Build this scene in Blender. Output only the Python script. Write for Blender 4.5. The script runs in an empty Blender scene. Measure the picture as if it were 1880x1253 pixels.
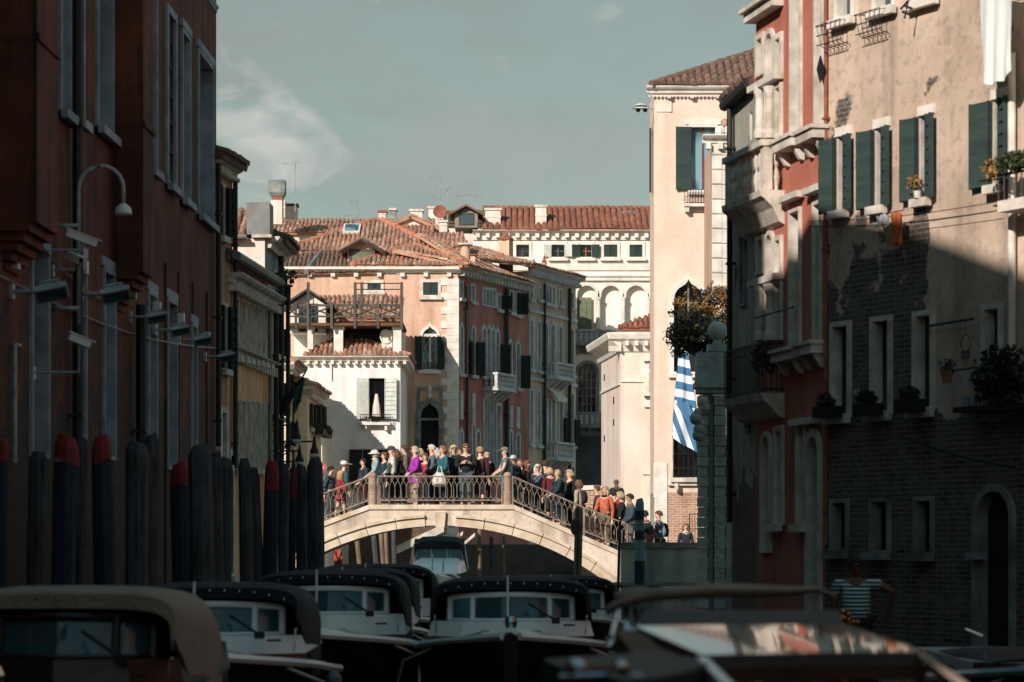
import bpy, bmesh, math, random
from mathutils import Vector, Matrix
R = math.radians
random.seed(7)
S = bpy.context.scene
C = S.collection
# ---------------------------------------------------------------- camera
F, EH, CX, HY = 4700.0, 2.6, 940.0, 1000.0        # focal length in photo pixels, eye height, vanishing point
cd = bpy.data.cameras.new('camera'); cam = bpy.data.objects.new('camera', cd); C.objects.link(cam)
cam.location = (0, 0, EH); cam.rotation_euler = (R(90), 0, 0)
cd.sensor_width = 36; cd.lens = 36 * F / 1880; cd.shift_y = (HY - 626.5) / 1880
cd.clip_end = 6000; cd.dof.use_dof = True; cd.dof.focus_distance = 80; cd.dof.aperture_fstop = 2.3
S.camera = cam
# ---------------------------------------------------------------- light
SUN_AZ, SUN_EL = 30.0, 26.5                        # travels to +x by 30 deg off +y, 26.5 deg down
ld = bpy.data.lights.new('sun', 'SUN'); sun = bpy.data.objects.new('sun', ld); C.objects.link(sun)
ld.energy = 4.9; ld.angle = R(0.5); ld.color = (1.0, 0.875, 0.775)
sd = Vector((math.sin(R(SUN_AZ)) * math.cos(R(SUN_EL)), math.cos(R(SUN_AZ)) * math.cos(R(SUN_EL)), -math.sin(R(SUN_EL))))
sun.rotation_euler = sd.to_track_quat('-Z', 'Y').to_euler()
w = bpy.data.worlds.new("World"); S.world = w; w.use_nodes = True
nt = w.node_tree; N = nt.nodes; L = nt.links; N.clear()
wo = N.new('ShaderNodeOutputWorld'); bg = N.new('ShaderNodeBackground'); L.new(bg.outputs[0], wo.inputs[0])
sky = N.new('ShaderNodeTexSky'); sky.sky_type = 'NISHITA'; sky.sun_disc = False
sky.sun_elevation = R(SUN_EL); sky.sun_rotation = R(180 + SUN_AZ); sky.air_density = 1.0; sky.dust_density = 1.5
bg.inputs[1].default_value = 0.10
def wmath(op, a, b=None, c=None, clamp=False):
    m = N.new('ShaderNodeMath'); m.operation = op; m.use_clamp = clamp
    for i, q in enumerate((a, b, c)):
        if q is None: continue
        if isinstance(q, (int, float)): m.inputs[i].default_value = q
        else: L.new(q, m.inputs[i])
    return m.outputs[0]
tc = N.new('ShaderNodeTexCoord')
def wmix(f, a, b, mode='MIX'):
    m = N.new('ShaderNodeMix'); m.data_type = 'RGBA'; m.blend_type = mode
    for s_, q in ((m.inputs[0], f), (m.inputs[6], a), (m.inputs[7], b)):
        if isinstance(q, (int, float)): s_.default_value = q
        elif isinstance(q, tuple): s_.default_value = q
        else: L.new(q, s_)
    return m.outputs[2]
hsv = N.new('ShaderNodeHueSaturation'); L.new(sky.outputs[0], hsv.inputs['Color']); hsv.inputs['Saturation'].default_value = 0.42
base = wmix(1.0, hsv.outputs[0], (0.66, 0.755, 0.655, 1), 'MULTIPLY')
sep = N.new('ShaderNodeSeparateXYZ'); L.new(tc.outputs['Generated'], sep.inputs[0])
ov = N.new('ShaderNodeMapRange'); L.new(sep.outputs[2], ov.inputs[0]); ov.inputs[1].default_value = 0.24; ov.inputs[2].default_value = 0.62   # teal overhead sky out of view, added to cool and fill the shade
base = wmix(ov.outputs[0], base, (0.95, 2.55, 3.25, 1))
def blob(px, py, rx, ry):                          # soft cloud bank round one direction of the sky
    d = Vector(((px - CX) / F, 1, (HY - py) / F)).normalized()
    s_ = N.new('ShaderNodeVectorMath'); s_.operation = 'SUBTRACT'; L.new(tc.outputs['Generated'], s_.inputs[0]); s_.inputs[1].default_value = d
    q = N.new('ShaderNodeVectorMath'); q.operation = 'MULTIPLY'; L.new(s_.outputs[0], q.inputs[0]); q.inputs[1].default_value = (F / rx, 2.0, F / ry)
    l = N.new('ShaderNodeVectorMath'); l.operation = 'LENGTH'; L.new(q.outputs[0], l.inputs[0])
    return wmath('SUBTRACT', 1.0, l.outputs['Value'], clamp=True)
def wnoise(scale, detail, dist=0.3, zs=1.6):
    mp = N.new('ShaderNodeMapping'); L.new(tc.outputs['Generated'], mp.inputs[0]); mp.inputs['Scale'].default_value = (1, 1, zs)
    n = N.new('ShaderNodeTexNoise'); n.inputs['Scale'].default_value = scale; n.inputs['Detail'].default_value = detail
    n.inputs['Distortion'].default_value = dist; n.inputs['Roughness'].default_value = 0.55
    L.new(mp.outputs[0], n.inputs['Vector']); return n.outputs['Fac']
n1 = wnoise(34, 9, 0.5, 1.8); n2 = wnoise(12, 6, 0.5, 2.2)
def cloud(b, n, gain, thr):
    return wmath('MULTIPLY', wmath('SUBTRACT', wmath('ADD', b, wmath('MULTIPLY', n, 2.2)), thr), gain, clamp=True)
c1 = cloud(blob(462, 262, 210, 150), n1, 1.7, 1.42)                 # bright cumulus low on the left
c2 = cloud(blob(560, 80, 480, 230), n2, 1.5, 1.45)                  # grey bank top left
c3 = cloud(blob(950, 290, 620, 160), n1, 1.5, 1.35)                # faint streaks in the middle
c4 = cloud(0.0, n2, 1.6, 0.92)
col = wmix(wmath('MULTIPLY', c4, 0.6), base, (2.9, 3.15, 3.0, 1))
col = wmix(wmath('MULTIPLY', c2, 0.75), col, (3.3, 3.5, 3.3, 1))
col = wmix(wmath('MULTIPLY', c3, 0.7), col, (3.9, 4.1, 3.95, 1))
col = wmix(wmath('MULTIPLY', c1, 0.85), col, (6.0, 6.0, 5.7, 1))
L.new(col, bg.inputs[0])
S.view_settings.view_transform = 'Standard'; S.view_settings.look = 'None'; S.view_settings.exposure = 0.0; S.view_settings.gamma = 1.0
S.render.engine = 'CYCLES'
S.cycles.use_denoising = True; S.cycles.max_bounces = 6; S.cycles.caustics_reflective = False; S.cycles.caustics_refractive = False
# ---------------------------------------------------------------- materials
def lin(c):
    return tuple(((x / 255) / 12.92 if x / 255 <= .04045 else ((x / 255 + .055) / 1.055) ** 2.4) for x in c) + (1,)
def colr(c):
    if max(c) > 1.5 and len(c) == 3:
        m = .3 * c[0] + .55 * c[1] + .15 * c[2]; c = tuple(m + (x - m) * .78 for x in c)
    return lin(c) if max(c) > 1.5 else (tuple(c) + (1,) if len(c) == 3 else tuple(c))
class NM:
    def __init__(s, name):
        s.m = bpy.data.materials.new(name); s.m.use_nodes = True; s.t = s.m.node_tree; s.N = s.t.nodes; s.L = s.t.links
        s.p = s.N['Principled BSDF']; s.tc = s.N.new('ShaderNodeTexCoord').outputs['Object']
    def vec(s, sc=(1, 1, 1), src=None):
        m = s.N.new('ShaderNodeMapping'); s.L.new(src or s.tc, m.inputs[0]); m.inputs['Scale'].default_value = sc; return m.outputs[0]
    def noise(s, scale, detail=4, st=(1, 1, 1), rough=.55):
        n = s.N.new('ShaderNodeTexNoise'); n.inputs['Scale'].default_value = scale; n.inputs['Detail'].default_value = detail
        n.inputs['Roughness'].default_value = rough; s.L.new(s.vec(st), n.inputs['Vector']); return n.outputs['Fac']
    def ramp(s, f, a, b):
        r = s.N.new('ShaderNodeMapRange'); s.L.new(f, r.inputs[0]); r.inputs[1].default_value = a; r.inputs[2].default_value = b; return r.outputs[0]
    def math(s, op, a, b):
        m = s.N.new('ShaderNodeMath'); m.operation = op; m.use_clamp = True
        for i, q in enumerate((a, b)):
            if isinstance(q, (int, float)): m.inputs[i].default_value = q
            else: s.L.new(q, m.inputs[i])
        return m.outputs[0]
    def adds(s, a, b):
        m = s.N.new('ShaderNodeMath'); m.operation = 'ADD'; s.L.new(a, m.inputs[0]); s.L.new(b, m.inputs[1]); return m.outputs[0]
    def mix(s, f, a, b, mode='MIX'):
        m = s.N.new('ShaderNodeMix'); m.data_type = 'RGBA'; m.blend_type = mode
        for k, q in ((m.inputs[0], f), (m.inputs[6], a), (m.inputs[7], b)):
            if isinstance(q, (int, float)): k.default_value = q
            elif isinstance(q, tuple): k.default_value = colr(q) if len(q) == 3 else q
            else: s.L.new(q, k)
        return m.outputs[2]
    def bump(s, h, st=.5, dist=.02):
        b = s.N.new('ShaderNodeBump'); b.inputs['Strength'].default_value = st; b.inputs['Distance'].default_value = dist
        s.L.new(h, b.inputs['Height']); s.L.new(b.outputs[0], s.p.inputs['Normal'])
    def end(s, c, rough=.85, metal=0, spec=None):
        if isinstance(c, tuple): s.p.inputs['Base Color'].default_value = colr(c)
        else: s.L.new(c, s.p.inputs['Base Color'])
        s.p.inputs['Roughness'].default_value = rough; s.p.inputs['Metallic'].default_value = metal
        if spec is not None: s.p.inputs['Specular IOR Level'].default_value = spec
        return s.m
def M(name, c1, c2=None, scale=4, st=(1, 1, 1), rough=.85, metal=0, bump=.3, spec=None, bscale=30):
    k = NM(name); c2 = c2 or tuple(x * .75 for x in c1)
    f = k.ramp(k.noise(scale, 5, st), .35, .68)
    if bump: k.bump(k.noise(bscale, 3, st), bump, .01)
    return k.end(k.mix(f, c1, c2), rough, metal, spec)
def bricknodes(k, c1, c2, mort, sc=1.0):
    mp = k.N.new('ShaderNodeSeparateXYZ'); k.L.new(k.tc, mp.inputs[0])
    ad = k.N.new('ShaderNodeMath'); ad.operation = 'ADD'; k.L.new(mp.outputs[0], ad.inputs[0]); k.L.new(mp.outputs[1], ad.inputs[1])
    cb = k.N.new('ShaderNodeCombineXYZ'); k.L.new(ad.outputs[0], cb.inputs[0]); k.L.new(mp.outputs[2], cb.inputs[1])
    nz = k.N.new('ShaderNodeTexNoise'); nz.inputs['Scale'].default_value = 6; k.L.new(k.tc, nz.inputs['Vector'])
    vm = k.N.new('ShaderNodeVectorMath'); vm.operation = 'MULTIPLY_ADD'; k.L.new(nz.outputs['Color'], vm.inputs[0]); vm.inputs[1].default_value = (.05, .03, 0); k.L.new(cb.outputs[0], vm.inputs[2])
    b = k.N.new('ShaderNodeTexBrick'); k.L.new(vm.outputs[0], b.inputs['Vector'])
    b.inputs['Color1'].default_value = colr(c1); b.inputs['Color2'].default_value = colr(c2); b.inputs['Mortar'].default_value = colr(mort)
    b.inputs['Scale'].default_value = sc; b.inputs['Brick Width'].default_value = .25; b.inputs['Row Height'].default_value = .075
    b.inputs['Mortar Size'].default_value = .012; b.inputs['Bias'].default_value = 0
    return b
def MB(name, c1, c2, mort, sc=1.0, dirt=(60, 45, 38)):
    k = NM(name); b = bricknodes(k, c1, c2, mort, sc)
    c = k.mix(k.math('MULTIPLY', k.ramp(k.noise(1.3, 6), .45, .75), .6), b.outputs['Color'], dirt)
    c = k.mix(k.math('MULTIPLY', k.ramp(k.noise(9, 4), .5, .8), .5), c, mort)
    k.bump(b.outputs['Fac'], .6, -.01)
    return k.end(c, .9)
def plaster(name, c1, c2, stain=None, stains=.6, patch=None, thr=.62, zlo=None, zhi=None, pscale=.9, streak=3.0, fine=.25, brick=None, keep=None, lime=.7):
    """painted render: soft two-tone, vertical streaks, bare brick patches (more of them between zlo and zhi)"""
    k = NM(name); c = k.mix(k.ramp(k.noise(.7, 5), .35, .65), c1, c2)
    c = k.mix(k.math('MULTIPLY', k.ramp(k.noise(7, 5), .5, .75), fine), c, stain or tuple(x * .6 for x in c1))
    if stain: c = k.mix(k.math('MULTIPLY', k.ramp(k.noise(streak, 4, (1, 1, .09)), .5, .7), stains), c, stain)
    h = k.noise(25, 4)
    if brick:
        b = bricknodes(k, *brick)
        f = k.noise(pscale, 7, rough=.65)
        if zlo is not None:
            sp = k.N.new('ShaderNodeSeparateXYZ'); k.L.new(k.tc, sp.inputs[0])
            g = k.ramp(sp.outputs[2], zhi, zlo); f = k.math('ADD', f, k.math('MULTIPLY', g, .42))
        if keep:
            sp = k.N.new('ShaderNodeSeparateXYZ'); k.L.new(k.tc, sp.inputs[0]); x0, x1, z0, z1 = keep
            wob = k.math('MULTIPLY', k.noise(1.4, 5), .6)
            kx = k.math('MULTIPLY', k.ramp(k.adds(sp.outputs[0], wob), x0, x0 + .25), k.ramp(k.adds(sp.outputs[0], wob), x1, x1 - .25))
            kz = k.math('MULTIPLY', k.ramp(k.adds(sp.outputs[2], wob), z0, z0 + .25), k.ramp(k.adds(sp.outputs[2], wob), z1, z1 - .25))
            f = k.math('SUBTRACT', f, k.math('MULTIPLY', k.math('MULTIPLY', kx, kz), .5))
        f2 = k.ramp(f, thr, thr + .035)
        c = k.mix(k.ramp(f, thr - .05, thr), c, tuple(min(255, x * 1.12) for x in c2))
        bc = k.mix(k.math('MULTIPLY', k.ramp(k.noise(3, 7, rough=.7), .42, .66), lime), b.outputs['Color'], brick[2])
        bc = k.mix(k.math('MULTIPLY', k.ramp(k.noise(12, 5, rough=.7), .5, .7), .75), bc, tuple(x * .45 for x in brick[1]))
        c = k.mix(f2, c, bc); h = k.math('SUBTRACT', h, k.math('MULTIPLY', f2, .6))
    k.bump(h, .35, .02)
    return k.end(c, .92)
def tilemat(name, cols):
    k = NM(name); uv = k.N.new('ShaderNodeUVMap'); wn = k.N.new('ShaderNodeTexWhiteNoise'); wn.noise_dimensions = '2D'
    k.L.new(uv.outputs[0], wn.inputs['Vector'])
    r = k.N.new('ShaderNodeValToRGB'); e = r.color_ramp.elements; n = len(cols)
    e[0].color = colr(cols[0]); e[1].color = colr(cols[-1]); e[0].position = 0; e[1].position = 1
    for i in range(1, n - 1): q = e.new(i / (n - 1)); q.color = colr(cols[i])
    k.L.new(wn.outputs['Value'], r.inputs[0])
    c = k.mix(k.math('MULTIPLY', k.ramp(k.noise(2.5, 6), .42, .72), .55), r.outputs[0], (92, 80, 68))
    k.bump(k.noise(18, 4), .4, .01)
    return k.end(c, .9)
def glassm(name, c=(14, 20, 24), rough=.08):
    k = NM(name); k.bump(k.noise(2.5, 2), .15, .03); return k.end(k.mix(k.ramp(k.noise(1.7, 2, (1, 1, .35)), .5, .62), c, tuple(x * 1.7 + 22 for x in c)), rough, 0, .6)  # paler noise patches painted in as reflections on the panes
stone = M('istrian_stone', (226, 219, 206), (178, 168, 152), 3, bump=.3)
stone_w = M('white_stone', (236, 230, 220), (205, 196, 182), 2.5, bump=.25)
stone_g = M('weathered_stone', (150, 158, 152), (88, 96, 92), 2.2, bump=.5)
stone_d = M('sooty_stone', (142, 150, 156), (92, 100, 106), 2, bump=.4)
tile = tilemat('terracotta_tiles', [(206, 150, 118), (186, 106, 76), (150, 126, 110), (220, 184, 152), (130, 82, 66), (192, 154, 126), (204, 118, 84), (168, 140, 118)])
tile_d = tilemat('brown_roof_tiles', [(138, 102, 84), (110, 76, 60), (150, 116, 96), (96, 72, 60), (160, 118, 92)])
tile_r = tilemat('red_roof_tiles', [(182, 100, 74), (160, 84, 62), (146, 98, 78), (192, 118, 86), (134, 74, 58)])
glass = glassm('dark_window_glass'); glass_b = glassm('bluish_glass', (58, 82, 92), .05); glass_t = glassm('teal_boat_glass', (38, 78, 86), .03)
shut = M('dark_green_shutter', (36, 62, 58), (24, 44, 44), 5, (1, 1, .3), bump=.3)
shut_g = M('green_shutter_paint', (46, 72, 68), (32, 54, 54), 4, (.3, 1, 3), bump=.4)
shut_n = M('near_black_shutter', (26, 34, 36), (16, 22, 24), 5, bump=.2)
shut_p = M('pale_shutter', (206, 208, 200), (176, 182, 176), 5, bump=.2)
shut_o = M('olive_shutter', (112, 122, 92), (92, 104, 84), 3, bump=.2)
iron = M('black_iron', (20, 22, 24), (34, 34, 34), 8, rough=.6, bump=.2)
galv = M('galvanised_metal', (176, 186, 188), (130, 140, 142), 6, rough=.5, metal=.15, bump=.1)
lead = M('lead_flashing', (132, 134, 132), (92, 96, 98), 2, rough=.6, bump=.3)
oldwood = M('grey_weathered_wood', (96, 88, 80), (62, 58, 56), 6, (1, 1, .2), bump=.5)
brownwood = M('brown_wood', (120, 78, 48), (86, 54, 34), 6, (1, 1, .2), bump=.4)
leafm = M('green_leaves', (64, 84, 40), (30, 50, 24), 6, rough=.7, bump=0)
leafa = M('autumn_leaves', (176, 120, 48), (104, 84, 36), 5, rough=.7, bump=0)
leafd = M('dark_leaves', (32, 46, 34), (18, 28, 20), 6, rough=.7, bump=0)
terra = M('terracotta_pot', (176, 92, 62), (140, 70, 48), 5)
white = M('white_paint', (225, 226, 222), (205, 208, 204), 3, rough=.5, bump=.05)
# ---------------------------------------------------------------- geometry
class G:
    def __init__(s): s.v = []; s.f = []; s.uv = {}
    def add(s, vs, fs, uv=None):
        b = len(s.v); s.v += [tuple(p) for p in vs]
        for q in fs:
            if uv is not None: s.uv[len(s.f)] = uv
            s.f.append(tuple(i + b for i in q))
        return s
    def box(s, x0, x1, y0, y1, z0, z1):
        return s.hexa([(x0, y0, z0), (x1, y0, z0), (x1, y1, z0), (x0, y1, z0), (x0, y0, z1), (x1, y0, z1), (x1, y1, z1), (x0, y1, z1)])
    def hexa(s, p):
        return s.add(p, [(0, 3, 2, 1), (4, 5, 6, 7), (0, 1, 5, 4), (1, 2, 6, 5), (2, 3, 7, 6), (3, 0, 4, 7)])
    def tube(s, pts, r, n=6, r2=None, caps=True):
        pts = [Vector(p) for p in pts]; m = len(pts); rings = []; vs = []
        up = Vector((0, 0, 1)) if abs((pts[-1] - pts[0]).normalized().z) < .9 else Vector((0, 1, 0))
        for i, p in enumerate(pts):
            t = (pts[min(i + 1, m - 1)] - pts[max(i - 1, 0)]).normalized()
            a = t.cross(up); a = a.normalized() if a.length > 1e-4 else Vector((1, 0, 0)); b = a.cross(t)
            rr = (r[i] if isinstance(r, (list, tuple)) else (r if r2 is None else r + (r2 - r) * i / (m - 1)))
            for k in range(n):
                q = 2 * math.pi * k / n; vs.append(p + a * math.cos(q) * rr + b * math.sin(q) * rr)
        fs = [(i * n + k, i * n + (k + 1) % n, (i + 1) * n + (k + 1) % n, (i + 1) * n + k) for i in range(m - 1) for k in range(n)]
        if caps: fs += [tuple(range(n))[::-1], tuple((m - 1) * n + k for k in range(n))]
        return s.add(vs, fs)
    def lathe(s, prof, c=(0, 0, 0), n=12):
        vs = []; m = len(prof)
        for r, z in prof:
            for k in range(n):
                q = 2 * math.pi * k / n; vs.append((c[0] + r * math.cos(q), c[1] + r * math.sin(q), c[2] + z))
        fs = [(i * n + k, i * n + (k + 1) % n, (i + 1) * n + (k + 1) % n, (i + 1) * n + k) for i in range(m - 1) for k in range(n)]
        fs += [tuple(range(n))[::-1], tuple((m - 1) * n + k for k in range(n))]
        return s.add(vs, fs)
    def prism(s, poly, y0, y1):                   # poly in (x,z), extruded along y
        n = len(poly)
        vs = [(p[0], y0, p[1]) for p in poly] + [(p[0], y1, p[1]) for p in poly]
        return s.add(vs, [tuple(range(n)), tuple(range(2 * n - 1, n - 1, -1))] + [(k, k + n, (k + 1) % n + n, (k + 1) % n) for k in range(n)])
    def prismx(s, poly, x0, x1):                  # poly in (y,z), extruded along x
        n = len(poly)
        vs = [(x0, p[0], p[1]) for p in poly] + [(x1, p[0], p[1]) for p in poly]
        return s.add(vs, [tuple(range(n)), tuple(range(2 * n - 1, n - 1, -1))] + [(k, k + n, (k + 1) % n + n, (k + 1) % n) for k in range(n)])
    def ring(s, o, i, y0, y1):                    # frame between two outlines of equal point count
        n = len(o); vs = []
        for y in (y0, y1):
            vs += [(p[0], y, p[1]) for p in o] + [(p[0], y, p[1]) for p in i]
        fs = []
        for k in range(n):
            j = (k + 1) % n
            fs += [(k, j, n + j, n + k), (2 * n + k, 3 * n + k, 3 * n + j, 2 * n + j), (k, 2 * n + k, 2 * n + j, j), (n + k, n + j, 3 * n + j, 3 * n + k)]
        return s.add(vs, fs)
    def loft(s, secs, closed=True, caps=True):
        n = len(secs[0]); vs = [p for q in secs for p in q]; m = len(secs); e = n if closed else n - 1
        fs = [(i * n + k, i * n + (k + 1) % n, (i + 1) * n + (k + 1) % n, (i + 1) * n + k) for i in range(m - 1) for k in range(e)]
        if caps: fs += [tuple(range(n))[::-1], tuple((m - 1) * n + k for k in range(n))]
        return s.add(vs, fs)
    def ball(s, c, r, n=10, sc=(1, 1, 1)):
        pr = [(max(.001, math.sin(math.pi * i / (n // 2 + 1))), -math.cos(math.pi * i / (n // 2 + 1))) for i in range(n // 2 + 2)]
        b = len(s.v); s.lathe([(p[0] * r, p[1] * r) for p in pr], (0, 0, 0), n)
        for i in range(b, len(s.v)):
            v = s.v[i]; s.v[i] = (c[0] + v[0] * sc[0], c[1] + v[1] * sc[1], c[2] + v[2] * sc[2])
        return s
    def xf(s, mat, start=0):
        for i in range(start, len(s.v)): s.v[i] = tuple(mat @ Vector(s.v[i]))
        return s
    def build(s, name, mat, parent=None, label=None, smooth=False, recalc=True):
        me = bpy.data.meshes.new(name); me.from_pydata(s.v, [], s.f)
        if s.uv:
            ul = me.uv_layers.new(name='UVMap')
            for i, p in enumerate(me.polygons):
                u = s.uv.get(i, (0, 0))
                for l in p.loop_indices: ul.data[l].uv = u
        if recalc:
            bm = bmesh.new(); bm.from_mesh(me); bmesh.ops.recalc_face_normals(bm, faces=bm.faces); bm.to_mesh(me); bm.free()
        if smooth: me.polygons.foreach_set('use_smooth', [True] * len(me.polygons))
        me.materials.append(mat); o = bpy.data.objects.new(name, me); C.objects.link(o)
        if parent is not None: o.parent = parent
        if label: o['label'] = label
        return o
def tag(o, label=None, cat=None, group=None, kind=None):
    if label: o['label'] = label
    if cat: o['category'] = cat
    if group: o['group'] = group
    if kind: o['kind'] = kind
    return o
def thing(name, label, cat, loc=(0, 0, 0), rz=0, group=None):
    o = bpy.data.objects.new(name, None); C.objects.link(o); o.location = loc; o.rotation_euler = (0, 0, rz); o.empty_display_size = .3
    return tag(o, label, cat, group)
def X(px, Y): return (px - CX) / F * Y
def Z(py, Y): return EH + (HY - py) / F * Y
def copy_tree(o, parent=None):
    c = o.copy(); C.objects.link(c); c.parent = parent
    for ch in list(o.children): copy_tree(ch, c)
    return c
def bez(p0, p1, p2, p3, n):
    return [tuple((1 - t) ** 3 * a + 3 * (1 - t) ** 2 * t * b + 3 * (1 - t) * t * t * c + t ** 3 * d for a, b, c, d in zip(p0, p1, p2, p3)) for t in [i / n for i in range(n + 1)]]
def outline(u0, u1, z0, z1, style):
    m, a = (u0 + u1) / 2, (u1 - u0) / 2
    if style == 'rect': return [(u0, z0), (u1, z0), (u1, z1), (u0, z1)]
    if style == 'round':
        zs = z1 - a
        return [(u0, z0), (u1, z0)] + [(m + a * math.cos(math.pi * k / 10), zs + a * math.sin(math.pi * k / 10)) for k in range(11)]
    b = min(1.75 * a, (z1 - z0) * .5) if style == 'ogee' else min(1.6 * a, (z1 - z0) * .5); zs = z1 - b
    if style == 'ogee': q = bez((a, 0), (1.02 * a, .45 * b), (.8 * a, .62 * b), (.42 * a, .73 * b), 5) + bez((.42 * a, .73 * b), (.2 * a, .79 * b), (.06 * a, .88 * b), (0, b), 3)[1:]
    else: q = bez((a, 0), (a, .5 * b), (.5 * a, .85 * b), (0, b), 6)
    return [(u0, z0), (u1, z0)] + [(m + x, zs + z) for x, z in q] + [(m - x, zs + z) for x, z in q[::-1][1:]]
def leaves(g, c, rad, n, size=.06, sc=(1, 1, 1)):
    for _ in range(n):
        d = Vector((random.gauss(0, 1), random.gauss(0, 1), random.gauss(0, 1))).normalized() * rad * random.random() ** .45
        p = Vector(c) + Vector((d.x * sc[0], d.y * sc[1], d.z * sc[2]))
        a = Vector((random.gauss(0, 1), random.gauss(0, 1), random.gauss(0, 1))).normalized() * size * random.uniform(.6, 1.3)
        b = a.cross(Vector((random.gauss(0, 1), random.gauss(0, 1), random.gauss(0, 1)))).normalized() * size * .55
        g.add([p - a, p + b, p + a, p - b], [(0, 1, 2, 3)])
    return g
class Fac:
    """a building: local x runs along its front (left to right as seen), local -y points out of the front"""
    def __init__(s, name, label, cat, pa, ya, pb, yb, group=None):
        s.A = Vector((X(pa, ya), ya)); s.B = Vector((X(pb, yb), yb)); s.d = (s.B - s.A).normalized(); s.len = (s.B - s.A).length
        s.root = thing(name, label, cat, (s.A.x, s.A.y, 0), math.atan2(s.d.y, s.d.x), group); s.holes = []
    def u(s, px):
        k = (px - CX) / F; return (k * s.A.y - s.A.x) / (s.d.x - k * s.d.y)
    def Y(s, u): return s.A.y + s.d.y * u
    def z(s, px, py): return EH + (HY - py) / F * s.Y(s.u(px))
    def q(s, px, py): return (s.u(px), s.z(px, py))
    def wall(s, mat, top, bot=0.0, u0=0.0, u1=None, depth=6.0, rev=.28, name='wall', y=0.0, label=None, own=None):
        """top: height or list of (u,z); the front gets the recorded openings"""
        u1 = s.len if u1 is None else u1
        tp = [(u1, top), (u0, top)] if isinstance(top, (int, float)) else [(a, b) for a, b in top][::-1]
        outer = [(u0, bot), (u1, bot)] + tp
        holes = s.holes if own is None else own
        bm = bmesh.new()
        def loop(pts, yy): return [bm.verts.new((p[0], yy, p[1])) for p in pts]
        ov = loop(outer, y); es = [bm.edges.new((ov[i], ov[(i + 1) % len(ov)])) for i in range(len(ov))]
        for h in holes:
            hv = loop(h, y); es += [bm.edges.new((hv[i], hv[(i + 1) % len(hv)])) for i in range(len(hv))]
            bv = loop(h, y + rev)
            for i in range(len(hv)):
                j = (i + 1) % len(hv); bm.faces.new((hv[i], hv[j], bv[j], bv[i]))
        r = bmesh.ops.triangle_fill(bm, use_beauty=True, use_dissolve=False, edges=es, normal=(0, -1, 0))
        bk = loop(outer, y + depth)
        for i in range(len(ov)):
            j = (i + 1) % len(ov); bm.faces.new((ov[i], ov[j], bk[j], bk[i]))
        bm.faces.new(bk)
        bmesh.ops.recalc_face_normals(bm, faces=bm.faces)
        me = bpy.data.meshes.new(name); bm.to_mesh(me); bm.free(); me.materials.append(mat)
        o = bpy.data.objects.new(name, me); C.objects.link(o); o.parent = s.root
        if label: o['label'] = label
        if own is None: s.holes = []
        return o
    def shutter(s, parent, hx, side, w, z0, z1, ang, mat, style, y=-.07, rails=6, lab=None):
        g = G(); g.box(0, w, -.02, .02, z0, z1)
        for k in range(rails):
            a, b = z0 + (z1 - z0) * k / rails + .006, z0 + (z1 - z0) * (k + 1) / rails - .006
            g.hexa([(.012, -.052, a), (w - .012, -.052, a), (w - .012, -.0205, a), (.012, -.0205, a), (.012, -.026, b), (w - .012, -.026, b), (w - .012, -.0205, b), (.012, -.0205, b)])
        g.box(-.004, .02, -.058, .018, z0 - .01, z1 + .01); g.box(w - .02, w + .004, -.058, .018, z0 - .01, z1 + .01)
        m = Matrix.Translation((hx, y, 0)) @ (Matrix.Rotation(R(-ang), 4, 'Z') if side > 0 else Matrix.Rotation(R(180 + ang), 4, 'Z'))
        g.xf(m); return g.build('shutter', mat, parent, lab)
    def win(s, px0, py0, px1, py1, style='rect', fw=.13, fm=None, proud=.05, sh=None, sm=None, sw=None, mull=(1, 2), mm=None, pane=None, sill=True,
            depth=.24, plants=None, uv=None, hole=True, label=None, srails=6, lintel=None, name='window', sillw=.1, y=0.0):
        if uv: u0, u1, z0, z1 = uv
        else:
            u0, u1 = s.u(px0), s.u(px1); pm = (px0 + px1) / 2; z1 = s.z(pm, py0); z0 = s.z(pm, py1)
        fm = fm or stone; g = G()
        lo = outline(u0, u1, z0, z1, style)
        if hole: s.holes.append(lo)
        else: depth = .03
        e = .016; inn = outline(u0 + e, u1 - e, z0 + e, z1 - e, style)
        if fw > 0: g.ring(outline(u0 - fw, u1 + fw, z0 - fw * .6, z1 + fw * (1.5 if style in ('ogee', 'point') else 1), style), inn, y - proud, y + .006)
        if hole: g.ring(outline(u0 + .003, u1 - .003, z0 + .003, z1 - .003, style), inn, y + .007, y + depth)
        if lintel: g.box(u0 - fw - .1, u1 + fw + .1, y - lintel, y + .004, z1 + fw + .004, z1 + fw + .14)
        W = g.build(name, fm, s.root, label)
        G().prism(inn, y + depth - .06, y + depth - .03).build('pane', pane or glass, W)
        if mull:
            m = G(); nx, nz = mull; a, b, c, d = u0 + e, u1 - e, z0 + e, z1 - e
            dd = y + depth - .1 if hole else y - .005
            for k in range(1, nx + 1 if nx > 0 else 1):
                xx = a + (b - a) * k / (nx + 1); m.box(xx - .025, xx + .025, dd, dd + .038, c, d - (.05 if style != 'rect' else 0))
            for k in range(1, nz + 1):
                zz = c + (d - c) * k / (nz + 1)
                if style == 'rect' or zz < d - (b - a) * .6: m.box(a, b, dd + .004, dd + .034, zz - .02, zz + .02)
            if m.v: m.build('glazing_bar', mm or oldwood, W)
        if sill:
            sg = G(); sg.box(u0 - fw - .04, u1 + fw + .04, y - proud - sillw, y - proud - .002, z0 - fw * .6 - .1, z0 - fw * .6 + .02)
            sg.build('sill', fm, W)
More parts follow.
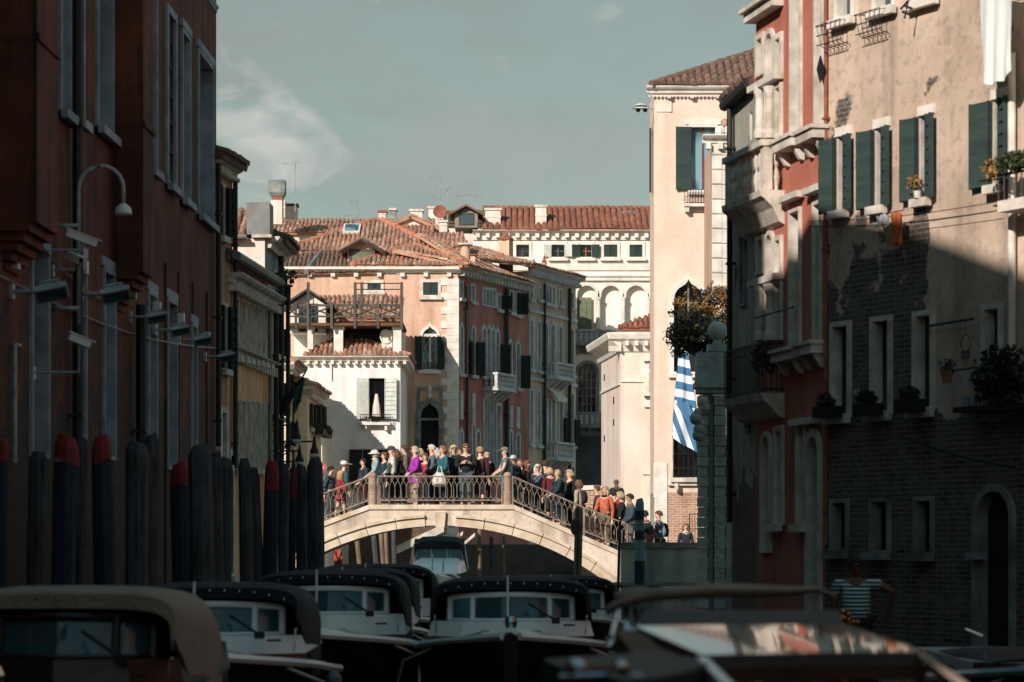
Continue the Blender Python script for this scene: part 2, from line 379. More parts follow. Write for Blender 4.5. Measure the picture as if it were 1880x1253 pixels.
        if sh:
            w2 = sw or (u1 - u0) / 2 - .01; a1, a2 = sh if isinstance(sh, tuple) else (sh, sh)
            yy = y - proud - .03 if max(a1 or 0, a2 or 0) > 20 else y + .03
            if a1 is not None: s.shutter(W, u0, 1, w2, z0 + .02, z1 - .02, a1, sm or shut, 0, yy, srails)
            if a2 is not None: s.shutter(W, u1, -1, w2, z0 + .02, z1 - .02, a2, sm or shut, 0, yy, srails)
        if plants:
            b = G(); b.box(u0 - .05, u1 + .05, y - proud - .32, y - proud - .12, z0 - .05, z0 + .12); bo = b.build('planter', iron if plants != 'pot' else terra, W)
            leaves(G(), ((u0 + u1) / 2, y - proud - .24, z0 + .2), (u1 - u0) * .6, 170, .05, (1, .4, .5)).build('flowers', leafd if plants == 'dark' else leafm, bo, recalc=False)
        return W
    def cornice(s, z, h=.3, proj=.3, u0=None, u1=None, dent=.35, mat=None, name='cornice', y=0.0, dw=.14, dh=.13, prof=None, ends=.0):
        u0 = -ends if u0 is None else u0; u1 = s.len + ends if u1 is None else u1; g = G()
        pr = prof or [(0.004, -h), (-proj * .35, -h), (-proj * .45, -h * .55), (-proj * .8, -h * .42), (-proj, -h * .15), (-proj, 0), (0.004, 0)]
        g.prismx([(y + a, z + b) for a, b in pr], u0, u1)
        if dent:
            n = max(1, int((u1 - u0) / dent))
            for k in range(n):
                x = u0 + (k + .5) * (u1 - u0) / n; g.box(x - dw / 2, x + dw / 2, y - proj * .7, y - .002, z - h - dh, z - h - .003)
        return g.build(name, mat or stone, s.root)
    def band(s, z, h=.15, proj=.06, u0=0, u1=None, mat=None, name='stringcourse', y=0.0):
        return G().box(u0, s.len if u1 is None else u1, y - proj, y - .002 + .008, z, z + h).build(name, mat or stone, s.root)
    def roof(s, O, ud, vd, poly, mat=None, pitch=.175, name='roof', th=.12, lab=None, row=.36):
        """pantile roof plane: origin, unit vectors along the eave and up the slope, outline in (u,v)"""
        return tiled(s.root, O, ud, vd, poly, mat, pitch, name, th, lab, row)
    def roofpts(s, P, mat=None, pitch=.175, name='roof', th=.12, lab=None, row=.36):
        """P: 3-D points of a planar roof, first two along the eave"""
        P = [Vector(p) for p in P]; ud = (P[1] - P[0]).normalized(); n = ud.cross(P[2] - P[1] if len(P) > 2 else P[-1] - P[0]).normalized()
        if n.z < 0: n = -n
        vd = n.cross(ud)
        return tiled(s.root, P[0], ud, vd, [((p - P[0]).dot(ud), (p - P[0]).dot(vd)) for p in P], mat, pitch, name, th, lab, row)
    def pipe(s, px, py0, py1, r=.06, mat=None, off=.12, name='downpipe'):
        u = s.u(px); z0, z1 = s.z(px, py1), s.z(px, py0); g = G(); g.tube([(u, -off, z0), (u, -off, z1)], r, 8)
        z = z0 + .5
        while z < z1:
            g.box(u - r - .02, u + r + .02, -off - r - .01, .0, z - .02, z + .02); z += 2.0
        return g.build(name, mat or iron, s.root)
def tiled(parent, O, ud, vd, poly, mat=None, pitch=.22, name='roof', th=.12, lab=None, row=.42):
    O, ud, vd = Vector(O), Vector(ud), Vector(vd); n = ud.cross(vd); n = n if n.z > 0 else -n
    g = G(); us = [p[0] for p in poly]; P = lambda u, v, h: O + ud * u + vd * v + n * (h + .028 * math.sin(u * 1.1 + 2) * math.sin(v * 1.7 + u * .3))
    top = [P(u, v, 0) for u, v in poly]; bt = [P(u, v, -th) for u, v in poly]; m = len(poly)
    g.add(top + bt, [tuple(range(m)), tuple(range(2 * m - 1, m - 1, -1))] + [(k, k + m, (k + 1) % m + m, (k + 1) % m) for k in range(m)], (.3, .3))
    c0 = int(math.floor(min(us) / pitch)); c1 = int(math.ceil(max(us) / pitch)); rr = random.random() * 50
    for c in range(c0, c1):
        uc = (c + .5) * pitch; vs = []
        for i in range(m):
            (a, va), (b, vb) = poly[i], poly[(i + 1) % m]
            if (a - uc) * (b - uc) < 0: vs.append(va + (vb - va) * (uc - a) / (b - a))
        if len(vs) < 2: continue
        v0, v1 = min(vs), max(vs)
        if v1 - v0 < .05: continue
        k = 0; v = v0 - .05 + random.uniform(-.02, .02)
        while v < v1:
            ve = min(v + row, v1 + .02); j = random.uniform(-.03, .03); wob = random.gauss(0, .009)
            ring = []
            for vv, sc in ((v, 1.12), (ve, .94)):
                for a in range(6):
                    t = math.pi * a / 5
                    ring.append(P(uc + wob - math.cos(t) * pitch * .41 * sc, vv, math.sin(t) * pitch * .50 * sc + (.012 if sc > 1 else -.004) + j * .4))
            g.add(ring, [(a, a + 1, a + 7, a + 6) for a in range(5)] + [tuple(range(6))], ((c * .137 + rr) % 50, (k * .219 + rr) % 50))
            v = ve; k += 1
    return g.build(name, mat or tile, parent, lab, recalc=False)
def ridge(parent, a, b, r=.12, mat=None, name='ridge'):
    a, b = Vector(a), Vector(b); n = max(2, int((b - a).length / .4)); g = G()
    for i in range(n):
        p, q = a.lerp(b, i / n), a.lerp(b, (i + 1) / n); g.tube([p, q], r * 1.1, 8, r * .92)
    return g.build(name, mat or tile, parent)
# ================================================================= setting
WM = NM('canal_water'); wb = WM.math('ADD', WM.math('MULTIPLY', WM.noise(3.2, 4, (1, .45, 1)), .7), WM.math('MULTIPLY', WM.noise(11, 3, (1, .5, 1)), .3))
WM.bump(wb, .55, .12); watm = WM.end((22, 34, 32), .06, 0, .5)
tag(G().add([(-900, -300, 0), (900, -300, 0), (900, 3000, 0), (-900, 3000, 0)], [(0, 1, 2, 3)]).build('canal_water', watm, recalc=False), kind='structure')
pave = M('paving_stone', (150, 144, 134), (112, 108, 102), 1.5, bump=.3)
quay = M('quay_stone', (118, 128, 122), (72, 82, 78), 1.8, bump=.4)
g = G(); g.box(-60, -5.5, 57, 92.0, -1, 1.25); g.box(-60, -4.0, 92.004, 97.5, -1, 1.25); g.box(-60, -7, -30, 56.99, -1, 1.0)
tag(g.build('ground_left_bank', pave), kind='structure')
g = G(); g.box(3.25, 60, 72.3, 140, -1, 1.7); g.box(4.1, 60, 55.5, 72.28, -1, 1.45)
tag(g.build('ground_right_bank', pave), kind='structure')
# ================================================================= left bank: long red palace in shade
reds = plaster('dark_red_render', (136, 62, 32), (84, 40, 26), (20, 17, 18), 1.0, thr=.70, zlo=3.2, zhi=6.6, pscale=1.6, streak=2.6, fine=.35,
               brick=((84, 50, 34), (46, 32, 26), (66, 56, 46)), lime=.3)
f = Fac('palace', 'tall dark red rendered palace with stone framed windows along the left side of the canal', 'palace', 0, 31, 397, 50)
jamb = M('bluish_jamb_stone', (170, 178, 190), (122, 132, 142), 2.2, bump=.3)
for q in ((176, -60, 203, 240), (108, -80, 124, 205), (141, -80, 149, 222), (273, -40, 284, 312), (332, 66, 345, 368), (362, 112, 388, 402)):
    f.win(*q, fw=.07, fm=jamb, pane=glass_b, mull=(1, 3), depth=.5, lintel=.06)
f.win(305, 30, 319, 338, fw=.12, fm=jamb, sh=4, sm=shut_n, depth=.3, label='window with its dark shutters pulled shut')
for q in ((55, 452, 84, 835), (139, 478, 153, 800), (188, 502, 207, 840), (270, 542, 284, 850), (305, 556, 321, 860), (350, 600, 358, 850)):
    f.win(*q, fw=.06, fm=jamb, mull=(1, 4), depth=.45, sill=False, lintel=.04)
f.wall(reds, [(-70, 20.3), (-19.5, 19.95), (-15.5, 19.55), (-10.2, 18.7), (-10.19, 16.6), (-7.2, 16.6), (-7.19, 19.5), (-3.6, 19.5), (-3.59, 18.2), (f.len, 18.2)], u0=-70, depth=3.5)  # unseen roofline, its steps shaped to cast the shadow edge opposite
def breast(px, zc, wd=1.25, pr=.46):
    u = f.u(px); g = G(); g.box(u, u + wd, -pr, -.002, zc, 18.2)
    for k in range(5): g.box(u + .06 * k, u + wd - .06 * k, -pr + .085 * (k + 1), -.002, zc - .11 * (k + 1), zc - .11 * k - .003)
    g.box(u - .012, u + wd + .012, -pr - .03, -.002, zc + 2.2, zc + 2.28)
    g.build('chimney_breast', reds, f.root, 'chimney breast standing out from the wall on stepped corbels')
breast(207, 6.72, 1.0); breast(-2, 6.5, 1.3)
f.pipe(127, -60, 830, .075, iron, .12); f.pipe(243, 560, 850, .085, iron, .14); f.pipe(392, 300, 820, .05, iron, .1)
for px in (302, 326, 352, 378):                    # slim pilaster strips
    u = f.u(px); G().box(u, u + .1, -.035, .004, 1.2, 7.4).build('pilaster_strip', reds, f.root)
f.cornice(13.1, .12, .05, 4, f.len, dent=None, mat=jamb, name='stringcourse')
def onwall(F_, name, label, cat, px, py, off=0.0, group=None):
    u, z = F_.q(px, py); p = F_.A + F_.d * u; n = Vector((F_.d.y, -F_.d.x))
    return thing(name, label, cat, (p.x + n.x * off, p.y + n.y * off, z), math.atan2(F_.d.y, F_.d.x), group)
# things fixed to it
def floodlight(F_, px, py, label, tilt=35, s=1.0, arm=.42):
    t = onwall(F_, 'floodlight', label, 'floodlight', px, py, group='floodlights on the palace wall')
    G().tube([(0, .01, 0), (0, -arm, 0)], .035 * s, 8).box(-.07, .07, -.05, .02, -.09, .09).build('arm', galv, t)
    h = G(); h.box(-.15, .15, -.30, .22, -.05, .05); h.box(-.12, .12, -.22, .12, .051, .11)
    for k in range(6): h.box(-.14 + k * .05, -.125 + k * .05, -.2, .1, .111, .15)
    m = Matrix.Translation((0, -arm - .12, -.02)) @ Matrix.Rotation(R(tilt), 4, 'Y') @ Matrix.Rotation(R(-14), 4, 'X') @ Matrix.Scale(s, 4)
    h.xf(m); H_ = h.build('housing', galv, t)
    G().box(-.12, .12, -.26, .18, -.062, -.052).xf(m).build('lens', glass_b, H_)
    G().box(-.06, .06, -.12, .004, .28, .46).build('junction_box', white, t)
    return t
for i, (px, py, lb) in enumerate(((18, 536, 'floodlight nearest the left edge of the photo under a small white junction box'), (146, 540, 'second floodlight from the left on the red wall, just right of the swan neck lamp'),
        (236, 582, 'floodlight just right of the second dark downpipe on the red wall'), (282, 606, 'small tilted floodlight, fourth along the red wall'),
        (326, 624, 'small tilted floodlight, fifth along the red wall'), (374, 655, 'floodlight at the far corner of the red palace above the stepped wall'))):
    floodlight(f, px, py, lb, s=.8 if i < 2 else .62, arm=.36 if i < 2 else .3)
def camera_box(F_, px, py, label, yaw, L_=.34, off=.45, drop=.1):
    t = onwall(F_, 'security_camera', label, 'security camera', px, py, group='security cameras on the palace wall')
    G().tube([(0, 0, -drop), (0, -off, -drop), (0, -off, 0)], .022, 6).box(-.06, .06, -.03, .01, -drop - .09, -drop + .07).build('bracket', galv, t)
    m = Matrix.Translation((0, -off, .06)) @ Matrix.Rotation(R(yaw), 4, 'Z') @ Matrix.Rotation(R(20), 4, 'Y')
    G().box(-L_ / 2, L_ / 2, -.05, .05, -.05, .04).box(-L_ / 2 - .03, L_ / 2 + .05, -.06, .06, .042, .058).xf(m).build('camera_body', white, t)
    G().box(L_ / 2 + .001, L_ / 2 + .012, -.035, .035, -.035, .03).xf(m).build('lens', glass, t)
camera_box(f, 88, 446, 'white box security camera beside the swan neck lamp on the red wall', -75, .42)
camera_box(f, 95, 482, 'small security camera just under the larger white one on the red wall', -120, .24, .3)
camera_box(f, 60, 634, 'lower security camera on a long arm at mid height of the red wall', -60, .3, .6, .35)
t = onwall(f, 'wall_lamp', 'swan neck wall lamp with a pale shade arching from the dark red wall', 'lamp', 96, 446)
pts = [(0, -.35, -1.1), (0, -.35, .72)] + [(0, -.35 - .30 + .30 * math.cos(math.pi * k / 10), .72 + .30 * math.sin(math.pi * k / 10)) for k in range(1, 11)] + [(0, -.95, .5)]
G().tube(pts, .028, 8).box(-.04, .04, -.36, .0, -.9, -.85).box(-.04, .04, -.36, .0, .2, .25).build('lamp_post', galv, t, smooth=True)
G().lathe([(.03, .12), (.06, .1), (.1, .06), (.115, 0), (.11, -.03)], (0, -.95, .4), 14).build('lamp_shade', white, t, smooth=True)
for a, b, sag in (((-60, 480), (395, 640), .25), ((70, 452), (200, 560), .1)):   # cables along the wall
    g = G()
    (ua, za), (ub, zb) = f.q(*a), f.q(*b)
    g.tube([(ua + (ub - ua) * k / 8, -.05, za + (zb - za) * k / 8 - sag * math.sin(math.pi * k / 8)) for k in range(9)], .014, 4); g.build('cable', galv, f.root)
g = G(); g.tube([(f.u(18), -.06, f.z(18, 850)), (f.u(18), -.06, f.z(18, 632)), (f.u(27), -.06, f.z(18, 632))], .03, 6)
g.build('cable', galv, f.root)
# ---- second house, seen between the palace and the low row
peach = plaster('peach_render', (214, 140, 104), (190, 116, 84), (120, 72, 54), .5, streak=2.5)
f = Fac('town_house', 'narrow peach house with near black shutters squeezed behind the red palace', 'house', 397, 50.4, 427, 51.6)
f.win(403, 342, 411, 434, sh=(170, 165), sm=shut_n, sw=.2, fw=.05, mull=None, proud=.03)
f.win(407, 562, 415, 678, sh=(170, 165), sm=shut_n, sw=.22, fw=.05, mull=None, proud=.03)
f.win(404, 757, 413, 850, fw=.1, mull=None)
f.wall(peach, f.z(420, 322), u0=-.6, depth=5)
f.cornice(f.z(420, 305), .22, .22, -.4, f.len + .06, dent=.14, dw=.06, dh=.08)
zt = f.z(420, 305); f.roofpts([(-.5, -.3, zt + .05), (f.len + .12, -.3, zt + .05), (f.len + .12, 2.2, zt + .9), (-.5, 2.2, zt + .9)], tile_d)
G().box(-.45, f.len + .02, -.12, 2, zt + .004, zt + .16).build('parapet', lead, f.root)
f.pipe(426, 335, 860, .05, iron, .07)
# ---- low row with orange streaks
streaky = plaster('streaked_render', (255, 194, 132), (240, 156, 96), (196, 84, 40), 1.0, streak=5.5, fine=.3)
f = Fac('row_house', 'low orange streaked house with closely set tall windows and carved eaves on the left bank', 'house', 426, 51.65, 500, 56.5)
for a, b in ((430, 435), (441, 446), (451, 455), (460, 464), (469, 473), (478, 482), (487, 491)):
    dx = (a - 430)
    f.win(a, 548 + dx * .45, b, 655 + dx * .22, fw=.015, mull=(0, 1), pane=glass_b, depth=.12)
    f.win(a, 735 + dx * .1, b, 862, fw=.015, mull=None, pane=glass_b, depth=.14)
f.win(407, 660, 424, 860, fw=.1, hole=False, mull=None, uv=(-.35, -.05, 2.0, 4.4))
f.wall(streaky, f.z(460, 520), u0=-.5, depth=5)
zc = f.z(460, 520) - .05
f.cornice(zc, .2, .3, -.5, f.len + .1, dent=.24, dw=.1, dh=.16)
f.cornice(f.z(460, 652), .1, .2, -.1, f.len, dent=.3, dw=.08, dh=.2, name='sill_band')
f.roofpts([(-.6, -.1, zc + .34), (f.len + .15, -.1, zc + .34), (f.len + .15, 2.5, zc + 1.3), (-.6, 2.5, zc + 1.3)], tile_d)
G().tube([(-.6, -.2, zc + .33), (f.len + .2, -.2, zc + .33)], .09, 8).build('gutter', lead, f.root)
G().box(-.5, f.len, .1, 2.3, zc + .004, zc + .32).build('attic_wall', streaky, f.root)
f.pipe(499, 560, 870, .06, iron, .1); f.pipe(489, 560, 870, .04, lead, .08)
leaves(G(), (f.len + .1, -.25, zc + .45), .28, 120, .06).build('roof_weeds', leafm, f.root, recalc=False)
# ---- white gabled block with the blue-grey front behind it
greyfr = plaster('blue_grey_render', (150, 166, 170), (126, 144, 150), (84, 98, 104), .5, streak=3)
whiter = plaster('white_render', (236, 224, 214), (222, 206, 194), (170, 150, 136), .25, streak=2)
f = Fac('grey_house', 'blue grey fronted house with white gable wall and zinc clad roof corner', 'house', 489, 57.5, 516, 60.4)
for a, b, c, d in ((500, 506, 500, 548), (509, 512, 520, 560), (500, 506, 600, 650), (509, 512, 610, 655), (500, 506, 700, 760), (509, 512, 705, 765)):
    f.win(a, c, b, d, fw=.06, mull=(0, 1), sh=(None, 150), sm=shut_n, sw=.25, depth=.1)
zg = f.z(495, 455)
f.wall(greyfr, zg, depth=4.2)
f.cornice(zg + .18, .26, .3, -.02, f.len + .1, dent=None)
G().box(-.12, -.004, .02, 4.6, .8, zg + .12).build('gable_wall', whiter, f.root)
G().box(-.2, .5, -.1, .42, zg + .2, zg + .92).build('zinc_cladding', lead, f.root)
G().box(-.24, .55, -.14, .3, zg + .13, zg + .196).build('coping', stone, f.root)
f.roofpts([(-.3, 4.8, zg + .16), (-.3, .43, zg + .16), (1.0, .43, zg + .9), (1.0, 4.8, zg + .9)], tile)
G().tube([(-.38, 4.8, zg + .13), (-.38, .4, zg + .13)], .05, 8).build('gutter', lead, f.root)
f.roofpts([(.6, -.4, zg + .22), (f.len + .2, -.4, zg + .22), (f.len + .2, 1.6, zg + .9), (.6, 1.6, zg + .9)], tile_d)
f.pipe(505, 470, 860, .07, iron, .14); f.pipe(513, 540, 860, .05, iron, .2)
# ================================================================= far left: cream houses round the corner
cream = plaster('cream_render', (234, 212, 176), (222, 194, 156), (172, 144, 112), .4, streak=3)
def cornerhouse(name, label, pxa, pxb, Yf, pxc, Yb, ytop, wins, roofc, cyc):
    xb = X(pxb, Yf)
    f = Fac(name, label, 'house', pxb, Yf, pxc, Yb)   # canal side
    for q in wins: f.win(*q, fw=.06, sh=(170, 165), sm=shut_n, sw=.28, mull=None, proud=.03, depth=.12)
    z = Z(ytop, Yf); f.wall(cream, z, depth=.3)
    a = X(pxa, Yf); wl = xb - a
    m = Matrix.Rotation(-math.atan2(f.d.y, f.d.x), 4, 'Z')
    g = G(); g.box(-wl, -.004, .01, 5, .9, z - .006); g.xf(m); g.build('front_wall', cream, f.root)
    g = G(); g.prismx([(.0, z - .2), (-.1, z - .2), (-.28, z - .06), (-.28, z + .04), (0, z + .04)], -wl - .1, .25); g.xf(m); g.build('front_cornice', stone, f.root)
    f.cornice(z + .03, .22, .26, .0, f.len, dent=.3)
    f.roofpts([(-.25, -.3, z + .08), (f.len, -.3, z + .08), (f.len, 2.5, z + 1.0), (-.25, 2.5, z + 1.0)], roofc)
    return f
cornerhouse('corner_house', 'cream corner house with thin shuttered windows behind the hanging flags', 500, 527, 82, 545, 86, 667, [(533, 690, 536, 730), (539, 692, 542, 732), (533, 775, 536, 820), (539, 776, 542, 820)], tile, 0)
f = cornerhouse('corner_house', 'smaller cream house with window box beside the white house', 540, 564, 84, 590, 90, 712, [(569, 742, 573, 786), (578, 744, 582, 787), (586, 745, 589, 788), (570, 835, 574, 880)], tile, 0)
u = f.u(578); z = f.z(578, 795)
b = G().box(u - 1.6, u + 2.3, -.42, -.15, z - .1, z + .08).build('planter', iron, f.root); leaves(G(), (u + .4, -.3, z + .1), 1.9, 260, .09, (1, .12, .1)).build('flowers', leafm, b, recalc=False)
# ================================================================= white house with roof terrace
f = Fac('white_house', 'white rendered house with a timber roof terrace behind the left end of the bridge', 'house', 505, 90.5, 735, 90.5)
whites = plaster('chalk_render', (240, 238, 238), (226, 222, 222), (168, 156, 148), .4, streak=2.4, fine=.25)
W = f.win(677, 694, 707, 771, fw=0, sh=(172, 172), sm=shut_p, sw=.42, mull=None, srails=9)
G().lathe([(.16, 0), (.13, .35), (.05, .8)], (f.u(691), .12, f.z(691, 765)), 8).build('curtain', whiter, W)
f.win(665, 825, 716, 900, fw=.02, sh=(165, None), sm=shut_n, sw=.45, mull=None, name='door', sill=False)
f.wall(whites, Z(662, 90.5), depth=6)
z = Z(655, 90.5); f.cornice(z, .16, .32, -.1, f.len + .3, dent=.27, dw=.11, dh=.12, mat=stone_w)
g = G(); g.box(f.len + .005, f.len + .3, -.02, 5.5, z - .16, z); 
for k in range(14): g.box(f.len + .005, f.len + .2, .2 + k * .36, .32 + k * .36, z - .28, z - .163)
g.build('side_cornice', stone_w, f.root)
wl = f.len; zb = z + .05
f.roofpts([(1.0, -.28, zb), (wl + .25, -.28, zb), (wl - 1.3, 1.1, zb + .62), (1.9, 1.1, zb + .62)], tile, lab='tiled skirt roof below the terrace')
f.roofpts([(wl + .3, -.25, zb), (wl + .3, 5, zb), (wl - 1.3, 5, zb + .62), (wl - 1.3, 1.1, zb + .62)], tile)
G().box(2.0, wl - .2, 1.3, 1.6, z, Z(598, 90.5)).build('loggia_back_wall', glass, f.root)
for px0, px1 in ((613, 630), (722, 737), (565, 575)):
    a, c = f.u(px0), f.u(px1); g = G(); g.box(a, c, -.1, .22, z - .01 if px0 != 565 else zb + .2, Z(600, 90.5) - .12); g.box(a - .04, c + .04, -.14, .26, Z(600, 90.5) - .118, Z(600, 90.5)); g.build('pillar', stone_w, f.root)
b = G().box(f.u(700), wl - .3, .3, 1.25, zb + .05, Z(605, 90.5)).build('loggia_end_wall', whiter, f.root)
o_ = [(math.cos(2 * math.pi * k / 14) * .22 + f.u(708), Z(617, 90.5) + math.sin(2 * math.pi * k / 14) * .26) for k in range(14)]
G().ring(o_, [(f.u(708) + (p[0] - f.u(708)) * .8, Z(617, 90.5) + (p[1] - Z(617, 90.5)) * .8) for p in o_], .24, .296).build('round_window', stone_w, b)
# timber terrace
zd = Z(600, 90.5); zr = Z(562, 90.5); g = G(); x0, x1 = f.u(526), f.u(741)
g.box(x0, x1, -.35, 2.6, zd + .004, zd + .1); b = g.build('terrace_deck', brownwood, f.root)
g = G()
for yy in (-.35,):
    g.box(x0, x1, yy, yy + .06, zr - .05, zr + .03); g.box(x0, x1, yy + .01, yy + .05, zd + .3, zd + .36)
for i, px in enumerate((529, 545, 567, 610, 653, 695, 738)):
    xx = f.u(px); g.box(xx - .045, xx + .045, -.42, -.352, zd - .1, zr + .1)
    if i < 6:
        xn = f.u((529, 545, 567, 610, 653, 695, 738)[i + 1])
        for (a, b2) in (((xx, zd + .36), (xn, zr - .05)), ((xx, zr - .05), (xn, zd + .36))): g.tube([(a[0], -.31, a[1]), (b2[0], -.31, b2[1])], .028, 4)
for px in (567, 653, 665, 738): xx = f.u(px); g.box(xx - .05, xx + .05, -.3, -.2, zd, Z(520, 90.5))
for py in (522, 533): g.tube([(f.u(653), -.25, Z(py, 90.5)), (f.u(738), -.25, Z(py, 90.5))], .02, 4)
g.build('terrace_railing', oldwood, f.root)
# upper attic with tiled roof behind the terrace
ya = 1.75; za = Z(577, 90.5); g = G().box(f.u(532), f.u(733), ya, 5.5, z, za).build('attic_wall', whiter, f.root)
f.roofpts([(f.u(540), 1.5, za + .0), (f.u(733), 1.5, za), (f.u(733), 4.2, Z(535, 90.5) + .2), (f.u(540), 4.2, Z(535, 90.5) + .2)], tile)
g = G(); dm = f.u(562); zt = Z(548, 90.5)
g.prism([(dm - .62, za - .6), (dm + .62, za - .6), (dm + .62, zt - .12), (dm, zt + .3), (dm - .62, zt - .12)], .95, 2.6)
D = g.build('dormer', whiter, f.root)
G().box(dm - .35, dm + .35, .93, .948, za - .55, zt - .1).build('pane', glass, D)
g = G()
for s_ in (-1, 1): g.add([(dm, .55, zt + .42), (dm + s_ * .95, .55, zt - .2), (dm + s_ * .95, 2.6, zt - .2), (dm, 2.6, zt + .42), (dm, .55, zt + .34), (dm + s_ * .95, .55, zt - .28), (dm + s_ * .95, 2.6, zt - .28), (dm, 2.6, zt + .34)], [(0, 1, 2, 3), (4, 7, 6, 5), (0, 4, 5, 1), (1, 5, 6, 2), (3, 2, 6, 7)])
g.build('dormer_roof', oldwood, D)
G().tube([(f.u(528), -.5, Z(700, 90.5)), (f.u(528), -.5, Z(500, 90.5))], .02, 5).build('mast', galv, f.root)
G().tube([(f.u(610), -.03, z - .2), (f.u(610), -.03, Z(700, 90.5))], .012, 4).build('cable', iron, f.root)
# iron balcony of the white house
g = G(); a, c = f.u(663), f.u(717); zz = Z(775, 90.5)
g.box(a, c, -.32, -.002, zz - .12, zz - .02)
for xx in (a + .12, c - .2): g.box(xx, xx + .09, -.26, -.004, zz - .3, zz - .123)
B = g.build('balcony', stone_w, f.root); g = G()
for yy in (0, .2): g.tube([(a, -.3, zz + .05 + yy), (c, -.3, zz + .05 + yy)], .012, 4)
for k in range(15): xx = a + (c - a) * k / 14; g.tube([(xx, -.3, zz), (xx, -.3, zz + .26)], .009, 4)
g.build('railing', iron, B); leaves(G(), ((a + c) / 2, -.25, zz + .1), .55, 150, .045, (1, .2, .2)).build('flowers', leafd, B, recalc=False)
# ================================================================= salmon corner palace (front)
salm = plaster('salmon_render', (228, 184, 156), (214, 164, 136), (166, 118, 94), .5, streak=2.4, fine=.4, patch=1)
Yp = 97
f = Fac('corner_palace', 'salmon rendered corner palace with white quoins and hipped tile roof', 'palace', 505, Yp, 841, Yp)
f.win(776, 518, 805, 543, fw=.1, sh=2, sm=shut, mull=None, srails=1)
f.win(674, 520, 700, 534, fw=.1, sh=2, sm=shut, mull=None, srails=1)
W = f.win(775, 598, 804, 679, 'ogee', fw=.09, mull=None, sh=None, pane=glass_b, fm=stone_w)
u0_, u1_ = f.u(775), f.u(804)
z0_, z1_ = f.z(790, 679), f.z(790, 619)
f.shutter(W, u0_, 1, .26, z0_, z1_, 168, shut, 0, -.09, 8); f.shutter(W, u1_, -1, .26, z0_, z1_, 168, shut, 0, -.09, 8)
G().box(u0_ + .02, u1_ - .02, .02, .1, z1_, z1_ + .12).box((u0_ + u1_) / 2 - .04, (u0_ + u1_) / 2 + .04, .02, .1, z0_, z1_).build('transom', stone_w, W)
g = G()
for k in range(9):
    for s_ in (-1, 1):
        xa = u0_ + .04 + k * .065; g.tube([(xa, -.02, z0_), (xa + s_ * .12, -.02, z0_ + .28)], .008, 4)
g.build('lattice', brownwood, W)
W = f.win(772, 738, 806, 900, 'ogee', fw=.2, fm=stone_g, mull=None, pane=shut_n, name='door', sill=False, depth=.3)
G().box(f.u(772) + .02, f.u(806) - .02, .02, .22, f.z(789, 772), f.z(789, 768)).build('transom', stone_g, W)
u0_, u1_ = f.u(766), f.u(813); g = G(); g.ring([(u0_, 1.2), (u1_, 1.2), (u1_, f.z(789, 711)), (u0_, f.z(789, 711))], [(u0_ + .1, 1.3), (u1_ - .1, 1.3), (u1_ - .1, f.z(789, 711) - .1), (u0_ + .1, f.z(789, 711) - .1)], -.07, .004)
g.build('door_surround', stone_g, W)
zt = f.z(789, 738); G().lathe([(.04, 0), (.09, .1), (.05, .2), (.1, .35), (.03, .5), (.02, .55)], (f.u(789), -.06, zt + .12), 8).build('finial', stone_w, W)
ze = Z(503, Yp)
f.wall(salm, ze, depth=7)
f.cornice(ze + .14, .12, .25, -.0, f.len + .1, dent=.8, dw=.16, dh=.14, mat=stone_w)
G().box(0, f.len + .05, -.3, .1, ze + .142, ze + .24).build('fascia', stone_w, f.root)
g = G(); zq = .8
k = 0
while zq < ze - .2:
    h = .27; wq = .44 if k % 2 else .22
    g.box(f.len - wq - .2, f.len + .03, -.045, .01, zq + .004, zq + h - .004); zq += h; k += 1
g.build('quoins', stone_w, f.root)
# roofs of the salmon palace
zr0 = ze + .32; L_ = f.len
def W2(px, py, dy): Yq = Yp + dy; return (X(px, Yq) - f.A.x, dy, Z(py, Yq))
a, b, c = (X(648, Yp) - f.A.x, -.3, zr0), (L_ + .35, -.3, zr0), W2(757, 449, 3.2)
f.roofpts([a, b, c], tile, lab='hipped tile roof over the quoined corner')
ridge(f.root, a, c); ridge(f.root, b, c)
f.roofpts([b, (L_ + 2.3, 5.2, zr0 + .0), (c[0] + 2.2, 6.4, c[2]), c], tile)
p0, p1 = W2(508, 501, -.2), W2(700, 497, -.2)
q0, q1 = W2(530, 462, 2.2), W2(700, 455, 2.2)
f.roofpts([p0, p1, (p1[0], 2.2, q0[2]), (q0[0] - .4, 2.2, q0[2])], tile_d, row=.38)
r0, r1 = (q0[0] - .3, 2.4, q0[2] + .08), (W2(772, 470, 2.4)[0], 2.4, q0[2] + .08)
s0, s1 = W2(690, 404, 6.0), W2(700, 404, 6.0)
f.roofpts([r0, (W2(815, 470, 2.4)[0], 2.4, r0[2]), s1, s0], tile, lab='broad upper roof with a skylight')
ridge(f.root, r0, s0); ridge(f.root, (W2(815, 470, 2.4)[0], 2.4, r0[2]), s1, .14)
f.roofpts([(s1[0] + 3, 6, zr0 + .6), (s1[0] + 3, 9, zr0 + .6), s1], tile)
# dark valley gutter
g = G(); A_ = W2(562, 500, -.3); B_ = W2(590, 463, 2.1); g.tube([A_, ((A_[0] + B_[0]) / 2, .9, (A_[2] + B_[2]) / 2 + .02), B_], .11, 6); g.build('gutter', lead, f.root)
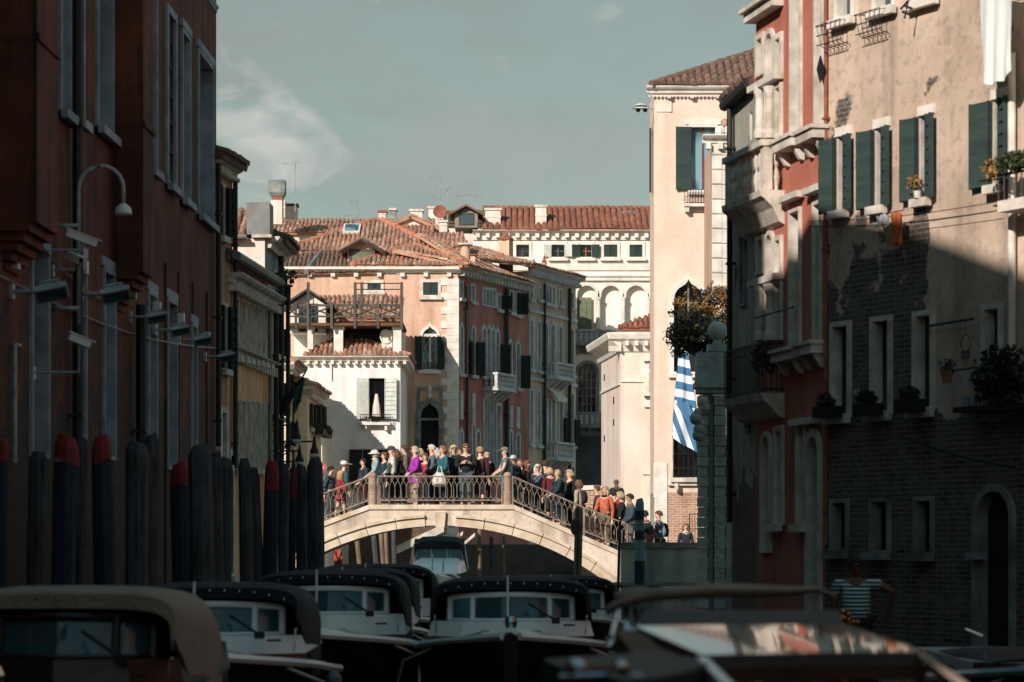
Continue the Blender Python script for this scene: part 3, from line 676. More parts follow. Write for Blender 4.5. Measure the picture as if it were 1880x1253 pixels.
# skylight, stub pipes
A_ = W2(646, 425, 4.6); g = G(); m = Matrix.Translation(A_) @ Matrix.Rotation(math.atan2(s0[2] - r0[2], 3.6), 4, 'X')
K = G().box(-.34, .34, -.5, .5, .02, .16).xf(m).build('skylight', white, f.root); G().box(-.27, .27, -.42, .42, .161, .17).xf(m).build('pane', glass_b, K)
for px, py, dy in ((610, 430, 4.6), (617, 475, 1.6), (622, 468, 1.7)):
    A_ = W2(px, py, dy); G().tube([(A_[0], A_[1], A_[2] - .45), A_], .085, 8).build('vent_pipe', terra, f.root)
# gabled dormer
A_ = W2(665, 497, 1.0); dm = A_[0]; zs = Z(462, 98); zp = Z(441, 98); g = G()
g.prism([(dm - .56, zr0 + .05), (dm + .5, zr0 + .05), (dm + .5, zs + .18), (dm, zp - .08), (dm - .56, zs + .18)], .95, 3.4)
D = g.build('dormer', salm, f.root); G().box(dm - .4, dm + .38, .91, .94, zr0 + .1, zs).build('pane', shut_o, D)
G().box(dm - .5, dm + .48, .88, .945, zs + .004, zs + .07).box(dm - .5, dm - .42, .88, .945, zr0, zs).box(dm + .4, dm + .48, .88, .945, zr0, zs).build('dormer_frame', oldwood, D)
for s_ in (-1, 1):
    f2 = [(dm + s_ * .85, .6, zs + .0), (dm + s_ * .85, 3.6, zs + .0), (dm, 3.6, zp + .04), (dm, .6, zp + .04)]
    f.roofpts(f2, tile, name='dormer_roof')
g = G()
for s_ in (-1, 1): g.tube([(dm, .55, zp - .02), (dm + s_ * .9, .55, zs - .08)], .06, 4)
g.build('bargeboard', oldwood, D)
# higher salmon block with its tile roof, right of the big roof
A_ = W2(845, 0, 4.0); x0 = W2(742, 0, 4)[0]; x1 = W2(845, 0, 4)[0]; zt = Z(455, Yp + 4)
G().box(x0, x1, 4.0, 7.5, ze, zt).build('upper_block', salm, f.root)
f.roofpts([(x0 - .1, 3.8, zt + .03), (x1 + .3, 3.8, zt + .03), (x1 + .1, 5.6, Z(430, Yp + 5.6)), (x0 - .1, 5.6, Z(430, Yp + 5.6))], tile)
# cylinder chimney
A_ = W2(854, 480, 2.2)
G().box(A_[0] - .24, A_[0] + .24, 1.9, 2.4, zr0, Z(488, 99)).build('chimney_base', salm, f.root)
ch = G().lathe([(.2, 0), (.2, .55), (.2, .6), (.17, .62), (.17, .8)], (A_[0], 2.15, Z(488, 99)), 16).build('chimney', salm, f.root)
G().box(A_[0] - .28, A_[0] + .28, 1.88, 2.42, Z(488, 99) + .804, Z(488, 99) + .87).build('cap', stone, ch)
A_ = W2(868, 500, 1.5); ch = G().box(A_[0] - .09, A_[0] + .09, 1.4, 1.65, zr0 - .3, Z(470, 98.5)).build('chimney', salm, f.root); G().box(A_[0] - .14, A_[0] + .14, 1.34, 1.7, Z(470, 98.5) + .003, Z(470, 98.5) + .06).build('cap', terra, ch)
# ---- brown side of the palace along the side canal
brown = plaster('brown_red_render', (200, 124, 106), (172, 102, 88), (108, 70, 62), .7, streak=4, fine=.4)
f = Fac('brown_palace', 'brown red palace front with gothic windows receding along the side canal', 'palace', 841.6, 97.02, 970, 103.6)
sg = M('pale_grey_trim', (206, 210, 212), (166, 170, 172), 2, bump=.3)
for q in ((843.5, 518, 848, 547), (864.5, 525, 870, 553)): f.win(*q, fw=.07, fm=sg, mull=(0, 1), depth=.12, pane=glass_b)
for k in range(4): a = 885.5 + k * 6.2; f.win(a, 531 + k * .8, a + 4.4, 560 + k * 1.2, fw=.08, fm=sg, mull=None, depth=.12, pane=glass_b, sill=False)
f.win(912.5, 542, 918, 568, fw=.07, fm=sg, sh=(None, 120), sm=shut_n, sw=.35, mull=None, depth=.12)
f.win(935, 536, 941, 573, fw=.07, fm=sg, sh=3, sm=shut_n, mull=None, depth=.12); f.win(947, 538, 953, 578, fw=.07, fm=sg, sh=(4, 120), sm=shut_n, sw=.3, mull=None, depth=.12)
for a, c, b, d, s_ in ((844, 597, 848.5, 685, None), (865, 600, 870.5, 688, (170, 150)), (885, 600, 891, 690, (160, None)), (893.5, 601, 899, 691, None), (901.5, 603, 907, 692, None), (909.5, 606, 915, 692, (None, 130)), (934, 626, 938, 711, None), (947, 628, 953, 712, (None, 140))):
    Wd = f.win(a, c, b, d, 'ogee', fw=.09, fm=sg, sh=None, mull=None, depth=.12, pane=glass)
    if s_:
        ua, ub = f.u(a), f.u(b); zz0, zz1 = f.z(a, d), f.z(a, d - 60)
        if s_[0]: f.shutter(Wd, ua, 1, .32, zz0, zz1, s_[0], shut_n, 0, -.1)
        if s_[1]: f.shutter(Wd, ub, -1, .38, zz0, zz1, s_[1], shut_n, 0, -.1)
for a, b, c, d in ((844, 848.5, 790, 860), (866, 871, 778, 850), (874, 880, 790, 860), (934.5, 939, 790, 880), (947, 953, 795, 880)): f.win(a, c, b, d, 'ogee', fw=.08, fm=sg, mull=None, depth=.12, sill=False)
for k in range(4): a = 888 + k * 5.6; f.win(a, 730 + k, a + 4.2, 868, 'ogee', fw=.07, fm=sg, mull=None, depth=.2, sill=False)
f.win(911, 745, 918, 860, fw=.12, fm=sg, mull=None, pane=sg, sill=False)
zt = f.z(900, 514); f.wall(brown, zt, depth=5)
for a, b, c, d in ((844, 849, 718, 770), (866, 871, 722, 776), (935, 940, 745, 785), (947, 953, 747, 787)):
    G().box(f.u(a), f.u(b), -.05, .01, f.z(a, d), f.z(a, c)).build('panel', sg, f.root)
def balcony(f, pa, pb, yt, yb, proj=.55, mat=None, corb=4, hb=.0, bal=.2, solid=False, name='balcony'):
    u0, u1 = f.u(pa), f.u(pb); pm = (pa + pb) / 2; zt, zb = f.z(pm, yt), f.z(pm, yb); mat = mat or stone_d
    g = G(); g.box(u0, u1, -proj, -.003, zb, zb + .1); g.box(u0 - .04, u1 + .04, -proj - .05, -.003, zb - .06, zb - .002)
    for k in range(corb):
        x = u0 + .1 + (u1 - u0 - .3) * k / max(1, corb - 1); g.prismx([(-.003, zb - .42), (-.12, zb - .4), (-proj * .6, zb - .2), (-proj, zb - .062), (-.003, zb - .062)], x, x + .12)
    B = g.build(name, mat, f.root); g = G()
    g.box(u0 - .03, u1 + .03, -proj - .03, -proj + .13, zt - .09, zt); g.box(u0 - .02, u0 + .1, -proj + .131, -.003, zt - .088, zt - .002); g.box(u1 - .1, u1 + .02, -proj + .131, -.003, zt - .088, zt - .002)
    for x in (u0, u1 - .12): g.box(x, x + .12, -proj, -proj + .12, zb + .103, zt - .092)
    n = max(2, int((u1 - u0 - .24) / bal)); pr = [(.035, 0), (.035, .1), (.06, .25), (.05, .4), (.022, .5), (.05, .6), (.06, .75), (.035, .9), (.035, 1)]
    h = zt - .094 - zb - .104
    for k in range(n): g.lathe([(r, q * h) for r, q in pr], (u0 + .12 + (u1 - u0 - .24) * (k + .5) / n, -proj + .06, zb + .103), 6)
    m = max(1, int((proj - .15) / bal))
    for k in range(m):
        for x in (u0 + .04, u1 - .04): g.lathe([(r, q * h) for r, q in pr], (x, -proj + .13 + (proj - .13) * (k + .5) / m, zb + .103), 6)
    g.build('balustrade', mat, B); return B
shade_base = M('shade_dark_base', (70, 54, 46), (40, 34, 32), 1.6, (1, 1, .6), bump=.5)  # dark band painted in for the shade seen through the arch
G().box(-.02, f.len, -.03, .006, 0, 2.6).build('darkened_base', shade_base, f.root)
balcony(f, 887, 921, 687, 717, .6, sg)
f.cornice(zt + .2, .2, .32, -.05, f.len, dent=.3, dw=.1, dh=.14, mat=sg)
f.pipe(853, 520, 880, .06, iron, .1); f.pipe(925, 530, 880, .09, iron, .12)
f.roofpts([(-.3, -.3, zt + .22), (f.len, -.3, zt + .22), (f.len, 2.6, zt + .95), (-.3, 2.6, zt + .95)], tile)
# ---- beige palace next along
beige = plaster('beige_render', (222, 196, 168), (202, 172, 146), (136, 98, 84), .55, streak=3, fine=.3)
f = Fac('beige_palace', 'beige palace with arched windows and balustraded balcony at the far end of the side canal', 'palace', 970.5, 103.63, 1057, 108.7)
for a, b, c, d in ((971.5, 976.5, 525, 549), (988, 992, 528, 550), (1001, 1005.5, 524, 556), (1007, 1011, 526, 558), (1013, 1017, 528, 559), (1025.5, 1030, 533, 561), (1046.5, 1051.5, 538, 566)):
    f.win(a, c, b, d, fw=.07, fm=sg, mull=None, depth=.12, pane=glass_b)
for a, b, c, d in ((972, 977, 588, 677), (986, 991, 591, 680), (998, 1004, 594, 684), (1010, 1017, 597, 690), (1025, 1031, 600, 672), (1046, 1052, 605, 688)):
    f.win(a, c, b, d, 'round', fw=.09, fm=sg, mull=None, depth=.14, pane=glass_b if a < 1020 else glass)
for a, b, c, d in ((972, 976.5, 716, 815), (986, 991, 718, 817), (998, 1002.5, 734, 812), (1005, 1009.5, 734, 812), (1012, 1017, 734, 812), (1026, 1032, 722, 815), (1047, 1052, 724, 818)):
    Wd = f.win(a, c, b, d, 'round' if a < 995 or a > 1020 else 'rect', fw=.08, fm=sg, mull=None, depth=.14, pane=glass_b if a < 1020 else glass)
    if a > 1020:
        f.shutter(Wd, f.u(b), -1, .3, f.z(a, d), f.z(a, d - 48), 166, shut_n, 0, -.1)
for a, b in ((973, 978), (988, 993), (1029, 1034), (1048, 1053)): f.win(a, 858, b, 880, fw=.06, fm=sg, hole=True, mull=None, depth=.1, sill=False)
zt = f.z(1010, 509); f.wall(beige, zt, depth=4)
for py in (582, 704): f.band(f.z(1010, py), .12, .1, 0, f.len, sg)
f.cornice(zt + .22, .25, .35, -.05, f.len + .15, dent=.22, dw=.08, dh=.16, mat=sg)
G().box(0.01, f.len, -.03, .006, 0, 2.6).build('darkened_base', shade_base, f.root)
balcony(f, 997, 1030, 668, 697, .6, sg); balcony(f, 997, 1030, 813, 845, .6, sg)
f.pipe(996, 522, 870, .06, iron, .1); f.pipe(1041, 530, 870, .08, iron, .12)
u0, u1 = f.u(1001), f.u(1019); zz = f.z(1010, 712); G().add([(u0, -.08, zz), (u1, -.08, zz), (u1, -.55, zz - .45), (u0, -.55, zz - .45), (u0, -.55, zz - .6), (u1, -.55, zz - .6)], [(0, 1, 2, 3), (3, 2, 5, 4)]).build('awning', whiter, f.root, recalc=False)
f.roofpts([(-.6, -.35, zt + .24), (f.len + .3, -.35, zt + .24), (f.len - .8, 2.6, zt + 1.0), (.6, 2.6, zt + 1.1)], tile)
P = [(-.6, -.3, zt + .24), (-3.8, 1.8, zt + .3), (-2.2, 4.6, zt + 1.9), (.7, 2.6, zt + 1.15)]
f.roofpts([P[1], P[0], P[3], P[2]], tile)
for px, dy in ((972, .8), (1031, .7)):
    u = f.u(px); h = 1.1 if px < 1000 else .55; w_ = .22 if px < 1000 else .08
    ch = G().box(u - w_, u + w_, dy, dy + 2 * w_, zt, zt + .2 + h).build('chimney', salm, f.root); G().lathe([(w_ * 1.5, 0), (w_ * 1.5, .06), (w_ * .6, .16), (w_ * .4, .3)], (u, dy + w_, zt + .203 + h), 8).build('cap', terra, ch)
# ================================================================= great white palace at the back
YB = 112
pinkw = plaster('pale_pink_render', (242, 232, 224), (230, 216, 206), (196, 160, 136), .3, streak=2, fine=.3)
f = Fac('white_palace', 'long white palace with dentilled eaves and round arches closing the view', 'palace', 868, YB, 1250, YB)
for i, (a, b) in enumerate(((947, 972), (1012, 1037), (1064, 1087), (1108, 1134), (1155, 1180), (1204, 1228))):
    sh = (170, 170) if i in (1, 2) else (2 if i else None)
    f.win(a, 449, b, 473, fw=.1, fm=stone_w, sh=sh, sm=(shut_p if i == 1 else shut), sw=.32 if i in (1, 2) else None, mull=(1, 1) if i < 3 else None, mm=(terra if i == 2 else oldwood), sillw=.16, srails=1)
acs = ((1059, 1095), (1103, 1140), (1149, 1186), (1195, 1232))
for i, (a, b) in enumerate(acs):
    A_ = f.win(a, 524, b, 606, 'round', fw=.13, fm=stone_w, mull=None, pane=(pinkw), depth=.35, sill=False, name='arch')
    if i == 0:
        g = G(); u0, u1 = f.u(a) + .03, f.u(b) - .03; g.box(u0, (u0 + u1) / 2 - .01, .1, .16, Z(606, YB), Z(546, YB)); g.box((u0 + u1) / 2 + .01, u1 - .18, .1, .16, Z(606, YB), Z(546, YB)); g.build('shutter', shut_o, A_, 'olive green closed shutters filling the arch')
a, b = 1061, 1094
f.win(a, 668, b, 757, 'round', fw=.14, fm=stone_d, mull=(3, 5), mm=stone_g, pane=glass, sill=False)
f.win(1096, 800, 1103, 880, fw=.05, fm=stone_d, mull=None, sill=False)
zt = Z(427, YB); f.wall(pinkw, zt, depth=7)
f.cornice(Z(424, YB), .14, .35, 0, f.len, dent=.42, dw=.17, dh=.18, mat=stone_w)
f.band(Z(441, YB), .08, .08, 0, f.len, stone_w); f.band(Z(497, YB), .3, .07, 0, f.len, stone_w); f.band(Z(516, YB), .12, .14, 0, f.len, stone_w); f.band(Z(508, YB), .05, .1, 0, f.len, stone_w)
for px in (1055.5, 1099, 1144.5, 1190.5, 1236):
    u = f.u(px); G().lathe([(.12, 0), (.12, .08), (.085, .14), (.075, 1.25), (.11, 1.32), (.13, 1.42)], (u, -.12, Z(606, YB)), 10).build('column', stone_w, f.root, smooth=False)
f.band(Z(650, YB), .3, .1, 0, f.len, stone_d); f.band(Z(800, YB), .25, .1, 0, f.len, stone_d)
balcony(f, 1052, 1120, 609, 634, .6, stone_d, 3, bal=.21); balcony(f, 1052, 1112, 759, 784, .6, stone_d, 3, bal=.21)
gr = M('dark_base_stone', (84, 88, 92), (60, 64, 68), 1.2, bump=.3)
G().box(f.u(1050), f.u(1120), -.06, .004, 0, Z(800, YB) - .01).build('plinth', gr, f.root)
zr = Z(423, YB); uA, uB = f.u(885), f.len
f.roofpts([(uA, -.35, zr + .02), (uB, -.35, zr + .02), (uB, 2.8, Z(383, YB + 2.8)), (uA, 2.8, Z(383, YB + 2.8))], tile_r, .26)
ridge(f.root, (uA, 2.8, Z(382, YB + 2.8)), (uB, 2.8, Z(382, YB + 2.8)), .1, tile_r)
def chim(name, px0, px1, pyt, Y, zb, label=None, mat=None, cap=stone, parent=None, dy=.6, flare=.05, band=True):
    x0, x1, z = X(px0, Y), X(px1, Y), Z(pyt, Y)
    t = thing('chimney', label, 'chimney', ((x0 + x1) / 2, Y, zb)) if parent is None else None
    w2 = (x1 - x0) / 2; h = z - zb
    g = G(); g.box(-w2, w2, -dy / 2, dy / 2, -.0, h - .1)
    if band: g.box(-w2 - .02, w2 + .02, -dy / 2 - .02, dy / 2 + .02, h * .55, h * .55 + .06)
    g.build('stack', mat or whiter, t); G().box(-w2 - flare, w2 + flare, -dy / 2 - flare, dy / 2 + flare, h - .097, h).build('cap', cap, t)
    return t
g1 = None
chim('c', 891, 919, 384, YB + .5, Z(421, YB), 'wide white chimney on the back roof beside the dormer')
chim('c', 983, 1003, 378, YB + .6, Z(421, YB), 'tall white chimney standing alone on the back roof')
def dormer_thing(px0, px1, pyt, pyb, Y, label):
    x0, x1 = X(px0, Y), X(px1, Y); t = thing('dormer', label, 'dormer', ((x0 + x1) / 2, Y, Z(pyb, Y))); w2 = (x1 - x0) / 2; h = Z(pyt, Y) - Z(pyb, Y); e = h * .62
    G().prism([(-w2 * .75, -.1), (w2 * .75, -.1), (w2 * .75, e), (0, h - .1), (-w2 * .75, e)], 0, 2.2).build('wall', M('taupe_render', (150, 138, 124), (124, 114, 104), 3), t)
    g = G()
    for s_ in (-1, 1): g.add([(0, -.3, h + .04), (s_ * w2 * 1.08, -.3, e - .02), (s_ * w2 * 1.08, 2.3, e - .02), (0, 2.3, h + .04), (0, -.3, h - .05), (s_ * w2 * 1.08, -.3, e - .1), (s_ * w2 * 1.08, 2.3, e - .1), (0, 2.3, h - .05)], [(0, 1, 2, 3), (4, 7, 6, 5), (0, 4, 5, 1), (1, 5, 6, 2), (3, 2, 6, 7)])
    g.build('roof', tile_d, t, recalc=False)
    W = G().ring([(-w2 * .5, 0.02), (w2 * .5, .02), (w2 * .5, e), (-w2 * .5, e)], [(-w2 * .42, .08), (w2 * .42, .08), (w2 * .42, e - .06), (-w2 * .42, e - .06)], -.05, .003).build('window', oldwood, t)
    G().box(-w2 * .42, w2 * .42, -.02, -.006, .08, e - .06).build('pane', glass_b, W)
dormer_thing(828, 884, 378, 414, YB - .4, 'grey gabled dormer window at the left end of the white palace roof')
g = G().box(-.35, .35, -.25, .25, 0, .09)
hs = thing('roof_hatch', 'bluish metal hatch lying on the ridge of the red back roof', 'hatch', (X(1152, YB + 2), YB + 2.1, Z(392, YB + 2)))
G().box(-.36, .36, -.2, .3, -.05, .08).build('frame', lead, hs); G().box(-.3, .3, -.18, .26, .081, .1).build('lid', glass_b, hs)
# ---- roofs further back on the left
f = Fac('back_house', 'long house far behind with a low tiled roof left of the white gable', 'house', 492, 108, 700, 108)
f.wall(whiter, Z(428, 108), depth=4); zr = Z(428, 108); f.roofpts([(0, -.2, zr + .02), (f.len + 2.2, -.2, zr + .02), (f.len + 2.2, 2.2, Z(405, 110.2)), (0, 2.2, Z(405, 110.2))], tile)
f = Fac('gabled_house', 'house with a low white triangular gable among the roofs', 'house', 712, 109, 812, 109)
m_ = f.len * .45
f.wall(whiter, [(0, Z(428, 109)), (.01, Z(419, 109)), (f.u(753), Z(399, 109)), (f.len, Z(426, 109))], depth=5)
pk = (f.u(753), Z(399, 109))
for e_ in ((-.2, Z(420, 109) - .0), (f.len + .2, Z(427, 109))):
    f.roofpts([(e_[0], -.2, e_[1] + .05), (e_[0], 5, e_[1] + .05), (pk[0], 5, pk[1] + .06), (pk[0], -.2, pk[1] + .06)], tile)
f = Fac('far_house', 'low far house whose tiles fill the gap before the dormer', 'house', 790, 116, 905, 116)
f.wall(whiter, Z(412, 116), depth=3); f.roofpts([(0, -.2, Z(412, 116) + .02), (f.len, -.2, Z(412, 116) + .02), (f.len, 2.4, Z(389, 118.4)), (0, 2.4, Z(389, 118.4))], tile_d)
chim('c', 498, 524, 370, 106, Z(412, 108), 'base of the big flared chimney on the far left roofs', dy=.5, cap=stone, flare=.02)
t = thing('chimney', 'tall flared chimney pot tower on the far left roofs', 'chimney', (X(510, 105.9), 105.9, Z(405, 106)))
G().box(-.24, .2, -.25, .25, -.2, .8).build('stack', whiter, t)
G().box(-.22, .22, -.24, .24, .803, .95).build('vents', terra, t)
G().hexa([(-.26, -.26, .953), (.26, -.26, .953), (.26, .26, .953), (-.26, .26, .953), (-.36, -.34, 1.1), (.32, -.34, 1.1), (.32, .34, 1.1), (-.36, .34, 1.1)]).box(-.36, .32, -.34, .34, 1.103, 1.62).build('cap', stone_g, t)
chim('c', 524, 546, 376, 107, Z(410, 108), 'squat white chimney beside the flared tower', mat=whiter, cap=oldwood)
chim('c', 696, 709, 388, 107, Z(412, 108), 'slim white chimney with a round pot at the roof ridge', cap=terra)
chim('c', 717, 727, 384, 111, Z(412, 108), 'slim grey chimney behind the ridge', mat=stone_g)
chim('c', 753, 776, 386, 112, Z(408, 108), 'wide low chimney above the white gable', mat=whiter)
chim('c', 787, 813, 381, 113, Z(408, 108), 'wide white chimney behind the satellite dish', mat=whiter)
chim('c', 807, 821, 406, 108, Z(428, 108), 'short white chimney at the right foot of the white gable', mat=whiter)
t = thing('satellite_dish', 'small red brown satellite dish on the roof', 'satellite dish', (X(808, 112), 112, Z(403, 112)))
G().lathe([(.02, 0), (.12, .015), (.22, .05), (.3, .1), (.29, .11), (.21, .065), (.02, .02)], (0, 0, 0), 16).xf(Matrix.Translation((0, -.2, .28)) @ Matrix.Rotation(R(80), 4, 'X')).build('dish', terra, t)
G().tube([(0, 0, -.3), (0, 0, .3), (0, -.2, .28)], .02, 5).build('mast', galv, t)
def antenna(px, pyb, pyt, Y, w_, label, yag=((.0, .5),), az=0):
    t = thing('antenna', label, 'antenna', (X(px, Y), Y, Z(pyb, Y))); h = Z(pyt, Y) - Z(pyb, Y)
    G().tube([(0, 0, -.3), (0, 0, h)], .022, 5).build('mast', galv, t)
    for fz, wd in yag:
        g = G(); z = h * (1 - fz) - .03; g.tube([(-wd, 0, z), (wd * .4, 0, z + wd * .1)], .012, 4)
        for k in range(7): x = -wd + wd * 1.4 * k / 6; zz = z + wd * .1 * k / 6; g.tube([(x, -.12, zz - .1 - .01 * k), (x, .12, zz + .1 + .01 * k)], .007, 4)
        g.build('aerial', galv, t)
antenna(542, 376, 297, 106, 1, 'tall thin antenna rising beside the flared chimney', ((.03, .5),))
antenna(655, 402, 364, 104, 1, 'short antenna with white boxes on the broad tiled roof', ((.1, .25), (.8, .5)))
antenna(808, 392, 325, 113, 1, 'tall antenna above the satellite dish', ((.02, .55), (.55, .35)))
antenna(821, 405, 340, 113, 1, 'slightly lower antenna right of the tall one', ((.1, .4),))
antenna(874, 385, 332, 114, 1, 'antenna behind the grey dormer', ((.03, .5), (.5, .9)))
# ================================================================= corner pavilion on the right
creamp = plaster('cream_pink_render', (236, 218, 204), (222, 200, 184), (176, 152, 134), .5, streak=2, fine=.2)
f = Fac('pavilion', 'low cream corner pavilion with curved stone eaves at the mouth of the side canal', 'house', 1104, 91.1, 1139, 86)
f.wall(creamp, Z(640, 86), depth=.3); f.band(f.z(1120, 716), .07, .05, 0, f.len, stone_w)
for a, c in ((1109, 688), (1109, 800), (1126, 730), (1126, 770)): G().box(f.u(a), f.u(a) + .25, -.012, .01, f.z(a, c + 12), f.z(a, c)).build('slot', iron, f.root)
pr = [(0.004, -.62), (-.06, -.6), (-.12, -.42), (-.3, -.26), (-.42, -.2), (-.48, -.05), (-.48, .02), (0.004, .02)]
zc = Z(613, 86); f.cornice(zc, .6, .5, -.6, f.len + .2, dent=None, prof=pr, mat=stone_w)
rt = f.root
m = Matrix.Rotation(-math.atan2(f.d.y, f.d.x), 4, 'Z') @ Matrix.Translation((X(1139, 86) - f.A.x, 86 - f.A.y, 0))
wl = X(1200, 86) - X(1139, 86)
def P_(g, nm, mt): g.xf(m); return g.build(nm, mt, rt)
P_(G().box(.004, 4, .01, 4, 1.2, Z(640, 86)), 'front_wall', creamp)
g = G().prismx([(a * .8, b + zc) for a, b in pr], -.4, 4)
for k in range(8): g.box(.15 + k * .32, .27 + k * .32, -.36, -.07, zc - .42, zc - .27)
P_(g, 'front_cornice', stone_w)
P_(G().box(0, 4, -.05, .012, Z(702, 86), Z(698, 86)), 'stringcourse', stone_w)
P_(G().box(-.1, 4, -.12, 2, zc + .023, Z(603, 86)), 'parapet', lead)
A0, A1, A2 = m @ Vector((-.1, -.2, Z(603, 86) + .02)), m @ Vector((4, -.2, Z(603, 86) + .02)), m @ Vector((3, 2.6, Z(560, 88) + .4))
f.roofpts([A0, A1, A2], tile_r)
Wn = P_(G().box(wl - .32, wl - .06, -.1, .012, Z(748, 86), Z(660, 86)), 'niche', stone_w)
g = G().lathe([(.09, 0), (.11, .15), (.08, .5), (.1, .7), (.05, .8), (.065, .88), (.02, .98)], (wl - .19, -.22, Z(722, 86)), 10); g.box(wl - .36, wl - .02, -.32, -.101, Z(728, 86), Z(722, 86)); g.box(wl - .36, wl - .02, -.3, -.101, Z(664, 86), Z(656, 86)); P_(g, 'statue', stone_w)
g = G().box(wl - .3, wl - .02, -.2, .011, 1.3, Z(872, 86)); g.box(wl - .36, wl + .02, -.26, -.0, Z(872, 86) + .003, Z(864, 86)); P_(g, 'doorway', stone_w)
# ================================================================= tall pale house on the right
Yp = 80
palem = plaster('pale_peach_render', (240, 212, 192), (228, 194, 172), (190, 152, 130), .45, streak=1.5, fine=.3, thr=.0)
f = Fac('pale_house', 'tall pale peach house with green shutters and a gothic window in full sun', 'palace', 1201, Yp, 1430, Yp)
f.win(1268, 233, 1314, 350, fw=.06, fm=stone_w, mull=(1, 0), mm=brownwood, sh=(174, None), sm=shut_g, sw=.46, pane=glass_b, srails=9, lintel=.05)
f.win(1236, 512, 1292, 684, 'ogee', fw=.12, fm=stone_w, mull=(1, 3), mm=stone_g, pane=glass)
Wg = f.win(1236, 790, 1300, 878, fw=.05, fm=stone, mull=None, pane=glass, depth=.3, sillw=.2)
g = G(); u0, u1 = f.u(1236), f.u(1300); z0, z1 = f.z(1260, 878), f.z(1260, 790)
for k in range(8): x = u0 + (u1 - u0) * k / 7; g.tube([(x, -.1, z0 + .02), (x, -.1, z1)], .012, 4)
for zz in (z0 + .3, z0 + .75, z1 - .15): g.tube([(u0, -.1, zz), (u1, -.1, zz)], .014, 4)
for k in range(7):
    x = u0 + (u1 - u0) * (k + .5) / 7
    for s_ in (-1, 1): g.tube([(x, -.13, z0 + .02), (x + s_ * .09, -.13, z0 + .22), (x, -.13, z0 + .36)], .008, 4)
g.build('grille', iron, Wg)
zt = Z(167, Yp); f.wall(palem, zt, depth=2.4, bot=Z(905, Yp))
bm_ = MB('old_brick', (196, 138, 104), (170, 112, 82), (206, 184, 160))
G().box(.0, f.len, .02, 2.3, 1.0, Z(905, Yp) - .003).build('brick_base', bm_, f.root)
G().box(-.02, f.u(1225), -.04, .018, 1.0, Z(850, Yp)).build('corner_pier', stone_w, f.root)
g = G().box(f.u(1226), f.len, -.14, .015, Z(892, Yp), Z(884, Yp)); g.box(f.u(1238), f.u(1244), -.3, -.141, Z(900, Yp), Z(888, Yp)); g.build('ledge', stone, f.root)
f.cornice(Z(160, Yp), .2, .26, -.25, f.len, dent=None, mat=stone_w)
g = G()
for k in range(26): g.prism([(-.2 + k * .12, Z(175, Yp) - .03), (-.1 + k * .12, Z(175, Yp) - .03), (-.15 + k * .12, Z(175, Yp) - .1)], -.12, -.02)
for px in (1228, 1270, 1318): x = f.u(px); g.box(x - .06, x + .06, -.22, -.002, Z(182, Yp), Z(177, Yp))
g.build('cornice_brackets', stone_w, f.root)
zr = Z(158, Yp); A_, B_ = (-.1, -.25, zr), (f.len, -.25, zr); C_ = (f.u(1400) + .25, 3.0, Z(92, 83)); D_ = (f.len + .2, 3.0, Z(92, 83))
f.roofpts([A_, B_, D_, C_], tile_d, .24, row=.45); ridge(f.root, A_, C_, .12, tile_d)
G().tube([(f.u(1243) + .02, -.35, 0)] * 1 + [(f.u(1243) + .03, -.35, .01)], .001, 3)
g = G(); u0, u1 = f.u(1256), f.u(1312); zz = f.z(1280, 376)
g.box(u0, u1, -.32, -.002, zz - .09, zz); g.box(u0 + .02, u0 + .14, -.26, -.002, zz - .25, zz - .093); B = g.build('balcony', stone_w, f.root); g = G()
for q in (.03, .22, .43): g.tube([(u0, -.3, zz + q), (u1, -.3, zz + q)], .011, 4)
for k in range(12):
    x = u0 + (u1 - u0) * k / 11; g.tube([(x, -.3, zz), (x, -.3, zz + .43)], .009, 4)
    g.tube([(x + .06 * math.cos(a * .785), -.3, zz + .12 + .06 * math.sin(a * .785)) for a in range(9)], .006, 3)
g.build('railing', iron, B)
G().box(-.1, -.05, .6, .95, Z(352, 80.7), Z(236, 80.7)).build('shutter', shut, f.root, 'shutter seen edge on against the sky')
G().box(f.u(1206), f.u(1232), -.03, .01, Z(206, Yp), Z(192, Yp)).box(f.u(1230), f.u(1233), -.05, .01, Z(206, Yp), Z(178, Yp)).build('conduit', stone_w, f.root)
t = thing('security_camera', 'white domed twin security camera jutting from the pale house under the eaves', 'security camera', (f.A.x, Yp, Z(200, Yp)))
G().tube([(0, .05, 0), (-.1, 0, 0), (-.14, 0, .1), (-.14, 0, .25)], .018, 6).build('bracket', galv, t)
G().add(*(lambda v, q: (v, q))(*[[(-.68 + .52 * i / 6, y_, .02 + .15 * math.sin(math.pi * i / 6) ** .6 * (1 - abs(y_) * 3)) for i in range(7) for y_ in (-.15, 0, .15)], [(i * 3 + j, i * 3 + j + 1, i * 3 + j + 4, i * 3 + j + 3) for i in range(6) for j in range(2)]])).box(-.66, -.18, -.13, .13, 0, .018).build('hood', white, t)
for x in (-.5, -.28): G().ball((x, 0, -.04), .075, 10).build('lens', glass, t)
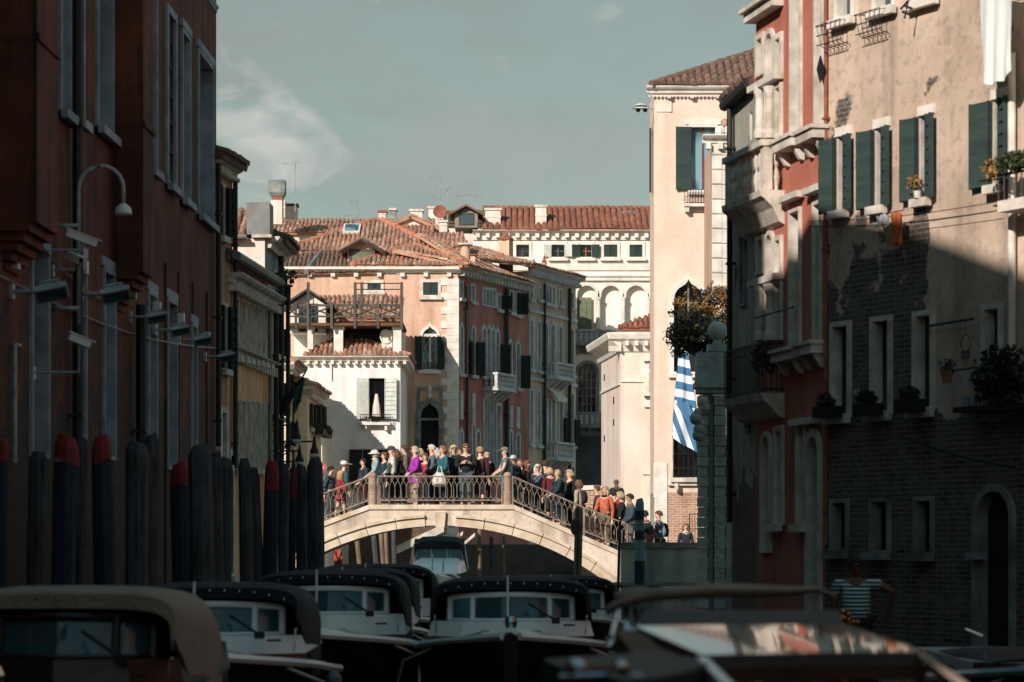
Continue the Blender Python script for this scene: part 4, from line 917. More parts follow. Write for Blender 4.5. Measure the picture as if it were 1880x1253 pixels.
# ---- white quoined house, only its corner shows
f = Fac('quoined_house', 'white stone corner with rusticated quoins standing in front of the pale house', 'house', 1309, 66, 1420, 66)
f.wall(salm, Z(262, 66), depth=3)
g = G(); z = 2.0; k = 0; zt = Z(275, 66)
while z < zt - .1:
    g.box(-.03, f.u(1347) if k % 2 else f.u(1340), -.05, .01, z, z + .36); g.box(-.03, f.u(1325), -.07, -.052, z + .02, z + .34); z += .38; k += 1
g.build('quoins', stone_w, f.root)
f.cornice(Z(250, 66), .2, .3, -.28, f.len, dent=.3, dw=.12, dh=.16, mat=stone_w)
f.roofpts([(.1, -.1, Z(247, 66)), (f.len, -.1, Z(247, 66)), (f.len, 1.4, Z(215, 67.4)), (.5, 1.4, Z(215, 67.4))], tile)
g = G()
for k in range(5): g.ball((f.u(1322) + k * .2, -.12, Z(246, 66) + .06), .13, 8)
g.build('scalloped_crest', stone_w, f.root)
# ================================================================= right bank near: drab house, red palace, ochre house
drab = plaster('drab_green_render', (176, 178, 160), (150, 152, 138), (104, 108, 100), .6, thr=.6, zlo=2.0, zhi=4.6, pscale=1.2, streak=2.5,
               brick=((120, 84, 66), (92, 64, 52), (112, 104, 92)))
f = Fac('drab_house', 'drab plastered house front with a dark gutter wedged between gate and red palace', 'house', 1344, 44.8, 1388, 42.65)
f.win(1376, 205, 1381, 258, fw=.0, mull=None, depth=.15, sill=False)
f.win(1362, 430, 1370, 560, fw=.05, fm=stone_d, mull=None, depth=.15, sill=False); f.win(1372, 735, 1378, 790, fw=.04, fm=stone_d, mull=None, depth=.12, sill=False)
zt = f.z(1366, 175); f.wall(drab, zt, depth=3)
G().tube([(-.1, -.12, zt + .02), (f.len, -.12, zt + .02)], .1, 8).build('gutter', iron, f.root)
f.roofpts([(-.1, -.15, zt + .1), (f.len, -.15, zt + .1), (f.len, 1.4, zt + .7), (-.1, 1.4, zt + .7)], tile_d)
f.pipe(1350, 190, 960, .05, iron, .1)
redm = plaster('venetian_red_render', (208, 116, 88), (186, 96, 72), (140, 74, 60), .6, streak=3.5, fine=.2)
f = Fac('red_palace', 'narrow venetian red palace with white stone balconies on the right bank', 'palace', 1388, 42.6, 1515, 39.2)
sw_ = stone
for a, b, c, d in ((1455, 1472, -80, 252), (1500, 1512, -90, 236), (1453, 1471, 388, 640), (1497, 1509, 374, 628)):
    f.win(a, c, b, d, fw=.04, fm=sw_, mull=(1, 2), depth=.2, pane=glass_b, sill=False)
    u0, u1 = f.u(a), f.u(b); z = f.z((a + b) / 2, d); g = G()
    g.box(u0 - .3, u1 + .22, -.26, -.002, z - .2, z - .06); g.box(u0 - .34, u1 + .26, -.3, -.002, z - .058, z + .0)
    for x in (u0 - .2, u1 + .05): g.prismx([(-.002, z - .42), (-.08, z - .4), (-.2, z - .202), (-.002, z - .202)], x, x + .1)
    g.build('sill_shelf', sw_, f.root)
    if c > 0: G().box(u0 - .22, u1 + .2, -.16, -.002, f.z(a, c) + .14, f.z(a, c) + .24).build('lintel_cornice', sw_, f.root)
for a, b in ((1393, 1403), (1409, 1422), (1427, 1436)):
    mid = a == 1409
    f.win(a, 60 if mid else 70, b, 135, 'round' if mid else 'rect', fw=.07, fm=sw_, mull=None, depth=.25, pane=pinkw, sill=False)
    f.win(a, 160, b, 252, fw=.05, fm=sw_, mull=None, depth=.3, pane=pinkw, sill=False)
    f.win(a, 430 if mid else 440, b, 500, 'round' if mid else 'rect', fw=.06, fm=stone, mull=None, depth=.25, sill=False)
    f.win(a, 520, b, 622, fw=.05, fm=stone, mull=None, depth=.3, sill=False)
f.win(1402, 800, 1416, 1010, 'round', fw=.08, fm=stone, mull=None, sill=False); f.win(1426, 790, 1438, 960, fw=.07, fm=stone, mull=None)
f.win(1468, 778, 1480, 960, fw=.08, fm=stone, mull=None, depth=.2); f.win(1486, 800, 1506, 1140, 'round', fw=.12, fm=stone, mull=None, name='door', sill=False)
G().box(f.u(1462), f.u(1507), -.14, -.003, f.z(1485, 780), f.z(1485, 768)).build('lintel_cornice', stone, f.root)
f.wall(redm, f.z(1450, -420), depth=6)
g = G(); g.box(f.u(1386), f.u(1439), -.2, -.003, f.z(1412, 28), f.z(1412, 12)); g.box(f.u(1386) - .03, f.u(1439) + .03, -.28, -.003, f.z(1412, 11.5), f.z(1412, 4)); g.build('window_cornice', sw_, f.root)
for px in (1405.5, 1424.5):
    for a, c, mt in ((255, 160, sw_), (625, 522, stone)):
        u, z0, z1 = f.u(px), f.z(px, a), f.z(px, c); G().lathe([(.1, 0), (.1, .1), (.075, .16), (.065, z1 - z0 - .2), (.1, z1 - z0 - .1), (.12, z1 - z0)], (u, -.1, z0), 12).build('column', mt, f.root, smooth=False)
for yy, mt in ((148, sw_), (510, stone)): G().box(f.u(1389), f.u(1439), -.17, -.003, f.z(1412, yy + 12), f.z(1412, yy)).build('imposts', mt, f.root)
# stone balcony
u0, u1 = -.6, f.u(1441); zf = f.z(1440, 350); zt = f.z(1440, 258); pj = .36; g = G()
g.prismx([(-.003, zf - .55), (-.1, zf - .5), (-.2, zf - .28), (-pj + .02, zf - .14), (-pj - .04, zf - .1), (-pj - .06, zf), (-.003, zf)], u0, u1)
B = g.build('balcony', sw_, f.root); g = G()
g.box(u0, u1 + .03, -pj - .05, -pj + .12, zt - .1, zt); g.box(u1 - .14, u1 + .03, -pj + .121, -.003, zt - .1, zt)
g.box(u1 - .16, u1 - .0, -pj, -pj + .15, zf + .003, zt - .103); g.box(u0 + .02, u0 + .18, -pj, -pj + .15, zf + .003, zt - .103)
g.box(u0 + .7, u0 + .86, -pj, -pj + .15, zf + .003, zt - .103)
h = zt - zf - .106
for k in range(9): g.lathe([(r, q * h) for r, q in ((.035, 0), (.035, .1), (.065, .28), (.05, .42), (.022, .52), (.05, .62), (.06, .78), (.03, .9), (.035, 1))], (u0 + .3 + k * .21, -pj + .07, zf + .003), 10)
g.lathe([(r, q * h) for r, q in ((.035, 0), (.035, .1), (.065, .28), (.05, .42), (.022, .52), (.05, .62), (.06, .78), (.03, .9), (.035, 1))], (u1 - .08, -.12, zf + .003), 10)
g.build('balustrade', sw_, B)
# iron balcony below
zf = f.z(1440, 722); zt = f.z(1440, 630); g = G()
g.prismx([(-.003, zf - .4), (-.12, zf - .36), (-.25, zf - .2), (-pj, zf - .12), (-pj - .05, zf), (-.003, zf)], u0, u1)
B = g.build('balcony', stone, f.root); g = G()
for q in (0.06, zt - zf - .14, zt - zf): g.tube([(u1, -.01, zf + q), (u1, -pj, zf + q), (u0, -pj, zf + q)], .018, 5)
for k in range(22): x = u1 - (u1 - u0) * k / 21; g.tube([(x, -pj, zf), (x, -pj, zt)], .01, 4)
for k in range(4): g.tube([(u1, -.05 - k * .09, zf), (u1, -.05 - k * .09, zt)], .01, 4)
g.build('railing', iron, B); leaves(G(), (u1 - .2, -pj + .1, zf + .55), .26, 220, .05).build('plant', leafd, B, recalc=False)
G().tube([(f.u(1440), -.5, f.z(1475, 576)), (f.u(1515), -.5, f.z(1475, 576))], .018, 5).build('rail_bar', iron, f.root)
# ---- ochre house
och = plaster('crumbling_ochre_render', (216, 190, 166), (182, 156, 134), (124, 110, 98), .6, thr=.60, zlo=3.2, zhi=8.6, pscale=.95, streak=2, fine=.6, keep=(2.75, 5.1, 4.6, 9.5), lime=.95,
              brick=((104, 72, 58), (58, 48, 44), (118, 118, 112)))
f = Fac('ochre_house', 'weathered ochre house with dark green shutters and bare brick on the right bank', 'house', 1516, 39.15, 1880, 35.1)
for a, b, c, d, l, r_, pl in ((1537, 1561, 250, 390, 172, 105, None), (1607, 1631, 235, 382, 172, 100, None), (1688, 1712, 212, 368, 172, 150, 'pot'), (1823, 1846, 182, 343, 176, 150, None)):
    Wd = f.win(a, c, b, d, fw=.0, fm=stone, mull=None, sh=(l, None), sm=shut_g, sw=.30 if a < 1800 else .38, pane=shut if a < 1800 else glass, sillw=.12, srails=7, proud=.05, depth=.2)
    u0, u1, z1, z0 = f.u(a), f.u(b), f.z((a + b) / 2, c), f.z((a + b) / 2, d)
    f.shutter(Wd, u1, -1, .15 if a < 1800 else .2, z0 + .02, z1 - .02, 166, shut_g, 0, -.08, 7)
    G().box(u0 - .02, u1 + .06, -.035, .006, z1 + .003, z1 + .14).build('lintel', stone_w, Wd)
    g = G()
    for k in range(7): zz = z0 + (z1 - z0) * (k + .5) / 7; g.box(u0 + .02, u1 - .02, .1, .12, zz - .015, zz + .015)
    g.box(u0 + .03, u0 + .06, .095, .0995, z0 + .05, z1 - .05)
    g.build('slats', shut_g, Wd)
    if pl: leaves(G(), (u0 + .12, -.17, z0 + .22), .15, 80, .035).build('flowers', leafa, Wd, recalc=False); G().lathe([(.045, 0), (.06, .1)], (u0 + .16, -.16, z0 + .02), 10).build('flower_pot', white, Wd)
for a, b, c, d in ((1540, 1567, -90, 32), (1610, 1642, -110, 14), (1685, 1720, -130, -3)): f.win(a, c, b, d, fw=.07, fm=stone_w, mull=(1, 1), pane=glass_b, depth=.2)
for a, b, c, d, pl in ((1531, 1560, 598, 762, 'dark'), (1605, 1635, 588, 757, 'dark'), (1683, 1713, 578, 750, 'dark'), (1810, 1838, 566, 690, None)):
    f.win(a, c, b, d, fw=.06, fm=stone, mull=(1, 0), mm=galv, pane=glass, depth=.2, plants=pl)
for a, b, c, d in ((1530, 1557, 922, 1010), (1603, 1633, 920, 1012), (1684, 1713, 918, 1014)): f.win(a, c, b, d, fw=.05, fm=stone_g, mull=None, depth=.2, sillw=.12)
f.win(1796, 900, 1858, 1190, 'round', fw=.09, fm=stone_g, mull=None, name='door', sill=False, depth=.22, pane=iron)
f.wall(och, f.z(1700, -420), u1=f.len + 6, depth=8)
G().box(f.u(1792), f.u(1812), -.2, -.003, f.z(1800, 1028), f.z(1800, 1014)).build('door_ledge', stone_d, f.root)
G().tube([(f.u(1868), -.1, f.z(1868, 660)), (f.u(1868), -.1, f.z(1868, 100))], .055, 10).build('downpipe', stone_w, f.root)
f.pipe(1521, -200, 1000, .03, terra, .05)
for px, py in ((1545, 66), (1617, 46)):            # wire cages for plants
    u, z = f.q(px, py); g = G()
    for k in range(6): g.tube([(u - .3 + k * .12, -.02, z + .2), (u - .3 + k * .12, -.25, z + .16), (u - .25 + k * .1, -.2, z - .14), (u - .25 + k * .1, -.02, z - .18)], .008, 4)
    for q in (.17, .02, -.12): g.tube([(u - .32, -.24 - q * .1, z + q), (u + .32, -.24 - q * .1, z + q)], .009, 4)
    g.build('wire_cage', iron, f.root)
u, z = f.q(1521, 128); G().prism([(u, z - .22), (u + .09, z), (u, z + .2), (u - .09, z)], -.16, -.14).tube([(u, -.15, z), (u, 0, z)], .015, 5).build('lamp_bracket', iron, f.root)
u, z = f.q(1690, 8); G().tube([(u - .4, -.05, z), (u + .1, -.3, z), (u + .04, -.32, z - .25)], .018, 5).build('iron_bracket', iron, f.root)
u, z = f.q(1750, 596); G().tube([(u - .45, -.12, z), (u + .6, -.12, z + .03)], .02, 5).build('rail_bar', iron, f.root)
# drying lines and gutter cable on the wall
g = G()
for (a, b), (c, d) in (((1500, 408), (1850, 372)), ((1500, 418), (1850, 388)), ((1670, 800), (1880, 858))):
    (ua, za), (ub, zb) = f.q(a, b), f.q(c, d); g.tube([(ua + (ub - ua) * k / 6, -.16, za + (zb - za) * k / 6 - .06 * math.sin(math.pi * k / 6)) for k in range(7)], .006 if b < 800 else .02, 4)
g.build('cable', iron, f.root)
OCH = f
G().box(-.02, f.len + 5.9, -.03, .006, 0, 1.15).build('darkened_base', M('dark_green_base', (52, 58, 48), (30, 34, 30), 2.5, (1, 1, .5), bump=.5), f.root)  # dark greenish band along the foot of the wall
# balcony clutter at the right edge
def wallthing(name, label, cat, px, py, off=0): return onwall(OCH, name, label, cat, px, py, off)
t = wallthing('balcony', 'small iron balcony full of flowers at the right edge of the photo', 'balcony', 1897, 372)
G().box(-.15, 1.2, -.5, -.003, -.15, 0).build('slab', stone, t); g = G()
for k in range(10): g.tube([(-.15 + k * .12, -.48, 0), (-.15 + k * .12, -.48, .35)], .012, 4)
g.tube([(-.18, -.48, .35), (1.2, -.48, .35)], .018, 4); g.tube([(-.55, -.48, .33), (-.1, -.48, .3)], .015, 4); g.build('railing', iron, t)
leaves(G(), (.2, -.5, .5), .4, 420, .05, (1, .4, .35)).build('flowers', leafm, t, recalc=False); leaves(G(), (-.25, -.5, .45), .16, 120, .045).build('flowers', leafa, t, recalc=False)
t = wallthing('flower_shelf', 'dark ledge crowded with pots and plants at the right edge below the balcony', 'shelf', 1850, 740)
G().box(-.7, .9, -.4, -.003, -.12, -.04).build('shelf', iron, t); leaves(G(), (.2, -.3, .35), .5, 700, .06, (1.2, .4, .9)).build('foliage', leafd, t, recalc=False)
for x, z, c, mt in ((-.55, -.04, .07, M('blue_pot', (110, 150, 170), (90, 130, 150))), (-.4, -.04, .07, stone_d), (-.1, -.04, .08, terra)):
    G().lathe([(c * .7, 0), (c, c * 2)], (x, -.28, z + .003), 10).build('pot', mt, t)
t = wallthing('hanging_pot', 'small flower pot on an iron arm left of the crowded ledge', 'plant pot', 1775, 690)
G().lathe([(.06, -.12), (.1, .06)], (0, -.35, 0), 10).build('pot', terra, t); G().tube([(0, -.35, .05), (.4, -.2, .08), (.5, 0, .06)], .015, 4).build('arm', iron, t); leaves(G(), (0, -.35, .12), .12, 60, .04).build('plant', leafd, t, recalc=False)
t = wallthing('dream_catcher', 'small ring of hanging beads below the iron bar on the ochre wall', 'ornament', 1785, 632)
g = G(); g.tube([(.1 * math.cos(a * .524), -.12, .13 * math.sin(a * .524)) for a in range(13)], .008, 4)
for k in range(5): g.tube([(-.08 + .04 * k, -.12, -.1), (-.08 + .04 * k, -.12, -.22)], .012, 4)
g.tube([(0, -.12, .13), (0, -.12, .38)], .005, 4); g.build('ring', iron, t)
cloth_o = M('orange_cloth', (226, 104, 48), (196, 84, 40), 5, bump=.2); cloth_w = M('white_laundry', (226, 232, 232), (200, 208, 210), 2, (1, 1, .3), bump=.2)
def sheet(name, label, px, py, w_, h, mt, off, rag=.06, cat='laundry', seg=12):
    t = wallthing(name, label, cat, px, py, 0); vs = []; fs = []
    for s_ in (0, .012):
        for j in range(9):
            for i in range(seg + 1):
                a = i / seg; b = j / 8; x = (a - .5) * w_ * (1 + .05 * math.sin(b * 5)); yv = -off - s_ + rag * math.sin(a * 17 + b * 2) * (.3 + b)
                vs.append((x, yv, -b * h * (1 - .1 * abs(a - .5) ** 2 * 4) - .03 * math.sin(a * 9)))
    n = seg + 1
    for s_ in (0, 1):
        for j in range(8):
            for i in range(seg): q = s_ * 9 * n + j * n + i; fs.append((q, q + 1, q + n + 1, q + n))
    G().add(vs, fs).build('cloth', mt, t, smooth=True, recalc=False); G().tube([(-w_ * .7, -off - .005, .01), (w_ * .7, -off - .005, .01)], .008, 4).build('line', iron, t)
sheet('laundry', 'white sheet hanging at the top right corner', 1882, -40, .64, 1.5, cloth_w, .5, .025)
sheet('laundry', 'orange cloth drying on the line between two shutters', 1672, 392, .26, .48, cloth_o, .25, .05)
sheet('laundry', 'small pale cloths pegged on the line at the shadow edge', 1642, 396, .3, .16, cloth_w, .2, .03)

# ---- unseen palaces along the bank and behind, added to keep skylight off the boats
def sidepalace(label, ax, ay, bx, by, h, mt):
    f = Fac('palace', label, 'palace', CX + F * ax / 30, 30, CX + F * bx / 30, 30); f.A = Vector((ax, ay)); f.B = Vector((bx, by)); f.d = (f.B - f.A).normalized(); f.len = (f.B - f.A).length
    f.root.location = (ax, ay, 0); f.root.rotation_euler = (0, 0, math.atan2(f.d.y, f.d.x)); n = int(f.len / 3.2)
    for k in range(n):
        u = (k + .5) * f.len / n
        for z in (2.2, 6.0): f.win(0, 0, 0, 0, uv=(u - .5, u + .5, z, z + 2.1), fm=stone_d, mull=(1, 2), fw=.12)
    f.wall(mt, h, depth=6); f.cornice(h, .3, .3, dent=.5); return f
sidepalace('unseen brown palace on the right bank just outside the photo', 10.35, 29.4, 8.6, 4, 11, brown)
sidepalace('unseen ochre palace on the right bank behind the photographer', 8.6, 3.9, 8.6, -36, 10, och)
sidepalace('unseen red house closing the canal behind the photographer', 9.5, -38, -9.5, -38, 9, reds)
# ================================================================= bridge
bst = plaster('bridge_stone', (226, 210, 190), (200, 180, 158), (128, 112, 98), .6, streak=2.0, fine=.5)
bcop = M('bridge_coping', (222, 206, 186), (190, 166, 130), 2.2, bump=.3)
YBR = 75.0
br = thing('bridge', 'pale stone arch bridge with iron railings crowded with people', 'bridge', (0, YBR, 0))
TOP = [(475, 1003), (591, 959), (678, 927), (943, 927), (1072, 984), (1142, 1014)]
TP = [(X(a, YBR), Z(b, YBR)) for a, b in TOP]
AX, AR, AZ = X(808, YBR), 7.98, Z(965, YBR) - 7.98
def arc(r, n=40, lim=.64): return [(AX + r * math.sin(t), AZ + r * math.cos(t)) for t in [(-lim + 2 * lim * k / n) for k in range(n + 1)]]
ia = [(x, z) for x, z in arc(AR, 44, .92) if z > .02]
body = [(TP[0][0] - 1.6, 0), ] + [(TP[0][0] - 1.6, TP[0][1] - .3)] + [(x, z - .14) for x, z in TP] + [(TP[-1][0] + .02, 0)]
def spandrel(y0, y1, name):
    bm = bmesh.new(); out = [(TP[0][0] - 1.6, 0)] + ia + [(TP[-1][0] + .02, 0)] + [(x, z - .142) for x, z in TP[::-1]] + [(TP[0][0] - 1.6, TP[0][1] - .4)]
    v = [bm.verts.new((x, y0, z)) for x, z in out]; e = [bm.edges.new((v[i], v[(i + 1) % len(v)])) for i in range(len(v))]
    bmesh.ops.triangle_fill(bm, use_beauty=True, use_dissolve=False, edges=e, normal=(0, -1, 0))
    w_ = [bm.verts.new((x, y1, z)) for x, z in out]; e = [bm.edges.new((w_[i], w_[(i + 1) % len(w_)])) for i in range(len(w_))]
    bmesh.ops.triangle_fill(bm, use_beauty=True, use_dissolve=False, edges=e, normal=(0, 1, 0))
    for i in range(len(v)): j = (i + 1) % len(v); bm.faces.new((v[i], v[j], w_[j], w_[i]))
    bmesh.ops.recalc_face_normals(bm, faces=bm.faces); me = bpy.data.meshes.new(name); bm.to_mesh(me); bm.free(); me.materials.append(bst)
    o = bpy.data.objects.new(name, me); C.objects.link(o); o.parent = br
spandrel(0, 3.4, 'arch_wall')
def deckz(x):
    for (a, za), (b, zb) in zip(TP, TP[1:]):
        if x <= b: return za + (zb - za) * (x - a) / (b - a)
    return TP[-1][1]
gf_ = G(); g2 = G()
for (a, za), (b, zb) in zip(TP, TP[1:]):
    n = max(1, int((b - a) / 1.1))
    for k in range(n):
        p, q = a + (b - a) * k / n, a + (b - a) * (k + 1) / n; zp, zq = za + (zb - za) * k / n, za + (zb - za) * (k + 1) / n; e = .004
        for y0, y1, g in ((-.06, .3, gf_), (3.1, 3.46, g2)): g.hexa([(p + e, y0, zp - .138), (q - e, y0, zq - .138), (q - e, y1, zq - .138), (p + e, y1, zp - .138), (p + e, y0, zp), (q - e, y0, zq), (q - e, y1, zq), (p + e, y1, zp)])
gf_.build('coping', bcop, br); g2.build('coping', bcop, br)
g = G(); K = 15
for k in range(K):
    t0, t1 = -.80 + 1.6 * k / K + .0015, -.80 + 1.6 * (k + 1) / K - .0015
    if k == K // 2: g.build('arch_ring', bcop, br); g = G(); continue
    for (r0, r1, pr) in ((AR - .015, AR + .24, .05), (AR + .243, AR + .33, .13)):
        pts = [(AX + r0 * math.sin(t), AZ + r0 * math.cos(t)) for t in (t0, (t0 * 2 + t1) / 3, (t0 + 2 * t1) / 3, t1)]; po = [(AX + r1 * math.sin(t), AZ + r1 * math.cos(t)) for t in (t1, (t0 + 2 * t1) / 3, (t0 * 2 + t1) / 3, t0)]
        if min(p[1] for p in pts) > 0: g.prism(pts + po, -pr, .1)
g.build('arch_ring', bcop, br)
G().prism([(AX - .13, AZ + AR - .05), (AX + .13, AZ + AR - .05), (AX + .17, AZ + AR + .40), (AX - .17, AZ + AR + .40)], -.13, .12).build('keystone', bcop, br)
railm = M('beige_painted_iron', (160, 142, 122), (124, 106, 92), 6, rough=.6, bump=.1)
def railing(x0, z0, x1, z1, y):
    H_ = .83; g = G(); zr = lambda x: z0 + (z1 - z0) * (x - x0) / (x1 - x0)
    for q, r in ((H_, .024), (.13, .02)): g.tube([(x0, y, z0 + q), (x1, y, z1 + q)], r, 6)
    n = max(2, int(round((x1 - x0) / .162))); p = (x1 - x0) / n
    for k in range(n + 1):
        x = x0 + k * p
        for s_ in (-1, 1):
            pts = [(x + s_ * p * .78, H_ - .01), (x + s_ * p * .5, .70), (x + s_ * p * .28, .655), (x + s_ * p * .08, .58), (x, .5), (x, .3), (x + s_ * p * .1, .22), (x + s_ * p * .5, .145)]
            pts = [q for q in pts if x0 - .01 <= q[0] <= x1 + .01]
            if len(pts) > 1: g.tube([(a, y + .006 * s_, zr(a) + b) for a, b in pts], .0095, 4, caps=False)
    for x in (x0, x1): g.tube([(x, y, zr(x)), (x, y, zr(x) + H_)], .022, 6)
    m = max(1, int((x1 - x0) / 1.3))
    for k in range(1, m): x = x0 + (x1 - x0) * k / m; g.tube([(x, y, zr(x)), (x, y, zr(x) + .13)], .018, 5)
    return g.build('railing', railm, br)
xa, xb = X(690, YBR), X(925, YBR)
for y in (.12, 3.28):
    railing(TP[0][0], TP[0][1], X(677, YBR), TP[2][1], y); railing(xa + .06, TP[2][1], xb - .05, TP[3][1], y); railing(X(941, YBR), TP[3][1], TP[4][0], TP[4][1], y); railing(TP[4][0] + .02, TP[4][1], X(1152, YBR), TP[5][1] - .02, y)
    for px in (684, 932): G().lathe([(.13, 0), (.12, .1), (.115, .3), (.125, .32), (.125, .36), (.11, .38), (.105, .8), (.12, .84), (.1, .92), (.04, .96)], (X(px, YBR), y, TP[2][1]), 14).build('rail_post', M('bollard_paint', (176, 148, 122), (140, 112, 90), 4), br, smooth=False)
# stone-paved deck of the bridge
g = G()
for (a, za), (b, zb) in zip(TP, TP[1:]): g.hexa([(a, .301, za - .3), (b, .301, zb - .3), (b, 3.09, zb - .3), (a, 3.09, za - .3), (a, .301, za - .06), (b, .301, zb - .06), (b, 3.09, zb - .06), (a, 3.09, za - .06)])
g.build('deck', pave, br)
def onbridge(px, Y): return deckz(X(px, Y)) - .06
# ================================================================= embankment, gate, second parapet
f = Fac('embankment_wall', 'grey green rendered embankment wall with a rounded stone lip right of the bridge', 'wall', 1141, 71.0, 1296, 71.0)
G().box(0, f.len, 0, 1.1, 0, Z(1006, 71)).build('wall', plaster('grey_green_render', (160, 170, 160), (132, 144, 136), (88, 98, 92), .6, streak=2), f.root)
G().box(-.06, f.len + .04, -.07, 1.12, Z(1006, 71) + .003, Z(996, 71)).build('coping', quay, f.root)
G().prismx([(-.003, Z(1080, 71)), (-.14, Z(1079, 71)), (-.18, Z(1074, 71)), (-.14, Z(1070, 71)), (-.003, Z(1069, 71))], -.25, f.len).build('stone_lip', quay, f.root)
f = Fac('brick_parapet', 'brick parapet with sloping white coping behind the right end of the bridge', 'wall', 1066, 80.5, 1200, 80.5)
pp = [(1066, 892), (1100, 891), (1122, 906), (1200, 962)]; pts = [(f.u(a), Z(b, 80.5)) for a, b in pp]
G().prism([(0, 0.5), (f.len, .5)] + [(x, z - .15) for x, z in pts[::-1]], 0, .3).build('brickwork', bm_, f.root)
g = G()
for (a, za), (b, zb) in zip(pts, pts[1:]): g.hexa([(a, -.05, za - .145), (b, -.05, zb - .145), (b, .35, zb - .145), (a, .35, za - .145), (a, -.05, za), (b, -.05, zb), (b, .35, zb), (a, .35, za)])
g.build('coping', stone_w, f.root)
# under the far side of the arch: quay wall with a pale diagonal string of steps
f = Fac('brick_quay', 'brick quay wall with pale diagonal stone strips seen under the arch', 'wall', 640, 88.5, 905, 88.5)
G().box(0, f.len * .62, 0, 1, -.5, Z(962, 88.5) + .2).build('brickwork', MB('dark_quay_brick', (112, 72, 54), (78, 52, 42), (104, 92, 80)), f.root)  # brick colour darkened to stand for shade under the arch
g = G()
for (a, b), (c, d), w_ in (((728, 1003), (815, 962), .28), ((790, 1030), (850, 975), .12), ((812, 1030), (872, 978), .12)):
    xA, zA, xB, zB = f.u(a), Z(b, 88.5), f.u(c), Z(d, 88.5); g.hexa([(xA, -.06, zA - w_), (xB, -.06, zB - w_), (xB, -.003, zB - w_), (xA, -.003, zA - w_), (xA, -.06, zA), (xB, -.06, zB), (xB, -.003, zB), (xA, -.003, zA)])
    g.build('stone_strip', stone, f.root); g = G()
rd = thing('red_gate', 'small orange red panel with a dark cross brace glimpsed under the left of the arch', 'gate', (X(621, 80), 80, Z(1046, 80)))
red = M('orange_red_paint', (214, 84, 52), (176, 60, 40), 4); G().box(-.13, .13, -.03, .03, 0, .62).build('panel', red, rd); g = G()
for s_ in (-1, 1): g.tube([(-.13 * s_, -.04, 0), (.13 * s_, -.04, .6)], .02, 4)
g.build('cross_brace', iron, rd)
# gate pillar with stone ball
gst = plaster('gate_stone', (186, 192, 182), (150, 158, 150), (92, 100, 96), .6, streak=2.2, fine=.6)
f = Fac('gate_pillar', 'weathered rusticated stone gate pillar topped by a ball beside the drab house', 'gate', 1284, 55.5, 1350, 55.5)
z = lambda py: Z(py, 55.5); u = f.u; g = G()
for k in range(22):
    zz = 1.0 + k * .22
    if zz + .2 > z(725): break
    for a, b in ((1284, 1299), (1312, 1331)): g.box(u(a) - (.015 if k % 2 else 0), u(b) + (.015 if k % 2 else 0), -.06 - .02 * (k % 2), .5, zz, zz + .205)
g.build('rusticated_shaft', gst, f.root)
G().box(u(1299) + .03, u(1312) - .03, .1, .5, 1, z(722)).box(u(1331) + .03, u(1352), .05, .5, 1, z(800)).build('recess_wall', gst, f.root)
G().box(u(1280), u(1340), -.12, .6, z(722), z(713)).box(u(1276), u(1342), -.2, .66, z(712.6), z(702)).build('cornice', gst, f.root)
G().prism([(u(1278), z(701.5)), (u(1345), z(701.5)), (u(1338), z(646)), (u(1280), z(648))], -.1, .5).box(u(1300), u(1334), -.08, .48, z(645.6), z(632)).build('block', gst, f.root)
G().lathe([(.13, 0), (.09, .05), (.08, .1)], (u(1318), .15, z(631.6)), 12).ball((u(1318), .15, z(607)), .215, 20).build('ball', gst, f.root, smooth=True)
g = G()
random.seed(3)
for k in range(7): g.ball((u(1284) + random.uniform(-.08, .1), -.15, z(800) + k * .12), random.uniform(.1, .16), 8)
g.build('carved_bracket', gst, f.root)
# tree behind the gate
def branch(g, p, d, L_, r, n, tips):
    q = p + d * L_; m = p.lerp(q, .5) + Vector((random.uniform(-.04, .04), random.uniform(-.04, .04), .03)) * L_; g.tube([p, m, q], [r, r * .85, r * .7], 6)
    if n == 0: tips.append(q); return
    for _ in range(3):
        dd = (d + Vector((random.gauss(0, .5), random.gauss(0, .5), random.uniform(-.15, .5)))).normalized(); branch(g, q, dd, L_ * .72, r * .62, n - 1, tips)
random.seed(11)
tr = thing('tree', 'bushy tree turning orange at the top behind the stone ball', 'tree', (X(1318, 62), 62, 1.45))
g = G(); tips = []; branch(g, Vector((0, 0, 0)), Vector((-.06, 0, 1)).normalized(), 5.6, .12, 0, tips); p = tips[0]; tips = []
for a in range(5): branch(g, p, Vector((math.cos(a * 1.26) * .8 - .1, math.sin(a * 1.26) * .6, .55)).normalized(), .45, .06, 2, tips)
g.build('trunk', oldwood, tr)
gd, ga = G(), G()
for q in tips: leaves(gd if q.z < 4.5 or random.random() < .35 else ga, q, .26, 70, .05)
CL = [(random.gauss(1304, 30), random.gauss(602, 36)) for _ in range(120)]
for px, py in CL + [(1250, 640), (1262, 600), (1275, 570), (1290, 548), (1310, 540), (1330, 545), (1345, 560), (1285, 600), (1265, 630), (1300, 585), (1245, 650), (1330, 600), (1325, 525)]:
    if not 1232 < px < 1346 or py > 668 or py < 520 + abs(px - 1315) * .55: continue
    rc = random.uniform(.08, .24)
    if px < 1262 and py > 600 and random.random() < .6: continue
    c_ = (X(px, 62) - tr.location.x, random.uniform(-.5, .5), Z(py, 62) - 1.45)
    leaves(ga if (py < 580 and random.random() < .7) else gd, c_, rc, int(3000 * rc * rc) + 22, .036, (1.1, 1, .8))
    tb = Vector(c_); tips.append(tb)
